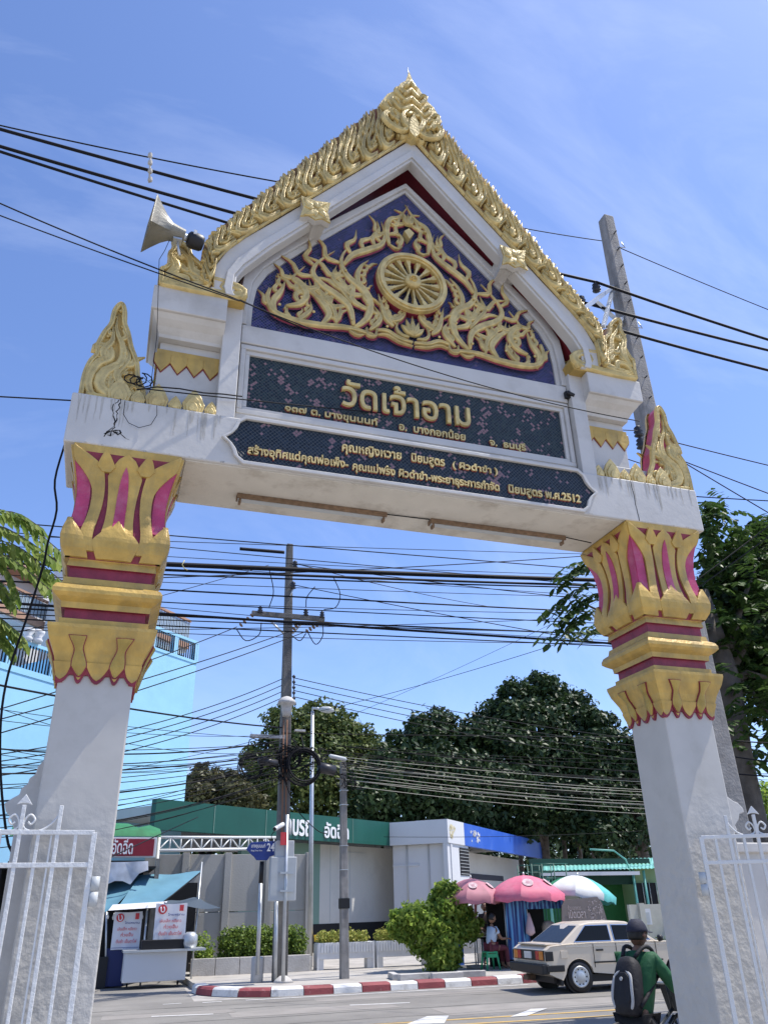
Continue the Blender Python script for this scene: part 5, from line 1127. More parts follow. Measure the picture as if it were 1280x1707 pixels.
# ------------------------------------------------------------------ curtained stall
E_ = empty('curtain_stall', gnd(880, 1620, .125), 'small street stall draped with blue striped plastic curtains', 'stall')
stripe = bpy.data.materials.new('blue_striped_sheet'); stripe.use_nodes = True; t_ = stripe.node_tree; tc = t_.nodes.new('ShaderNodeTexCoord'); wv = t_.nodes.new('ShaderNodeTexWave'); wv.inputs['Scale'].default_value = 2.6; wv.inputs['Distortion'].default_value = .6; t_.links.new(tc.outputs['Object'], wv.inputs[0]); rp2 = t_.nodes.new('ShaderNodeValToRGB'); rp2.color_ramp.elements[0].color = (.02, .05, .20, 1); rp2.color_ramp.elements[1].color = (.12, .35, .62, 1); rp2.color_ramp.elements[0].position = .35; t_.links.new(wv.outputs['Fac'], rp2.inputs[0]); t_.links.new(rp2.outputs[0], t_.nodes['Principled BSDF'].inputs['Base Color']); t_.nodes['Principled BSDF'].inputs['Roughness'].default_value = .5
def curtain(name, x0, x1, Y, z0, z1, m, parent, amp=.07, fq=16, flare=0):
    q = MB(); n = 44; vs = []
    for j in range(7):
        t = j/6
        for i in range(n+1): u = i/n; vs.append((x0+(x1-x0)*u+flare*t*(u-.3), Y+amp*(.4+.6*t)*math.sin(u*fq)+.02*math.sin(u*40+j), z1+(z0-z1)*t))
    q.add(vs, [(j*(n+1)+i, j*(n+1)+i+1, (j+1)*(n+1)+i+1, (j+1)*(n+1)+i) for j in range(6) for i in range(n)], 0, True); return q.build(name, m, parent)
ca, cb = at(842, 1500, 22.3), at(874, 1500, 22.3)
curtain('side_curtain', ca.x, cb.x, 22.3, .35, ca.z, stripe, E_, flare=.12)
cc = at(936, 1502, 22.4); curtain('top_curtain', cb.x, cc.x, 22.35, at(900, 1515, 22.35).z, ca.z, stripe, E_, amp=.03)
MB().box(((ca.x+cc.x)/2, 23.6, 1.0), (cc.x-ca.x, .08, 1.9)).build('dark_backdrop', darkm, E_); MB().box(((cb.x+cc.x)/2, 22.9, .45), (cc.x-cb.x, .8, .7)).build('counter', darkm, E_, bevel=.02)
for x in (ca.x, cc.x): MB().tube([(x, 22.4, .12), (x, 22.4, ca.z+.05)], .025, 6).build('post', steel, E_)
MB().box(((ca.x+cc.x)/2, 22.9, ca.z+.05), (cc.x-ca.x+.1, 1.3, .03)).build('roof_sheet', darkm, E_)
p = at(883, 1545, 22.2); q = MB(); q.lathe([(.02, .35), (.06, .2), (.12, -.02), (.13, -.15), (.03, -.22)], p, 12); tag(q.build('hanging_bag', mat('pinkish_plastic', (.5, .36, .38), .4)), 'pinkish carrier bag hanging from the striped curtain', 'bag')
p = at(914, 1545, 22.6); q = MB(); q.lathe([(.16, -.35), (.20, .0), (.15, .12), (.05, .16)], p, 12); tag(q.build('hanging_shirt', mat('beige_cloth', (.45, .42, .36), .8)), 'beige cloth hung up inside the curtained stall', 'cloth')
# grey printed canvas screen
E_ = empty('printed_screen', gnd(975, 1625, .1), 'grey brown printed canvas screen with pale lettering behind the car', 'screen')
gp = mat('grey_canvas', (.20, .17, .155), .8, var=.08); gpr = mat('pale_print', (.45, .38, .36), .8)
pts_ = [at(x, y, 21.9) for x, y in ((936, 1510), (942, 1500), (995, 1495), (1003, 1505), (1014, 1545), (1016, 1640), (938, 1640))]
MB().prism([(p.x, p.z) for p in pts_], lambda u, v, d_: (u, 21.9+d_, v), 0, .04).build('canvas', gp, E_)
a = at(948, 1532, 21.88); text('screen_lettering', 'ร้านอาหาร', gpr, E_, (a.x, 21.88, at(948, 1517, 21.88).z), .42, .12, .001); text('screen_lettering', 'เปิดเวลา', gpr, E_, (a.x, 21.88, at(948, 1531, 21.88).z), .55, .22, .001, bold=.02)
q = MB(); rr = random.Random(8); c = at(990, 1520, 21.88)
for k in range(60):
    x, z = c.x+rr.uniform(-.22, .26), c.z+rr.uniform(-.3, .3); q.add([(x, 21.885, z), (x+rr.uniform(.02, .07), 21.885, z+rr.uniform(-.02, .03)), (x+rr.uniform(0, .03), 21.885, z-rr.uniform(.02, .07))], [(0, 1, 2)])
q.build('printed_picture', gpr, E_)['kind'] = 'stuff'
# far shed with green tin roof
E_ = empty('tin_roof_shed', at(1040, 1500, 30), 'open shed with pale green corrugated roof and dark mesh front', 'shed'); E_.location.z = 0
tin = mat('green_tin_roof', (.16, .44, .36), .45, var=.12, vs=1.5, dirt=(.30, .5, .42), dirts=(1.5, .5, .8)); shedg = mat('shed_green_wall', (.03, .16, .045), .7, var=.1); shedl = mat('lime_wall', (.24, .34, .17), .7)
ra, rb = at(905, 1452, 27), at(1105, 1448, 27); rc, rd = at(905, 1436, 30), at(1110, 1430, 30)
q = MB(); n = 60; vs = []
for i in range(n+1):
    u = i/n; dz = .03*(i % 2); p = ra.lerp(rb, u); r2 = rc.lerp(rd, u); vs += [p+Vector((0, 0, dz)), r2+Vector((0, 0, dz))]
q.add(vs, [(2*i, 2*i+2, 2*i+3, 2*i+1) for i in range(n)]); q.build('roof', tin, E_)
MB().box(((ra.x+rb.x)/2-.6, 26.95, ra.z-.10), (rb.x-ra.x-1.0, .06, .12)).build('gutter', whitewall, E_)
MB().box((at(980, 1500, 29).x, 29.2, 1.2), (5.5, .1, 2.4)).build('green_wall', shedg, E_); MB().box((at(985, 1480, 28.6).x, 28.4, 2.75), (5.2, .05, .9)).build('mesh_front', mat('dark_green_mesh', (.02, .06, .045), .8), E_)
for x in (915, 1058, 1076): p = at(x, 1480, 27.2); MB().tube([(p.x, 27.2, 0), (p.x, 27.2, ra.z)], .05, 8).build('post', tin, E_)
a = at(1058, 1500, 27.2); MB().tube([(a.x, 27.2, 2.6), (a.x-.15, 27.2, 3.1), (a.x-.6, 27.2, 3.4), (a.x-1.6, 27.2, 3.45)], .03, 6).build('curved_brace', tin, E_)
E_ = empty('lime_house', (16.9, 27.6, 0), 'lime green gabled outbuilding with a dark barred window', 'building')
a = at(1060, 1475, 28.2); MB().box((a.x+2.0, 29.2, 1.5), (4, 2, 3.0)).build('wall', shedl, E_); b = at(1078, 1490, 28.1); MB().box((b.x, 28.15, b.z), (.9, .06, .75)).build('window', darkm, E_)
for k in range(4): MB().tube([(b.x-.45+k*.3, 28.1, b.z-.38), (b.x-.45+k*.3, 28.1, b.z+.38)], .018, 5).build('window_bar', greybox, E_)
E_ = empty('yard_wall', (15, 25, 0), 'cream yard wall with pilasters and a small pinned notice', 'wall')
a = at(1052, 1508, 25.5); cr = mat('cream_wall', (.52, .50, .42), .8, var=.05, dirt=(.4, .38, .32), dirts=(1.5, .5, .8))
MB().box((a.x+3, 25.5, a.z/2), (6.3, .12, a.z)).build('wall_body', cr, E_)
for k in range(4): MB().box((a.x+.3+k*1.25, 25.42, a.z/2+.02), (.2, .14, a.z+.04)).build('pilaster', cr, E_)
b = at(1082, 1528, 25.3); MB().box((b.x, 25.41, b.z), (.28, .02, .48)).build('notice', whitewall, E_); MB().box((b.x, 25.395, b.z-.02), (.15, .01, .3)).build('notice_print', greybox, E_)
E_ = empty('low_hedge', (15.6, 24.6, .1), 'low yellow-green hedge at the foot of the cream wall', 'hedge'); a = at(1078, 1572, 24.8)
leafcloud('foliage', [(a.x-.3+k*.35, 24.8, a.z-.2+.0*k, .3, .3, .34) for k in range(14)], 7000, .08, leaf_hedge, E_, seed=31)
MB().tube([(a.x, 24.8, .1), (a.x, 24.8, .6)], .03, 6).build('stem', barkm, E_)
# scaffold rack
E_ = empty('scaffold_rack', at(915, 1470, 25.5), 'dark green tubular rack standing by the blue fascia', 'rack'); E_.location.z = 0
for Y in (25.4, 26.4):
    for x in (888, 905, 925, 945): p = at(x, 1470, 25.4); MB().tube([(p.x, Y, .1), (p.x, Y, at(x, 1440, 25.4).z)], .02, 6).build('upright', greenpaint, E_)
    for y in (1440, 1452, 1464): a, b = at(888, y, 25.4), at(945, y, 25.4); MB().tube([(a.x, Y, a.z), (b.x, Y, b.z)], .018, 6).build('cross_tube', greenpaint, E_)

# ================================================================== TREES BEHIND
def lb(px, py, Y, r_, rz=None): p = at(px, py, Y); return (p.x, p.y, p.z, r_, r_*.9, rz or r_*.8)
tree('round_crowned_tree', 'dark round crowned tree rising behind the white fascia', (18.5, 46, 0), 12, [lb(720, 1235, 46, 2.2), lb(690, 1262, 45, 2.0), lb(765, 1262, 46, 2.4), lb(650, 1310, 45, 2.2), lb(700, 1310, 44, 2.6), lb(780, 1320, 44, 2.8), lb(735, 1350, 44, 2.6), lb(640, 1350, 44, 2.2), lb(730, 1205, 46, 1.2)], 26000, .34, leaf_dark, tr=.35, seed=21)
tree('tall_spreading_tree', 'tallest dark spreading tree between the fascia and the lotus column', (26, 47, 0), 15, [lb(860, 1170, 48, 1.7), lb(905, 1160, 48, 1.9), lb(950, 1185, 48, 1.8), lb(835, 1205, 48, 2.0), lb(890, 1215, 47, 2.8), lb(960, 1225, 47, 2.4), lb(1000, 1210, 48, 1.2), lb(830, 1270, 46, 2.6), lb(900, 1285, 46, 3.0), lb(970, 1290, 46, 2.8), lb(860, 1345, 45, 2.6), lb(810, 1235, 46, 1.6), lb(920, 1340, 45, 2.2)], 36000, .36, leaf_dark, tr=.4, seed=22, limbs=9)
tree('broad_leafed_tree', 'sunlit dark tree close against the lotus column and green tin roof', (31, 44, 0), 12, [lb(1030, 1260, 45, 2.2), lb(1010, 1300, 45, 2.4), lb(1060, 1300, 45, 2.5), lb(985, 1350, 44, 2.3), lb(1050, 1360, 44, 2.4), lb(1010, 1395, 43, 1.7), lb(1075, 1270, 46, 1.8)], 20000, .36, leaf_dark, tr=.35, seed=23)
tree('feathery_tree', 'lighter green feathery tree behind the middle power pole', (11.5, 50, 0), 12, [lb(500, 1225, 50, 2.3), lb(550, 1215, 50, 2.1), lb(585, 1245, 50, 1.8), lb(470, 1275, 50, 2.2), lb(540, 1270, 49, 3.0), lb(600, 1290, 49, 2.5), lb(435, 1315, 49, 1.9), lb(500, 1325, 48, 2.8), lb(570, 1340, 48, 2.8), lb(612, 1350, 48, 1.7), lb(480, 1240, 50, 1.5), lb(400, 1330, 48, 1.4)], 32000, .32, leaf_mid, tr=.35, seed=24, limbs=9)
tree('olive_tree', 'sparse olive brown tree beside the sky blue building', (5.2, 46, 0), 8, [lb(335, 1310, 46, 1.3), lb(355, 1325, 46, 1.5), lb(375, 1310, 46, 1.0), lb(330, 1340, 45, 1.3), lb(390, 1345, 45, 1.6)], 7500, .28, leaf_brown, tr=.2, seed=25)
E_ = empty('tree_belt', (22, 60, 0), None, None, kind='stuff'); g_ = leafcloud('far_wood', [(x, 62+3*math.sin(x), 4.0, 4.2, 3, 4.4) for x in range(2, 60, 4)], 30000, .55, leaf_dark, None, seed=40); g_['kind'] = 'stuff'; bpy.data.objects.remove(E_)
for i, (px_, Y) in enumerate(((905, 52), (935, 53), (960, 52.5), (985, 51), (868, 54))):
    b = at(px_, 1400, Y); E_ = empty('slim_tree', (b.x, Y, 0), ['slim dark trunk close behind the end of the blue fascia', 'slim trunk with ivy right of the blue fascia end', 'slim pale trunk over the green rack', 'slim trunk farthest from the blue fascia, near the tin roof', 'slim trunk rising from behind the middle of the blue fascia'][i], 'tree', 'slim trunks behind the tin shed')
    MB().tube([(b.x, Y, 0), (b.x+.2*math.sin(i), Y, 5), (b.x+.4*math.sin(i*2), Y, 10.5)], [.2, .16, .08], 8).build('trunk', barkm, E_)
    leafcloud('crown', [(b.x, Y, 9.6, 1.5, 1.3, 1.4), (b.x+.3, Y, 7.0, .8, .7, 1.6)], 1800, .3, leaf_mid if i == 2 else leaf_dark, E_, seed=50+i)

# near tree behind the right column
def pinnate(q, P_, n, ln, wd, rr, droop=.4):
    C = catmull(P_, n)
    for i in range(1, n+1):
        p = C[i]; t = (C[i]-C[i-1]).normalized(); sd = t.cross(Vector((0, 0, 1))).normalized()
        for s_ in (-1, 1):
            d_ = (sd*s_*.8+t*.45+Vector((0, 0, -droop))+Vector((rr.uniform(-.2, .2), rr.uniform(-.2, .2), rr.uniform(-.25, .25)))).normalized(); L_ = ln*rr.uniform(.75, 1.15); wv_ = d_.cross(Vector((rr.uniform(-.4, .4), rr.uniform(-.4, .4), 1))).normalized()*wd*rr.uniform(.8, 1.1); up_ = d_.cross(wv_).normalized()*wd*.18
            q.add([p, p+d_*L_*.22+wv_*.7-up_, p+d_*L_*.62+wv_-up_, p+d_*L_, p+d_*L_*.62-wv_-up_, p+d_*L_*.22-wv_*.7-up_, p+d_*L_*.5], [(0, 1, 6), (1, 2, 6), (2, 3, 6), (3, 4, 6), (4, 5, 6), (5, 0, 6)])
E_ = empty('broad_leaf_tree', (8.2, 10.6, 0), 'large shady broad leafed tree with thick trunk behind the lotus column', 'tree')
tb = at(1262, 1420, 10.6); tt = at(1213, 1130, 10.6)
MB().tube([(tb.x+.10, 10.6, 0), (tb.x, 10.6, tb.z), ((tb.x+tt.x)/2-.05, 10.6, (tb.z+tt.z)/2), (tt.x, 10.6, tt.z), (tt.x-.05, 10.7, tt.z+1.6)], [.30, .24, .21, .19, .10], 14).build('trunk', barkm, E_)
for e, r_ in ((at(1290, 1010, 10.9), .09), (at(1280, 1130, 10.3), .10), (at(1180, 990, 11), .08), (at(1265, 930, 11), .07), (at(960, 1000, 10.8), .05), (at(1290, 1200, 10.4), .06)):
    s0 = Vector((tt.x, 10.6, tt.z))+Vector((0, 0, random.uniform(-.3, .4))); MB().tube([s0, s0.lerp(e, .5)+Vector((0, 0, .12)), e], [r_, r_*.7, r_*.3], 8).build('limb', barkm, E_)
q = MB(); rr = random.Random(77)
ends = [(1190, 870, 11), (1215, 905, 10.9), (1260, 900, 11), (1240, 945, 10.8), (1200, 960, 11), (1280, 960, 10.7), (1185, 1010, 11), (1240, 1000, 10.6), (1275, 1030, 10.5), (1210, 1050, 10.8), (1190, 1080, 10.9), (1250, 1070, 10.5), (1290, 1100, 10.4), (1230, 1120, 10.6), (1270, 1150, 10.3), (1200, 1140, 10.9), (1290, 1190, 10.3), (1260, 1185, 10.3), (1275, 1240, 10.3), (1170, 900, 11.2), (1300, 905, 11)]
for (x, y, Y) in ends:
    for k in range(20):
        p0 = at(x+rr.uniform(-36, 34), y+rr.uniform(-38, 34), Y+rr.uniform(-.5, .8)); d_ = Vector((rr.uniform(-1, 1), rr.uniform(-.6, .6), rr.uniform(-.5, .35))).normalized()*rr.uniform(.3, .55); pinnate(q, [p0, p0+d_*.5+Vector((0, 0, .03)), p0+d_+Vector((0, 0, -.06))], 6, .16, .048, rr)
for a, b in (((985, 985), (905, 1068)), ((975, 945), (925, 985)), ((985, 965), (915, 1030)), ((1000, 1010), (930, 1062)), ((985, 940), (940, 958)), ((1010, 1045), (965, 1062)), ((1000, 990), (950, 1035)), ((1060, 960), (985, 940)), ((1170, 855), (1202, 862)), ((1160, 878), (1190, 882)), ((1170, 845), (1195, 850)), ((1175, 885), (1185, 900))):
    for k in range(3):
        p0 = at(a[0]+rr.uniform(-8, 8), a[1]+rr.uniform(-8, 8), 10.6+rr.uniform(-.3, .3)); p1 = at(b[0]+rr.uniform(-12, 12), b[1]+rr.uniform(-8, 8), 10.3+rr.uniform(-.3, .3)); pinnate(q, [p0, p0.lerp(p1, .5)+Vector((0, 0, .05)), p1], 8, .19, .05, rr)
q.build('crown', leaf_near, E_)
leafcloud('inner_foliage', [lb(1255, 990, 11.5, .9), lb(1265, 1085, 11.2, .8), lb(1215, 1060, 11.8, .6), lb(1290, 1150, 11, .6), lb(1230, 960, 12, .7), lb(1290, 900, 12, .6)], 20000, .15, leaf_dark, E_, seed=60, shell=.1)
# far greenery right of the trunk
tree('sunlit_bush_tree', 'yellow-green sunlit tree low behind the boundary wall and thick trunk', (18, 20, 0), 5, [lb(1272, 1372, 20, .8, 1.0), lb(1290, 1350, 20, 1.0), lb(1255, 1400, 19, .6)], 4500, .14, leaf_bright, tr=.12, seed=61)
# left hanging tree
E_ = empty('feathery_leafed_tree', (-2.6, 9, 0), 'yellow-green tree with drooping leaflet sprays overhanging beside the lotus column', 'tree')
MB().tube([(-3.6, 9.2, 0), (-3.5, 9.2, 3), (-3.2, 9.1, 6)], [.2, .16, .08], 10).build('trunk', barkm, E_)
q = MB(); rr = random.Random(91)
tw = [((-70, 850), (20, 862), (100, 925)), ((-70, 870), (10, 880), (95, 935)), ((-60, 905), (20, 905), (104, 968)), ((-60, 935), (10, 925), (90, 985)), ((-60, 925), (0, 930), (30, 985)), ((-60, 1010), (0, 1030), (42, 1062)), ((-60, 1000), (-10, 1020), (30, 1050)), ((-60, 900), (30, 915), (80, 960)), ((-70, 860), (20, 858), (70, 885)), ((-50, 960), (-5, 970), (22, 1000)), ((-60, 1030), (-10, 1045), (20, 1075))]
for t3 in tw:
    for k in range(2):
        dy = rr.uniform(-8, 8); Y = 8.6+rr.uniform(-.4, .4); P_ = [at(x, y+dy, Y) for x, y in t3]; pinnate(q, P_, 20, .17, .028, rr, droop=.7); MB().tube(catmull(P_, 8), .006, 4).build('twig', barkm, E_)
q.build('crown', leaf_pinn, E_)
for e in (at(-70, 860, 8.8), at(-60, 1010, 8.8)): MB().tube([Vector((-3.2, 9.1, 5.4)), Vector((-3.2, 9.1, 5.4)).lerp(e, .5), e], [.07, .05, .03], 7).build('limb', barkm, E_)

# ================================================================== POLES AND LINES
def insul(q, p, ax=Vector((0, 0, 1)), s_=1.): q.lathe([(.03*s_, -.10*s_), (.07*s_, -.08*s_), (.035*s_, -.05*s_), (.07*s_, -.02*s_), (.035*s_, .01*s_), (.06*s_, .04*s_), (.02*s_, .08*s_)], p, 10, axis=ax)
blkins = mat('dark_insulator', (.03, .03, .035), .4)
# big pole right behind gate
E_ = empty('concrete_pole', (7.75, 9, 0), 'tall square concrete power pole leaning past the gate roof with a steel bracket', 'pole')
t0 = at(1009, 365, 9.0)
MB().loft([[(t0.x+sx*a*.95, 9.0+sy*a, z) for sx, sy in ((-1, -1), (1, -1), (1, 1), (-1, 1))] for z, a in ((0, .19), (6, .165), (t0.z, .11))]).build('shaft', concrete, E_, bevel=.02)
for k in range(16): z = t0.z-.5-k*.42; MB().tube([(t0.x+.02, 9.0-.2, z), (t0.x+.02, 9.0-.1, z)], .012, 6).build('bolt_hole', blackm, E_)
for k in (0, 1, 2): z = t0.z-.9-k*1.9; MB().tube([(t0.x-.01, 8.83, z), (t0.x+.10, 8.76, z-.05), (t0.x+.05, 8.78, z+.08)], .012, 6).build('step_rung', steel, E_)
a0, a1 = at(1035, 470, 8.9), at(975, 512, 8.7); b0, b1 = at(1045, 528, 8.9), at(1000, 560, 8.7)
for a, b in ((at(1022, 478, 9), at(968, 518, 8.2)), (at(1040, 528, 9), at(1000, 560, 8.2)), (at(1020, 485, 9), at(1005, 545, 8.4)), (at(990, 500, 8.6), at(1040, 545, 9.0))):
    v = (b-a); T = Matrix((v.normalized(), v.normalized().orthogonal().normalized(), v.normalized().cross(v.normalized().orthogonal().normalized()))).transposed(); MB().box((a+b)/2, (v.length, .06, .06), T=T).build('bracket_arm', steel, E_)
for px_, py_ in ((993, 478), (968, 500), (990, 540), (1063, 718), (1067, 738)): q = MB(); insul(q, at(px_, py_, 8.75), s_=1.1); q.build('insulator', blkins, E_)
# middle pole
E_ = empty('power_pole', (4.5, 22, .12), 'slim grey concrete power pole with crossarm and dome camera in the middle', 'pole')
pt, pb_ = at(483, 908, 22), at(466, 1636, 22)
MB().loft([[(pt.x*t+pb_.x*(1-t)+sx*a, 22+sy*a, pb_.z+(pt.z-pb_.z)*t) for sx, sy in ((-1, -1), (1, -1), (1, 1), (-1, 1))] for t, a in ((0, .17), (.5, .14), (1, .095))]).build('shaft', concrete_dk, E_, bevel=.02)
ca_, cb_ = at(420, 1022, 21.85), at(541, 1032, 21.85)
MB().box((ca_+cb_)/2, ((cb_-ca_).length, .1, .14), T=Matrix.Rotation(math.atan2(ca_.z-cb_.z, cb_.x-ca_.x), 3, 'Y')).build('crossarm', concrete_dk, E_, bevel=.01)
for x, y in ((434, 1016), (510, 1020), (537, 1024)): q = MB(); insul(q, at(x, y, 21.8), s_=1.2); q.build('insulator', blkins, E_)
for a, b in (((452, 1036), (473, 1056)), ((505, 1038), (488, 1056))): MB().tube([at(*a, 21.8), at(*b, 21.85)], .03, 6).build('brace', steel, E_)
for a, b in (((420, 1026), (402, 1042)), ((498, 1040), (486, 1052)), ((528, 1042), (512, 1052))):
    A_, B_ = at(*a, 21.7), at(*b, 21.6); q = MB()
    for k in range(4): q.lathe([(.02, -.03), (.07, 0), (.02, .03)], A_.lerp(B_, k/3), 10, axis=(B_-A_).normalized())
    q.build('strain_insulator', rust, E_)
for x, y in ((492, 940), (489, 975)): q = MB(); insul(q, at(x, y, 21.8), s_=1.3); q.build('insulator', blkins, E_); MB().tube([at(x, y+6, 21.8), at(483, y+22, 21.9)], .025, 6).build('bracket', steel, E_)
q = MB()
for k in range(5): p = at(490, 1128+k*9, 21.8); q.lathe([(.02, -.05), (.055, 0), (.02, .05)], p, 8)
q.tube([at(490, 1125, 21.8), at(490, 1168, 21.8)], .015, 6); q.build('spool_rack', blkins, E_)
for pts_ in ([(448, 945), (456, 985), (449, 1012)], [(525, 978), (512, 995), (510, 1012)], [(555, 960), (567, 990), (560, 1012), (540, 1016)], [(394, 1048), (410, 1068), (432, 1058), (436, 1038)], [(487, 1060), (500, 1068), (510, 1056)], [(512, 1052), (526, 1074), (538, 1060), (538, 1038)]):
    MB().tube(catmull([at(x, y, 21.7) for x, y in pts_], 12), .015, 5).build('jumper_cable', cablem, E_)
q = MB(); pc = at(478, 1175, 21.7); q.lathe([(.10, -.32), (.14, -.14), (.16, .0), (.26, .03), (.24, .10), (.14, .2), (.03, .24)], pc, 20); tag(q.build('dome_camera', concrete_lt), 'pale dome shaped housing fixed high on the middle pole', 'camera')
for x in (473, 479): MB().tube([at(x, 1200, 21.8), at(x-3, 1400, 21.8)], .012, 6).build('cable_riser', mat('rusty_conduit', (.28, .13, .07), .8) if 'rusty_conduit' not in MT else MT['rusty_conduit'], E_)
MB().tube([at(461, 1500, 21.8), at(459, 1634, 21.8)], .05, 8).build('conduit', steel, E_)
# cable coils
def coil(px, py, rad, Y, label, tk=.03, tilt=.2):
    q = MB(); c = at(px, py, Y); rr = random.Random(int(px))
    for k in range(8):
        r_ = rad*(1+rr.uniform(-.10, .10)); ox, oz = rr.uniform(-.04, .04), rr.uniform(-.04, .04)
        q.tube([c+Vector((ox+r_*math.cos(2*PI*i/22), .03*k+tilt*r_*math.sin(2*PI*i/22), oz+r_*math.sin(2*PI*i/22))) for i in range(23)], tk*.38, 6)
    tag(q.build('cable_coil', cablem), label, 'cable coil', 'coiled cables at the middle pole')
coil(420, 1277, .31, 21.6, 'black cable coil hanging on the blue building side of the pole')
coil(507, 1277, .44, 21.5, 'largest black cable coil, just beyond the middle power pole', .045)
coil(484, 1262, .3, 21.7, 'black cable coil half behind the middle power pole')
for x, y, w_, h_, lb_ in ((447, 1270, .6, .28, 'black splice box on the cables beside the first coil'), (545, 1282, .55, .4, 'large black splice box beside the biggest coil'), (563, 1263, .55, .16, 'slim grey topped splice closure above the short post')):
    q = MB(); q.lathe([(.02, -w_/2), (h_*.36, -w_/2+.05), (h_*.36, w_/2-.05), (.02, w_/2)], at(x, y, 21.6), 12, axis=Vector((1, .2, -.12)).normalized()); tag(q.build('splice_box', blkins if y != 1263 else greybox), lb_, 'cable box', 'cable splice boxes')
q = MB(); q.box(at(446, 1228, 21.9), (.95, .12, .09)); q.box(at(500, 1218, 21.9), (.3, .12, .05)); tag(q.build('cable_bracket', concrete_lt), 'pale horizontal cable bracket arm across the middle pole', 'bracket')
q = MB(); rr = random.Random(6)
for k in range(16):
    x0, y0 = rr.uniform(440, 530), rr.uniform(1240, 1300); pts_ = [at(x0+rr.uniform(-26, 26), y0+rr.uniform(-22, 22), 21.7+rr.uniform(-.1, .2)) for _ in range(5)]; q.tube(catmull(pts_, 14), .014, 5)
for k in range(8):
    x0, y0 = rr.uniform(545, 590), rr.uniform(1270, 1310); pts_ = [at(x0+rr.uniform(-18, 18), y0+rr.uniform(-16, 16), 21.7) for _ in range(5)]; q.tube(catmull(pts_, 14), .012, 5)
q.tube(catmull([at(*a, 21.6) for a in ((474, 1300), (490, 1340), (505, 1362), (530, 1385), (545, 1390))], 14), .012, 5)
o_ = q.build('cable_tangle', cablem); o_['kind'] = 'stuff'
# thin cctv mast with boxes
E_ = empty('camera_mast', gnd(474, 1637, .125), 'thin white mast carrying a street camera and grey cabinets', 'mast')
a, b = at(479, 1358, 21.2), at(472, 1636, 21.2); MB().tube([a, b], .045, 10).build('mast', steel, E_); b2 = at(452, 1634, 21.4)
MB().box(at(474, 1420, 21.3), (.48, .16, .52)).build('cabinet', greybox, E_, bevel=.015); MB().box(at(471, 1465, 21.3), (.66, .22, 1.0)).build('cabinet', greybox, E_, bevel=.02)
for y in (1455, 1485): MB().box(at(478, y, 21.12), (.34, .05, .05)).build('clamp_band', steel, E_)
v = (at(458, 1382, 20.9)-at(472, 1374, 21.1)); q = MB(); q.tube([at(472, 1374, 21.1), at(458, 1382, 20.8)], .055, 12); q.build('camera', whitepaint, E_, bevel=.004); MB().tube([at(458.4, 1381.8, 20.81), at(457.6, 1382.2, 20.79)], .045, 12).build('lens', blackm, E_)
MB().box(at(473, 1398, 21.1), (.16, .03, .30)).build('red_sticker', mred, E_)
MB().tube(catmull([at(*p, 20.9) for p in ((460, 1384), (453, 1392), (455, 1404), (462, 1400))], 12), .01, 5).build('cable_loop', cablem, E_)
q = MB(); q.lathe([(.26, 0), (.2, .06), (.09, .14)], gnd(472, 1638, .125), 10); q.build('footing', concrete_lt, E_)
# street name sign
E_ = empty('street_name_sign', gnd(428, 1638, .125), 'dark blue street name sign 24 on a steel post with concrete foot', 'sign')
nb_ = mat('sign_blue', (.02, .045, .22), .35); o = at(428, 1638, 21.6)
MB().tube([at(429, 1625, 21.6), at(435, 1470, 21.6)], .05, 12).build('post', steel, E_); MB().tube([at(435, 1472, 21.6), at(437, 1436, 21.6)], .055, 12).build('post_head', blackm, E_)
MB().lathe([(.15, 0), (.15, .52), (.11, .55)], gnd(428, 1638, .125), 20).build('concrete_foot', concrete_lt, E_, bevel=.01)
q = MB(); P_ = [at(x, y, 21.5) for x, y in ((411, 1416), (419, 1404), (458, 1402), (459.5, 1425), (450, 1428), (446, 1434), (428, 1434), (424, 1428), (419, 1424))]
q.prism([(p.x, p.z) for p in P_], lambda u, v, d_: (u, 21.5+d_, v), 0, .06); q.build('plate', nb_, E_, bevel=.008)
a = at(419, 1414, 21.5); text('name_lettering', 'บางขุนนนท์', signwhite, E_, (a.x, 21.49, at(420, 1415, 21.5).z), .36, .12, .001, bold=.01); text('name_lettering', 'Bang Khun Non', signwhite, E_, (a.x, 21.49, at(420, 1420, 21.5).z), .28, .05, .001); a = at(445, 1418, 21.5); text('number_lettering', '24', signwhite, E_, (a.x, 21.49, at(445, 1419, 21.5).z), .19, .19, .001, bold=.02)
q = MB(); q.tube([at(438, 1403, 21.55), at(438, 1398, 21.55)], .02, 8); q.build('finial', blackm, E_)
# lamp post
E_ = empty('street_lamp', gnd(517, 1608, .12), 'slender grey street lamp with a single short arm', 'street lamp')
lp = at(521, 1186, 27); MB().tube([(at(517, 1600, 27).x, 27, .1), (lp.x, 27, lp.z)], [.085, .06], 10).build('pole', steel, E_)
MB().tube([lp, lp+Vector((0, 0, .12)), at(533, 1182, 26.8)], .04, 8).build('arm', steel, E_); q = MB(); q.lathe([(.04, 0), (.10, .12), (.12, .35), (.05, .52)], at(532, 1182, 26.8), 12, axis=(at(554, 1184, 26.6)-at(532, 1182, 26.8)).normalized()); q.build('lamp_head', greybox, E_)
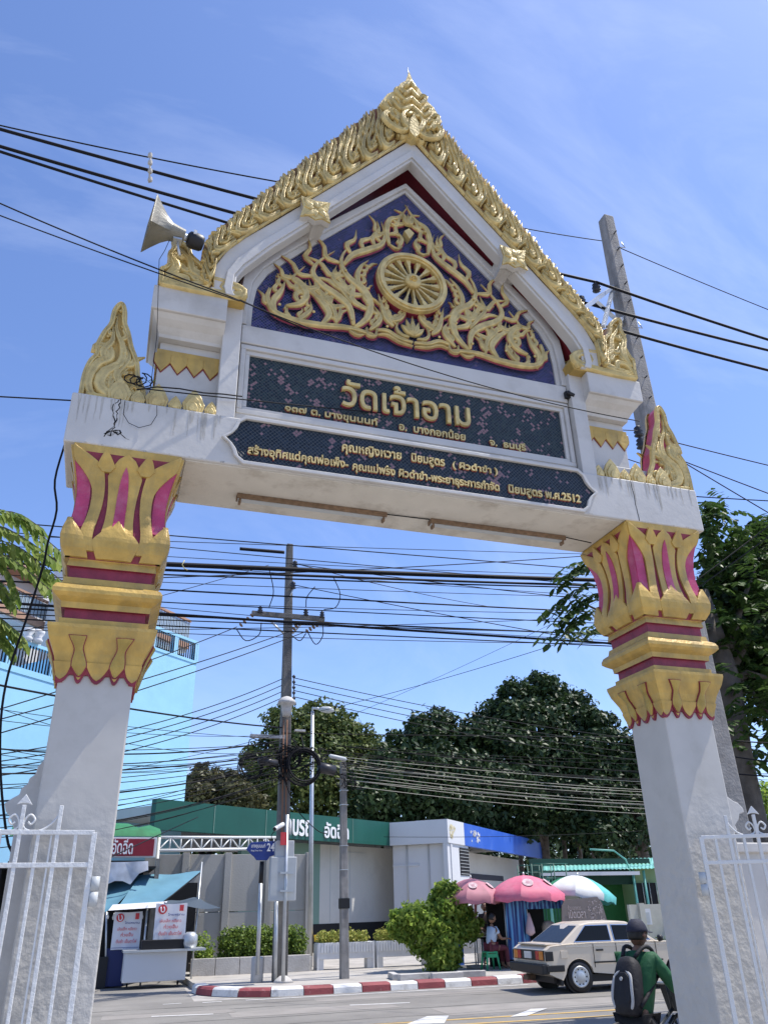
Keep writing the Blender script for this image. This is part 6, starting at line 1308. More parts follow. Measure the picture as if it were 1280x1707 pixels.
# short post
E_ = empty('concrete_post', gnd(574, 1636, .125), 'short square concrete post with a dark band near the kerb', 'post')
sp0, sp1 = at(574, 1636, 21.9), at(572, 1270, 21.9)
MB().loft([[(sp0.x*(1-t)+sp1.x*t+sx*a, 21.9+sy*a, sp0.z*(1-t)+sp1.z*t) for sx, sy in ((-1, -1), (1, -1), (1, 1), (-1, 1))] for t, a in ((0, .105), (1, .075))]).build('shaft', concrete, E_, bevel=.012)
pz_ = at(574, 1506, 21.9); MB().box((sp0.x-.01, 21.9, pz_.z), (.235, .235, .24)).build('band', blackm, E_)
for y in (1318, 1342, 1410, 1450): p = at(573, y, 21.9); MB().box((p.x, 21.9, p.z), (.21, .21, .02)).build('wire_wrap', steel, E_)

# wires
WN = {}
ORD = 'topmost second third fourth fifth sixth seventh eighth ninth tenth eleventh twelfth thirteenth fourteenth fifteenth sixteenth'.split()
def wire(a, Ya, b, Yb, sag, r_, label, group, name='overhead_wire', m=cablem, wob=0, n=22):
    A_, B_ = at(*a, Ya), at(*b, Yb); pts_ = []
    for i in range(n+1): t = i/n; p = A_.lerp(B_, t); p.z -= sag*4*t*(1-t)-wob*math.sin(t*40); pts_.append(p)
    WN[label] = WN.get(label, 0)+1; r_ *= .58 if Ya > 15 else 1
    o = tag(MB().tube(pts_, r_, 5).build(name, m), label, 'wire', group); WN.setdefault('objs', []).append((label, at(*a, Ya).z, o)); return o
G1 = 'power lines passing behind the gate roof'
wire((-60, 195), 9.2, (480, 306), 9, .05, .012, 'thin dark wire running behind the gate roof from the open sky', G1)
for a, b in (((-60, 190), (1240, 487)),): pass
for a, b, r_, s_ in (((-60, 198), (992, 470), .026, .10), ((-60, 226), (975, 505), .026, .10), ((-60, 233), (990, 545), .022, .10)):
    wire(a, 8.8, b, 8.75, s_, r_, 'thick black power line passing behind the gate roof to the concrete pole', G1)
for a, b, s_ in (((993, 470), (1340, 585), .03), ((975, 505), (1340, 598), .03), ((995, 540), (1340, 632), .03)): wire(a, 8.7, b, 8.6, s_, .026, 'thick black power line running on beyond the concrete pole', G1)
wire((870, 380), 10, (1030, 405), 10, .02, .010, 'thin line behind the gate roof beside the concrete pole', G1); wire((1030, 412), 10, (1340, 540), 10, .03, .010, 'thin high line above the thicker power lines', G1)
E_ = empty('cable_spacer', at(250, 282, 8.6), 'small pale spacer clamped across the thick power lines', 'spacer'); MB().tube([at(252, 256, 8.65), at(249, 304, 8.65)], .014, 6).build('spacer_rod', concrete_lt, E_)
for y in (258, 270, 284, 298): q = MB(); insul(q, at(251, y, 8.62), s_=.5); q.build('spacer_clip', concrete_lt, E_)
G2 = 'thin wires crossing in front of the gate'
wire((-60, 312), 5.6, (378, 492), 5.75, .03, .007, 'thin black wire crossing open sky to the shoulder carving', G2); wire((378, 492), 5.75, (1065, 702), 5.8, .16, .006, 'thin black wire sagging across the name panel', G2)
wire((-60, 336), 5.6, (400, 502), 5.75, .02, .006, 'lower thin black wire crossing open sky to the shoulder carving', G2); wire((400, 500), 5.8, (1078, 776), 8.8, .10, .008, 'long black wire slanting over the tympanum and name panel', G2)
wire((-60, 658), 6.3, (125, 668), 6.3, .0, .007, 'thin wire reaching the end of the beam from the open sky', G2); wire((240, 648), 5.9, (1062, 718), 6.5, .05, .006, 'thin wire lying level across the title lettering', G2)
tag(MB().tube(catmull([at(*p, 6.7) for p in ((110, 735), (92, 800), (95, 850), (80, 905), (72, 945), (45, 1030), (15, 1120), (2, 1200), (2, 1300), (12, 1395), (20, 1420))], 40), .010, 5).build('dangling_wire', cablem), 'dark wire dangling from the beam end to the gate leaf', 'wire')
G3 = 'street cables running behind the gate opening'
for (a, b, r_, s_) in (((-60, 926), (1300, 975), .055, .05), ((-60, 935), (1300, 983), .03, .06), ((-60, 945), (1300, 986), .018, .05), ((-60, 1000), (1300, 1090), .028, .02), ((-60, 865), (1300, 975), .013, .0), ((-60, 880), (1300, 1000), .010, .04), ((-60, 965), (1300, 1035), .018, .02), ((-60, 985), (1300, 1050), .012, .05), ((-60, 1010), (1300, 1068), .018, .03), ((-60, 1020), (1300, 1060), .012, .06), ((-60, 972), (1000, 925), .012, .08), ((-60, 1028), (1300, 1090), .014, .0)):
    wire(a, 12.2+random.uniform(-.3, .3), b, 12.6+random.uniform(-.3, .3), s_, r_*.8, 'black street cable running level behind the gate opening', G3)
for k, (a, b) in enumerate((((-60, 890), (1300, 930)), ((-60, 912), (1300, 1012)), ((-60, 955), (1300, 1000)), ((-60, 990), (1300, 1024)), ((-60, 1040), (1300, 1072)), ((-60, 1052), (1300, 1010)), ((-60, 905), (1300, 962)), ((-60, 978), (1300, 1078)))): wire(a, 13+.2*k, b, 14, .05+.02*k, .007, 'thin street wire running level behind the gate opening', G3)
wire((400, 915), 12, (474, 921), 12, 0, .03, 'short thick black cable sleeve near the pole top', None)
E_ = empty('cable_tag', at(306, 940, 12), 'small yellow tie hanging from the thick cable bundle', 'cable tie'); MB().tube([at(308, 934, 12.0), at(304, 941, 12), at(308, 948, 12), at(313, 950, 12)], .009, 5).build('tie', mat('yellow_tie', (.5, .45, .2), .6), E_)
G4 = 'cables fanning from the middle pole'
for a, b in (((490, 940), (1300, 1030)), ((490, 975), (1300, 1120)), ((495, 940), (820, 1012)), ((-60, 1075), (448, 942)), ((395, 1045), (-60, 1200)), ((485, 1052), (-60, 1215)), ((512, 1052), (-60, 1240))):
    wire(a, 21.7, b, 16 if b[0] < 0 or b[0] > 1200 else 30, .1, .022, 'black power cable strung from the crossarm of the middle pole', G4)
for k in range(4): y = 1130+k*10.5; wire((490, y), 21.8, (1300, 1245+k*12), 30, .5, .020, 'dark cable fanning from the spool rack past the trees', G4); wire((470, y+2), 21.8, (-60, 1265+k*12), 17, .3, .020, 'dark cable fanning from the spool rack to the blue building', G4)
G5 = 'bundle of sagging telephone cables'
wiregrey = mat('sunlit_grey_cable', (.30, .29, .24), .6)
rr = random.Random(15)
for k in range(14):
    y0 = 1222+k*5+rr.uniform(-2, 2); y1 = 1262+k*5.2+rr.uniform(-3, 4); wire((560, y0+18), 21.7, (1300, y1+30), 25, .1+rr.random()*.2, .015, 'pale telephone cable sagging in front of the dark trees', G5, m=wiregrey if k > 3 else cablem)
for k in range(15):
    y0 = 1235+k*5+rr.uniform(-2, 2); y1 = 1240+k*13+rr.uniform(-8, 8); wire((470, y0), 21.7, (-80, y1), 18, .1+rr.random()*.2, .016 if k % 4 else .03, 'dark telephone cable sagging towards the blue building', G5)
for k in range(6): wire((468, 1240+k*8), 21.7, (560, 1252+k*7), 21.7, .02, .016, 'short cable joining the pole and the splice boxes', G5)
wire((-60, 1130), 14, (470, 1213), 21.8, .1, .02, 'dark cable crossing the blue building towards the pole', G4); wire((470, 1222), 21.8, (1300, 1228), 24, .05, .018, 'level black wire passing the street lamp towards the trees', G4)
wire((330, 1362), 24, (160, 1440), 14, .0, .02, 'stout black cable slanting down above the red sign', G4); wire((225, 1378), 23, (470, 1300), 21.8, .1, .012, 'thin wire rising from the red sign to the pole', G4)
rr = random.Random(44)
for k in range(10): y0 = 1215+rr.uniform(0, 90); wire((466, y0), 21.7, (-80, 1150+k*24+rr.uniform(-8, 8)), 16, .1+rr.random()*.4, .012, 'thin stray cable drooping towards the blue building', G5)
for k in range(6): y0 = 1232+rr.uniform(0, 60); wire((590, y0), 21.7, (1300, 1255+k*16), 26, .2+rr.random()*.4, .010, 'thin stray cable drooping in front of the dark trees', G5)
wire((488, 1196), 21.8, (1000, 1050), 14, .1, .012, 'thin wire rising across the sky towards the lotus column', G4); wire((488, 1232), 21.8, (1000, 1000), 14, .1, .008, 'thinnest wire rising across the sky', G4)
wire((640, 1395), 28, (1070, 1385), 28, .08, .015, 'thin wire hanging in front of the blue fascia', G4)
for a, b in (((1064, 722), (1340, 790)), ((1068, 728), (1340, 890)), ((1070, 742), (1340, 845)), ((1075, 822), (1340, 838)), ((1150, 975), (1340, 830)), ((1155, 985), (1340, 850)), ((1225, 1235), (1340, 1240)), ((1225, 1262), (1340, 1275)), ((1225, 1290), (1340, 1296))):
    wire(a, 9.5, b, 9, .01, .010, 'dark wire running off beyond the beam end and trees', 'wires beyond the beam end')

# ================================================================== PEOPLE, STOOL, TABLE
skinm = mat('skin', (.22, .12, .075), .55); hairm = mat('black_hair', (.012, .011, .01), .5)
def skinmesh(name, joints, edges, m, parent, sub=2, root=0):
    me = bpy.data.meshes.new(name); me.from_pydata([j[0] for j in joints], edges, []); o = place(name, me, m, parent)
    md = o.modifiers.new('skin', 'SKIN'); 
    if not me.skin_vertices:
        me.attributes.get('skin') 
    sv = me.skin_vertices[0].data if me.skin_vertices else None
    if sv is None:
        bpy.context.view_layer.objects.active = o; bpy.ops.object.skin_root_mark  # noqa
    for i, j in enumerate(joints):
        r_ = j[1]; sv[i].radius = (r_, r_) if not isinstance(r_, tuple) else r_; sv[i].use_root = (i == root)
    md.use_smooth_shade = True; s_ = o.modifiers.new('sub', 'SUBSURF'); s_.levels = sub; s_.render_levels = sub
    return o
def head(parent, c, fwd, size=.115, cap=None, hair=True, skin=None):
    skin = skin or skinm; f_ = Vector(fwd).normalized(); up = Vector((0, 0, 1)); up = (up-f_*up.dot(f_)).normalized(); sd = f_.cross(up)
    q = MB(); rings = []; n = 20
    for t in np.linspace(-1, 1, 13):
        z = t*size*1.15; rr_ = math.sqrt(max(.0, 1-t*t)); jaw = 1 if t > -.1 else 1-.32*(-.1-t)/.9
        ring_ = []
        for j in range(n):
            a = 2*PI*j/n; x = math.cos(a)*size*.78*rr_*jaw; y = math.sin(a)*size*.95*rr_*(1 if math.sin(a) < 0 else (jaw*.9+.1))
            if math.sin(a) > .85 and -.35 < t < .15: y += size*.17*(1-abs(t+.12)/.3 if abs(t+.12) < .3 else 0)     # nose
            if math.sin(a) > .6 and abs(t+.55) < .1: y += size*.03
            if math.sin(a) > .3 and .0 < t < .22 and abs(math.cos(a)) > .2: y -= size*.04
            ring_.append(Vector(c)+sd*x+f_*y+up*z)
        rings.append(ring_)
    q.loft(rings, sm=True)
    for s_ in (-1, 1): q.lathe([(.004, -.008), (.018, -.004), (.022, .004), (.01, .010)], Vector(c)+sd*s_*size*.80-f_*.005-up*.005, 10, axis=sd*s_)
    h_ = q.build('head', skin, parent)
    q = MB()
    for s_ in (-1, 1): q.lathe([(.002, 0), (.011, .002), (.004, .006)], Vector(c)+sd*s_*size*.32+f_*size*.86+up*size*.08, 8, axis=f_)
    q.build('eye', hairm, h_); q = MB(); q.tube([Vector(c)+sd*s_*size*.24+f_*size*.80-up*size*.56 for s_ in (-1, 1)], .005, 6); q.build('mouth', mat('lips', (.2, .07, .06), .5) if 'lips' not in MT else MT['lips'], h_)
    if hair:
        q = MB(); rings = []
        for t in np.linspace(-.35, 1, 8):
            rr_ = math.sqrt(max(0, 1-t*t)); rings.append([Vector(c)+sd*math.cos(2*PI*j/n)*size*.84*rr_-f_*.012+f_*math.sin(2*PI*j/n)*size*1.0*rr_*(.55 if math.sin(2*PI*j/n) > 0 and t < .4 else 1)+up*(t*size*1.2) for j in range(n)])
        q.loft(rings, sm=True); q.build('hair', hairm, parent)
    return h_
def hand(parent, w_, d_, up_, size=.18, curl=.5):
    d_ = Vector(d_).normalized(); up_ = Vector(up_); up_ = (up_-d_*up_.dot(d_)).normalized(); s_ = d_.cross(up_)
    q = MB(); rg = []
    for t, a, b in ((0, .028, .02), (.04, .036, .017), (.085, .042, .014), (.095, .038, .012)): rg.append([Vector(w_)+d_*t+s_*math.cos(2*PI*j/10)*a+up_*math.sin(2*PI*j/10)*b for j in range(10)])
    q.loft(rg, sm=True)
    for k, (o_, L_) in enumerate(((-.030, .062), (-.010, .074), (.010, .070), (.029, .055))):
        b0 = Vector(w_)+d_*.088+s_*o_; d1 = (d_*math.cos(curl)-up_*math.sin(curl)); d2 = (d_*math.cos(curl*2.2)-up_*math.sin(curl*2.2)); q.tube([b0, b0+d1*L_*.45, b0+d1*L_*.45+d2*L_*.55], [.009, .0085, .006], 7)
    b0 = Vector(w_)+d_*.03+s_*-.032; q.tube([b0, b0-s_*.022+d_*.025, b0-s_*.02+d_*.055-up_*.02], [.012, .010, .007], 7)
    return q.build('hand', skinm, parent)
# seated vendor
def seated(o, label, shirt, trouser, face, stool_h=.42):
    E_ = empty('person', (o.x, o.y, .125), label, 'person'); f_ = Vector(face).normalized(); s_ = Vector((f_.y, -f_.x, 0)); U = Vector((0, 0, 1)); B = Vector((o.x, o.y, .125))
    hip = B+U*(stool_h+.1); ch = hip+U*.40+f_*.06; nk = hip+U*.52+f_*.07
    J = [(hip, .13), (hip+U*.2+f_*.02, .125), (ch, .14), (nk, .05), (nk+U*.08, .048)]; Ed = [(0, 1), (1, 2), (2, 3), (3, 4)]
    for sg in (-1, 1):
        i = len(J); sh = nk-U*.05+s_*sg*.18; el = sh-U*.25+f_*.14+s_*sg*.04; wr_ = el+f_*.22-s_*sg*.06; J += [(sh, .055), (el, .042), (wr_, .03)]; Ed += [(2, i), (i, i+1), (i+1, i+2)]
        i = len(J); kn = hip+f_*.42+s_*sg*.12; an = Vector((kn.x, kn.y, B.z+.08))+f_*.02; J += [(hip+s_*sg*.09, .09), (kn, .07), (an, .045), (an+f_*.14-U*.04, .035)]; Ed += [(0, i), (i, i+1), (i+1, i+2), (i+2, i+3)]
    skinmesh('body', J, Ed, skinm, E_)
    T = [(hip+U*.02, .145), (hip+U*.2+f_*.02, .14), (ch, .155), (nk-U*.01, .075)]; Et = [(0, 1), (1, 2), (2, 3)]
    for sg in (-1, 1): i = len(T); sh = nk-U*.05+s_*sg*.18; T += [(sh, .07), (sh-U*.14+f_*.08+s_*sg*.02, .06)]; Et += [(2, i), (i, i+1)]
    skinmesh('shirt', T, Et, shirt, E_)
    T = [(hip, .145)]; Et = []
    for sg in (-1, 1): i = len(T); kn = hip+f_*.42+s_*sg*.12; T += [(hip+s_*sg*.09, .10), (kn, .08), (Vector((kn.x, kn.y, B.z+.14))+f_*.02, .06)]; Et += [(0, i), (i, i+1), (i+1, i+2)]
    skinmesh('trousers', T, Et, trouser, E_)
    head(E_, nk+U*.20+f_*.03, f_+Vector((0, 0, -.15)))
    for sg in (-1, 1): sh = nk-U*.05+s_*sg*.18; el = sh-U*.25+f_*.14+s_*sg*.04; hand(E_, el+f_*.21-s_*sg*.055, f_, U)
st = gnd(818, 1617, .125)
seated(Vector((st.x+.05, st.y, 0)), 'seated vendor in a pale blue shirt and dark red trousers on the green stool', mat('pale_blue_shirt', (.38, .48, .60), .8, var=.06), mat('maroon_trousers', (.10, .02, .03), .8), (1, .15, 0))
E_ = empty('plastic_stool', (st.x, st.y, .125), 'green plastic stool under the seated vendor by the kerb', 'stool'); gs = mat('green_plastic', (.03, .30, .13), .35)
MB().loft([[(st.x+sx*a, st.y+sy*a, .125+z) for sx, sy in ((-1, -1), (1, -1), (1, 1), (-1, 1))] for z, a in ((.40, .165), (.43, .17), (.445, .15))]).build('seat', gs, E_, bevel=.012)
for sx in (-1, 1):
    for sy in (-1, 1): MB().tube([(st.x+sx*.14, st.y+sy*.14, .53), (st.x+sx*.19, st.y+sy*.19, .125)], [.03, .024], 6).build('leg', gs, E_)
for sy in (-1, 1): MB().box((st.x, st.y+sy*.17, .47), (.3, .01, .09)).build('apron', gs, E_)
# standing person in the shade
def standing(o, label, top, bottom, face, h=1.6):
    E_ = empty('person', (o.x, o.y, .125), label, 'person'); f_ = Vector(face).normalized(); s_ = Vector((f_.y, -f_.x, 0)); U = Vector((0, 0, 1)); B = Vector((o.x, o.y, .125)); k = h/1.7
    hip = B+U*.9*k; ch = B+U*1.28*k; nk = B+U*1.42*k
    J = [(hip, .12*k), (B+U*1.08*k, .11*k), (ch, .13*k), (nk, .05), (nk+U*.07, .045)]; Ed = [(0, 1), (1, 2), (2, 3), (3, 4)]; T = [(hip, .135*k), (B+U*1.08*k, .13*k), (ch, .145*k), (nk-U*.02, .07)]; Et = [(0, 1), (1, 2), (2, 3)]; P_ = [(hip, .135*k)]; Ep = []
    for sg in (-1, 1):
        i = len(J); sh = nk-U*.05+s_*sg*.17*k; el = sh-U*.26*k+s_*sg*.05; wr_ = el-U*.08+f_*.2; J += [(sh, .05), (el, .038), (wr_, .028)]; Ed += [(2, i), (i, i+1), (i+1, i+2)]; j = len(T); T += [(sh, .065), (el, .05)]; Et += [(2, j), (j, j+1)]
        i = len(J); kn = B+U*.48*k+s_*sg*.1; an = B+U*.07+s_*sg*.1; J += [(hip+s_*sg*.09-U*.05, .085), (kn, .06), (an, .04), (an+f_*.14-U*.03, .035)]; Ed += [(0, i), (i, i+1), (i+1, i+2), (i+2, i+3)]; j = len(P_); P_ += [(hip+s_*sg*.09-U*.05, .10), (kn, .075), (an+U*.04, .06)]; Ep += [(0, j), (j, j+1), (j+1, j+2)]
        hand(E_, wr_-f_*.01, f_, U)
    skinmesh('body', J, Ed, skinm, E_); skinmesh('shirt', T, Et, top, E_); skinmesh('trousers', P_, Ep, bottom, E_); head(E_, nk+U*.19, f_)
sp_ = at(808, 1530, 24.4); standing(Vector((sp_.x, 24.4, 0)), 'standing person in dark clothes in the shade of the faded pink umbrella', mat('dark_brown_shirt', (.035, .022, .02), .8), mat('black_trousers', (.015, .015, .018), .8), (-.2, -1, 0))
E_ = empty('stall_table', (sp_.x, 23.9, .125), 'small dark folding table with bottles under the faded pink umbrella', 'table'); tx = sp_.x+.2
MB().box((tx, 23.9, .85), (1.5, .6, .04)).build('table_top', darkm, E_)
for sx in (-1, 1):
    for sy in (-1, 1): MB().tube([(tx+sx*.65, 23.9+sy*.22, .84), (tx+sx*.65, 23.9+sy*.22, .13)], .02, 6).build('leg', steel, E_)
for k in range(5): q = MB(); q.lathe([(.035, 0), (.035, .15), (.012, .2), (.012, .24)], (tx-.4+k*.2, 23.85, .872), 8); tag(q.build('bottle', [greybox, mred, whitepaint, MT['green_plastic'], mpink][k]), ['grey', 'dark red', 'white', 'green', 'pinkish red'][k]+' bottle on the folding table under the faded pink umbrella', 'bottle', 'bottles on the folding table')
E_ = empty('blue_banner_stand', gnd(760, 1600, .12), 'upright bright blue banner panel beside the bushy street tree', 'banner'); p = at(762, 1555, 24); MB().box((p.x, 24, .95), (.32, .03, 1.6)).build('panel', bluefas, E_); MB().box((p.x, 24.05, .15), (.5, .3, .04)).build('foot', steel, E_)
for px_, lb_ in ((792, 'narrow pink and white pennant banner hanging under the faded pink umbrella'), (772, 'narrow white pennant banner beside the street tree')):
    a, b, c = at(px_-2.5, 1503, 23.1), at(px_+3, 1503, 23.1), at(px_+2, 1558, 23.1); q = MB(); q.prism([(a.x, a.z), (b.x, b.z), (c.x, c.z)], lambda u, v, d_: (u, 23.1+d_, v), 0, .006); tag(q.build('pennant', pinkd if px_ == 792 else canvasw), lb_, 'pennant')

# ================================================================== CAR
CR = gnd(970, 1655, 0)
def car():
    E_ = empty('parked_sedan', (CR.x+1.2, CR.y+.75, 0), 'old champagne beige four door sedan driving past the stalls', 'car')
    paint = mat('champagne_paint', (.66, .57, .45), .28, metal=.15, var=.03); trim = mat('black_trim', (.015, .015, .016), .5); gl = mat('tinted_window', (.012, .014, .016), .15, spec=.15); redl = mat('tail_red', (.45, .02, .015), .2); orl = mat('tail_orange', (.6, .2, .02), .2); chrome = mat('chrome', (.6, .6, .6), .15, metal=1)
    th = R(-1.5); o = Vector((CR.x, CR.y-.02, 0)); c_, s_ = math.cos(th), math.sin(th)
    W_ = .80
    def X(x, y, z): y = y+.80; return Vector((o.x+x*c_-y*s_, o.y+x*s_+y*c_, z))     # x: 0 = rear axle, y: -W near side
    wb = 2.42; xr, xf = -.76, 3.25
    # body side profile (x,z)
    def arch(cx, r_, z0=.22): return [(cx+r_*math.cos(a), max(z0, .29+r_*math.sin(a))) for a in np.linspace(PI-.2, .2, 11)]
    lower = [(xr+.04, .36), (xr+.35, .24)]+[(x, z) for x, z in arch(0, .335)][0:]+[(wb-.45, .21)]+arch(wb, .335)+[(xf-.2, .24), (xf-.03, .34)]
    upper = [(xf, .62), (xf-.05, .78), (xf-.4, .86), (wb-.42, .90), (1.9, .91), (0.4, .92), (-.25, .905), (xr+.12, .875), (xr+.0, .80), (xr-.01, .6)]
    prof = lower+upper
    # loft three y-stations per side with tumblehome
    def inset(P_, k): cx, cz = 1.2, .58; return [(cx+(x-cx)*(1-k*.35), cz+(z-cz)*(1-k)) for x, z in P_]
    rings = []
    for y, k in ((-W_, .05), (-W_+.0, .0), (-W_-.012, .0), (-W_+.05, 0), (-.4, 0), (.4, 0), (W_-.05, 0), (W_, .05)):
        pass
    for y, k in ((-W_+.004, .045), (-W_-.006, .018), (-W_+.03, .0), (-.35, -.004), (.35, -.004), (W_-.03, 0), (W_+.006, .018), (W_-.004, .045)):
        rings.append([X(x, y, z if (i < len(lower)) else .58+(z-.58)*(1-k)) if i < len(lower) else X(x*(1)+(.02*k*10 if x < 0 else -.02*k*10), y, .58+(z-.58)*(1-k)) for i, (x, z) in enumerate(prof)])
    MB().loft(rings, sm=False).build('body', paint, E_, bevel=.012)
    # greenhouse
    base = [(-.40, .90), (2.02, .90)]; 
    gh = [(-.36, .90), (.20, 1.255), (.42, 1.295), (1.15, 1.305), (1.38, 1.285), (2.02, .90)]
    rr_ = []
    for y, zf in ((-1, 0), (-.82, .0), (0, 0), (.82, 0), (1, 0)): pass
    q = MB(); S_ = []
    for x, z in gh:
        wtop = .745-.115*(z-.90)/.40; S_.append((x, z, wtop))
    vs = []
    for x, z, w_ in S_: vs += [X(x, -w_, z-.0), X(x, -w_*.86, z+.012*(z > 1.2)), X(x, 0, z+.022*(z > 1.2)), X(x, w_*.86, z+.012*(z > 1.2)), X(x, w_, z)]
    n = len(S_); q.add(vs, [(i*5+j, i*5+j+1, (i+1)*5+j+1, (i+1)*5+j) for i in range(n-1) for j in range(4)]+[tuple(i*5 for i in range(n)), tuple(i*5+4 for i in range(n-1, -1, -1))])
    q.build('roof', paint, E_, bevel=.014)
    def sidepane(P_, name):
        for sg in (-1, 1):
            q = MB(); f_ = lambda x, z, d: X(x, sg*(.745-.115*(z-.90)/.40+d), z); q.prism(P_, f_, .001, .006); q.build(name, gl, E_)
            ex = [(x+(x-sum(p[0] for p in P_)/len(P_))*.045, z+(z-sum(p[1] for p in P_)/len(P_))*.10) for x, z in P_]
            MB().band(ex+[ex[0]], P_+[P_[0]], f_, .001, .009).build('window_trim', chrome, E_)
    sidepane([(-.02, .945), (.86, .945), (.86, 1.235), (.32, 1.235)], 'rear_side_window'); sidepane([(.96, .945), (1.84, .945), (1.40, 1.225), (.96, 1.235)], 'front_side_window')
    # rear and front glass
    for A_, B_, nm in (((-.36, .90), (.20, 1.255), 'rear_window'), ((2.02, .90), (1.38, 1.285), 'windscreen')):
        q = MB(); t0, t1 = .08, .93; a = (A_[0]+(B_[0]-A_[0])*t0, A_[1]+(B_[1]-A_[1])*t0); b = (A_[0]+(B_[0]-A_[0])*t1, A_[1]+(B_[1]-A_[1])*t1); dx = -.008 if nm == 'rear_window' else .008
        q.add([X(a[0]+dx, -.68, a[1]+.008), X(a[0]+dx, .68, a[1]+.008), X(b[0]+dx, .575, b[1]+.012), X(b[0]+dx, -.575, b[1]+.012)], [(0, 1, 2, 3)]); q.build(nm, gl, E_)
    MB().box(X(.12, -.1, 1.28), (.02, .01, .01)).build('rear_view_sticker', whitepaint, E_)
    def panel(name, x0, x1, y0, y1, z0, z1, m_, bv=.006):
        q = MB(); q.loft([[X(x0, y0, z), X(x1, y0, z), X(x1, y1, z), X(x0, y1, z)] for z in (z0, z1)]); return q.build(name, m_, E_, bevel=bv)
    panel('boot_lid', xr+.06, -.36, -.66, .66, .885, .915, paint, .01)
    panel('rear_panel', xr-.022, xr+.01, -.72, .72, .60, .79, trim)
    for sg in (-1, 1):
        panel('tail_light', xr-.035, xr+.0, sg*.70, sg*.52, .615, .775, orl); panel('tail_light_inner', xr-.035, xr+.0, sg*.515, sg*.36, .615, .775, redl)
        panel('side_marker', xr-.02, xr+.16, sg*(W_+.012), sg*(W_-.02), .60, .775, orl if sg > 5 else trim)
    panel('number_plate', xr-.045, xr-.01, -.17, .17, .63, .76, whitepaint); panel('rear_bumper', xr-.12, xr+.05, -W_-.01, W_+.01, .36, .54, trim, .02); panel('bumper_wrap', xr-.02, -.36, -W_-.022, -W_+.02, .40, .52, trim, .012); panel('front_bumper', xf-.05, xf+.1, -W_, W_, .36, .54, trim, .02); panel('bumper_wrap', wb+.38, xf+.05, -W_-.022, -W_+.02, .40, .52, trim, .012)
    panel('side_moulding', .36, wb-.36, -W_-.018, -W_, .53, .56, trim, .003); panel('waist_chrome', -.3, 2.6, -W_-.006, -W_+.012, .845, .852, chrome, .001)
    for x in (.93, 1.92): panel('door_gap', x, x+.008, -W_-.008, -W_, .27, .89, trim, 0)
    panel('door_gap', .0+.37, .378, -W_-.008, -W_, .45, .89, trim, 0)
    for x in (.52, 1.45): panel('door_handle', x-.08, x+.08, -W_-.03, -W_, .755, .79, trim, .004)
    panel('fuel_flap', -.42, -.26, -W_-.012, -W_+.01, .64, .78, paint, .004); panel('mud_flap', -.46, -.40, -W_+.02, -W_+.24, .14, .36, trim, .004)
    panel('underbody', xr+.2, xf-.2, -.65, .65, .18, .32, blackm, 0)
    panel('exhaust_silencer', xr-.0, xr+.4, .2, .42, .20, .30, rust, .02)
    q = MB(); mr = X(1.95, -W_-.09, .96); q.lathe([(.02, 0), (.07, .03), (.06, .10), (.02, .12)], mr, 10, axis=Vector((1, 0, 0))); q.build('door_mirror', trim, E_)
    for x in (0, wb):
        for sg in (-1, 1):
            c = X(x, sg*(W_-.09), .29); ax = Vector((-s_, c_, 0))*sg
            w_ = MB(); w_.lathe([(.19, -.085), (.27, -.085), (.288, -.06), (.288, .06), (.27, .085), (.19, .085)], c, 30, axis=ax); wh = w_.build('wheel', blackm, E_)
            q = MB(); q.lathe([(.195, .02), (.200, .092), (.180, .100), (.168, .094), (.12, .088), (.09, .098), (.055, .104), (.0, .104)], c, 28, axis=ax); q.build('rim', steel, wh)
            for k in range(10): a = 2*PI*k/10; u_ = Vector((math.cos(th), math.sin(th), 0)); q = MB(); q.lathe([(.016, .086), (.016, .094)], c+u_*.14*math.cos(a)+Vector((0, 0, .14*math.sin(a))), 7, axis=ax, sm=False); q.build('rim_hole', blackm, wh)
            MB().lathe([(.33, -.12), (.33, .03)], c, 26, axis=ax).build('wheel_well', blackm, E_)
car()

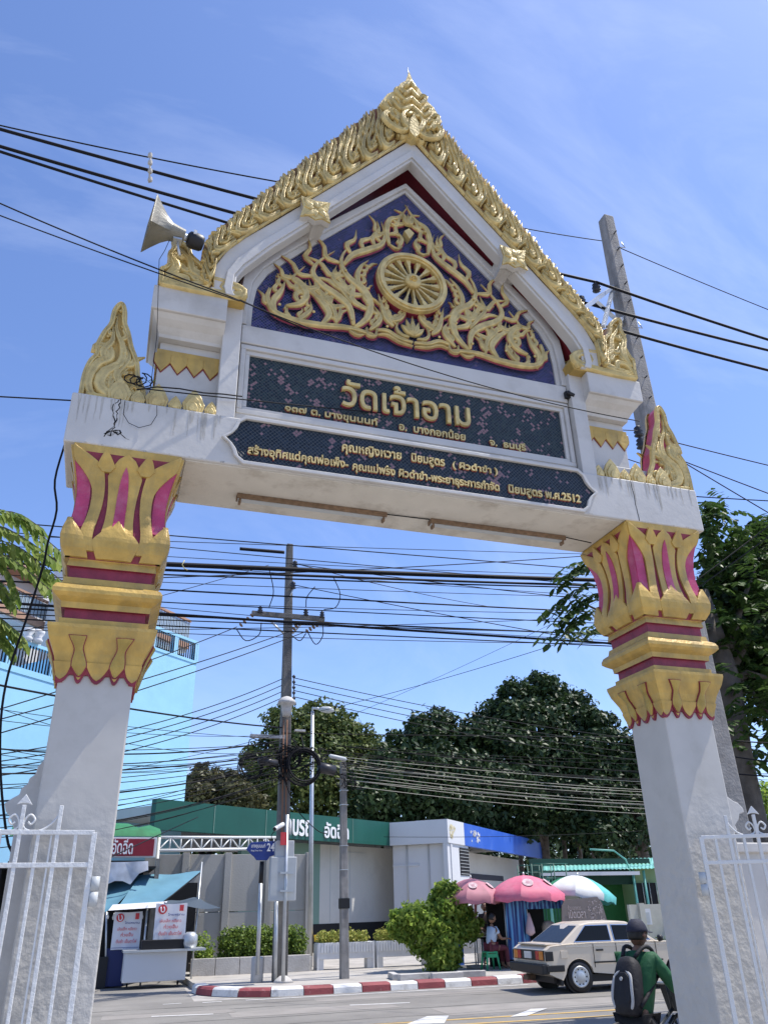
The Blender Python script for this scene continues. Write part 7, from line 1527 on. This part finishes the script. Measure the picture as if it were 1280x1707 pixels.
# ================================================================== CYCLIST
def cyclist():
    hd = at(1062, 1556, 7.75); f_ = Vector((.93, .36, 0)).normalized(); s_ = Vector((f_.y, -f_.x, 0)); U = Vector((0, 0, 1))
    E_ = empty('person', (hd.x-.15, hd.y, 0), 'cyclist in a green jacket, navy cap and black trousers riding off', 'person')
    jm = mat('green_jacket', (.010, .085, .032), .7, var=.12, vs=8, bump=.5, bs=14); tm = mat('black_cloth', (.012, .012, .014), .8, bump=.3, bs=12); capm = mat('navy_cap', (.018, .02, .04), .75, bump=.2)
    nk = hd-U*.15-f_*.03; ch = nk-U*.16-f_*.05; wa = nk-U*.42-f_*.13; hip = nk-U*.60-f_*.17
    J = [(hip, .12), (wa, .11), (ch, .12), (nk, .052), (nk+U*.06+f_*.01, .05)]; Ed = [(0, 1), (1, 2), (2, 3), (3, 4)]; T = [(hip-U*.02, .155), (wa, .15), (ch, .17), (nk-U*.02, .095)]; Et = [(0, 1), (1, 2), (2, 3)]; P_ = [(hip, .14)]; Ep = []
    for sg in (-1, 1):
        sh = nk-U*.075+s_*sg*.185-f_*.02; el = sh-U*.24+f_*.16+s_*sg*.07; wr_ = el+f_*.24-U*.06-s_*sg*.02
        i = len(J); J += [(sh, .05), (el, .04), (wr_, .03)]; Ed += [(2, i), (i, i+1), (i+1, i+2)]; j = len(T); T += [(sh, .075), (el, .062), (wr_-f_*.03, .045)]; Et += [(2, j), (j, j+1), (j+1, j+2)]
        hand(E_, wr_-f_*.01, f_-U*.1, U, curl=.9)
        kn = hip+f_*.34-U*(.22 if sg > 0 else .42)+s_*sg*.1; an = kn-U*.38-f_*.08; i = len(J); J += [(hip+s_*sg*.09, .085), (kn, .06), (an, .04), (an+f_*.14-U*.03, .035)]; Ed += [(0, i), (i, i+1), (i+1, i+2), (i+2, i+3)]; j = len(P_); P_ += [(hip+s_*sg*.09-U*.03, .11), (kn, .08), (an, .06)]; Ep += [(0, j), (j, j+1), (j+1, j+2)]
    skinmesh('body', J, Ed, skinm, E_); skinmesh('jacket', T, Et, jm, E_); skinmesh('trousers', P_, Ep, tm, E_)
    hf = (f_+s_*.18).normalized(); head(E_, hd-U*.01, hf, .105, skin=mat('tanned_skin', (.12, .06, .04), .5))
    q = MB(); n = 20; rings = []
    for t in (.12, .3, .55, .8, .97):
        rr_ = math.sqrt(1-t*t*.92); sd_ = hf.cross(U); rings.append([hd+sd_*math.cos(2*PI*j/n)*.098*rr_+hf*(math.sin(2*PI*j/n)*.120*rr_-.004)+U*(t*.135) for j in range(n)])
    q.loft(rings, sm=True); sd_ = hf.cross(U); vs = []
    for j in range(9):
        a = PI*(.12+.76*j/8); vs += [hd+sd_*math.cos(a)*.095+hf*math.sin(a)*.11+U*.022, hd+sd_*math.cos(a)*.088+hf*(math.sin(a)*.20+.005)+U*.008]
    q.add(vs, [(2*j, 2*j+2, 2*j+3, 2*j+1) for j in range(8)], 0, True); q.add([v-U*.006 for v in vs], [(2*j, 2*j+1, 2*j+3, 2*j+2) for j in range(8)], 0, True); q.build('cap', capm, E_)
    # backpack
    B = empty('backpack', ch-f_*.26-U*.2, 'black backpack with pale grey piping worn by the cyclist', 'backpack'); bn = mat('backpack_nylon', (.012, .012, .016), .7, bump=.4, bs=20); bp = mat('grey_piping', (.42, .42, .42), .7); c0 = ch-f_*.19-U*.12; bu = (nk-hip).normalized(); bf = (f_-bu*f_.dot(bu)).normalized()
    rings = []
    for t, a, b in ((-.30, .09, .05), (-.285, .135, .08), (-.2, .155, .10), (-.05, .16, .105), (.1, .15, .10), (.2, .13, .085), (.265, .09, .06), (.28, .04, .03)): rings.append([c0+bu*t*.86+s_*.88*math.copysign(abs(math.cos(2*PI*j/20))**.7, math.cos(2*PI*j/20))*a+bf*math.copysign(abs(math.sin(2*PI*j/20))**.7, math.sin(2*PI*j/20))*b for j in range(20)])
    MB().loft(rings, sm=True).build('pack_body', bn, B)
    def on(u, v, d): return c0+s_*u*.88+bu*v*.86-bf*(.098+d-1.2*(v+.03)**2*.6)
    q = MB(); stroke(q, [(-.10, .06), (-.12, -.05), (-.125, -.18), (-.08, -.26), (0, -.28), (.08, -.26), (.125, -.18), (.12, -.05), (.10, .06), (.05, .11), (0, .12), (-.05, .11), (-.10, .06)], .017, .012, on, 40, 'c', 0, 0, False); q.build('piping', bp, B)
    q = MB(); q.prism([(-.09, .05), (-.11, -.17), (-.06, -.24), (.06, -.24), (.11, -.17), (.09, .05), (.04, .10), (-.04, .10)], lambda u, v, d: on(u, v, d), .0, .02); q.build('front_pocket', bn, B, bevel=.008)
    q = MB(); stroke(q, [(-.11, .14), (-.06, .20), (.06, .20), (.11, .14)], .012, .01, lambda u, v, d: on(u, v, d-.02), 14, 'c', 0, 0, False); q.build('piping', bp, B); q = MB(); q.lathe([(.018, 0), (.016, .006)], on(0, .03, .022), 12, axis=-bf); q.build('small_emblem', bp, B)
    for sg in (-1, 1):
        sh = nk-U*.02+s_*sg*.11; MB().tube(catmull([c0+bu*.24+s_*sg*.07, sh-f_*.06+U*.055, sh+f_*.07+U*.02, sh+f_*.13-U*.14, ch+s_*sg*.16-U*.1+f_*.02, c0-bu*.18+s_*sg*.14], 18), .020, 6).build('shoulder_strap', bn, B)
    # bicycle
    G = empty('bicycle', (hip.x, hip.y, 0), 'dark bicycle under the green jacketed cyclist, its basket by the column', 'bicycle'); y0 = Vector((hip.x, hip.y, 0))-f_*.05; rw = y0-f_*.28+U*.33; fw = y0+f_*.80+U*.33
    fm = mat('bike_frame', (.02, .025, .03), .35)
    for c in (rw, fw):
        tg = MB(); tg.tube([c+f_*.32*math.cos(2*PI*i/32)+U*.32*math.sin(2*PI*i/32) for i in range(33)], .018, 8); wl = tg.build('wheel', blackm, G); MB().tube([c-s_*.05, c+s_*.05], .02, 8).build('hub', steel, wl); q = MB()
        for i in range(18): q.tube([c, c+f_*.31*math.cos(2*PI*i/18)+U*.31*math.sin(2*PI*i/18)], .0015, 4)
        q.build('spokes', steel, wl)
    bb = y0+f_*.12+U*.30; sp = hip-U*.13; hh = y0+f_*.62+U*.92; hl = y0+f_*.66+U*.70
    for a, b, r_, nm in ((bb, sp, .018, 'seat_tube'), (sp-U*.08, hl, .016, 'top_tube'), (bb, hl-U*.06, .018, 'down_tube'), (rw, bb, .012, 'chain_stay'), (rw, sp-U*.12, .011, 'seat_stay'), (hl-U*.08, fw, .014, 'fork'), (hl, hh, .016, 'head_tube')): MB().tube([a, b], r_, 8).build(nm, fm, G)
    MB().tube(catmull([hh-s_*.30-f_*.16-U*.02, hh-s_*.22-f_*.03, hh-s_*.06+f_*.03, hh+s_*.06+f_*.03, hh+s_*.22-f_*.03, hh+s_*.30-f_*.16-U*.02], 16), .012, 8).build('handlebar', steel, G)
    for sg in (-1, 1): MB().tube([hh+s_*sg*.30-f_*.18-U*.02, hh+s_*sg*.26-f_*.07-U*.01], .018, 8).build('grip', blackm, G)
    MB().box(sp+U*.03, (.22, .14, .06)).build('saddle', blackm, G, bevel=.02); q = MB(); bc = hh+f_*.2-U*.12
    q.loft([[bc+f_*sx*a+s_*sy*a*1.1+U*z for sx, sy in ((-1, -1), (1, -1), (1, 1), (-1, 1))] for z, a in ((-.13, .09), (.12, .13))]); q.build('basket', fm, G)
    for sg in (-1, 1): MB().tube([bb+s_*sg*.08, bb+s_*sg*.08+(f_*.12 if sg > 0 else -f_*.12)-U*.12*sg], .01, 6).build('crank', steel, G)
cyclist()
# drain opening in the kerb, manhole and small rubble
dr = gnd(845, 1640, 0); q = MB(); q.box((pat(12.65).x, 20.02, .08), (1.2, .3, .12)); tag(q.build('drain_inlet', darkm), 'dark drain inlet gap in the red and white kerb', 'drain')
E_ = None

for lab in {l_ for l_, z, o in WN['objs']}:
    L_ = sorted([(z, o.name, o) for l_, z, o in WN['objs'] if l_ == lab], key=lambda t: -t[0])
    if len(L_) > 1:
        for i, (_, _, o) in enumerate(L_): o['label'] = ORD[i]+' '+lab
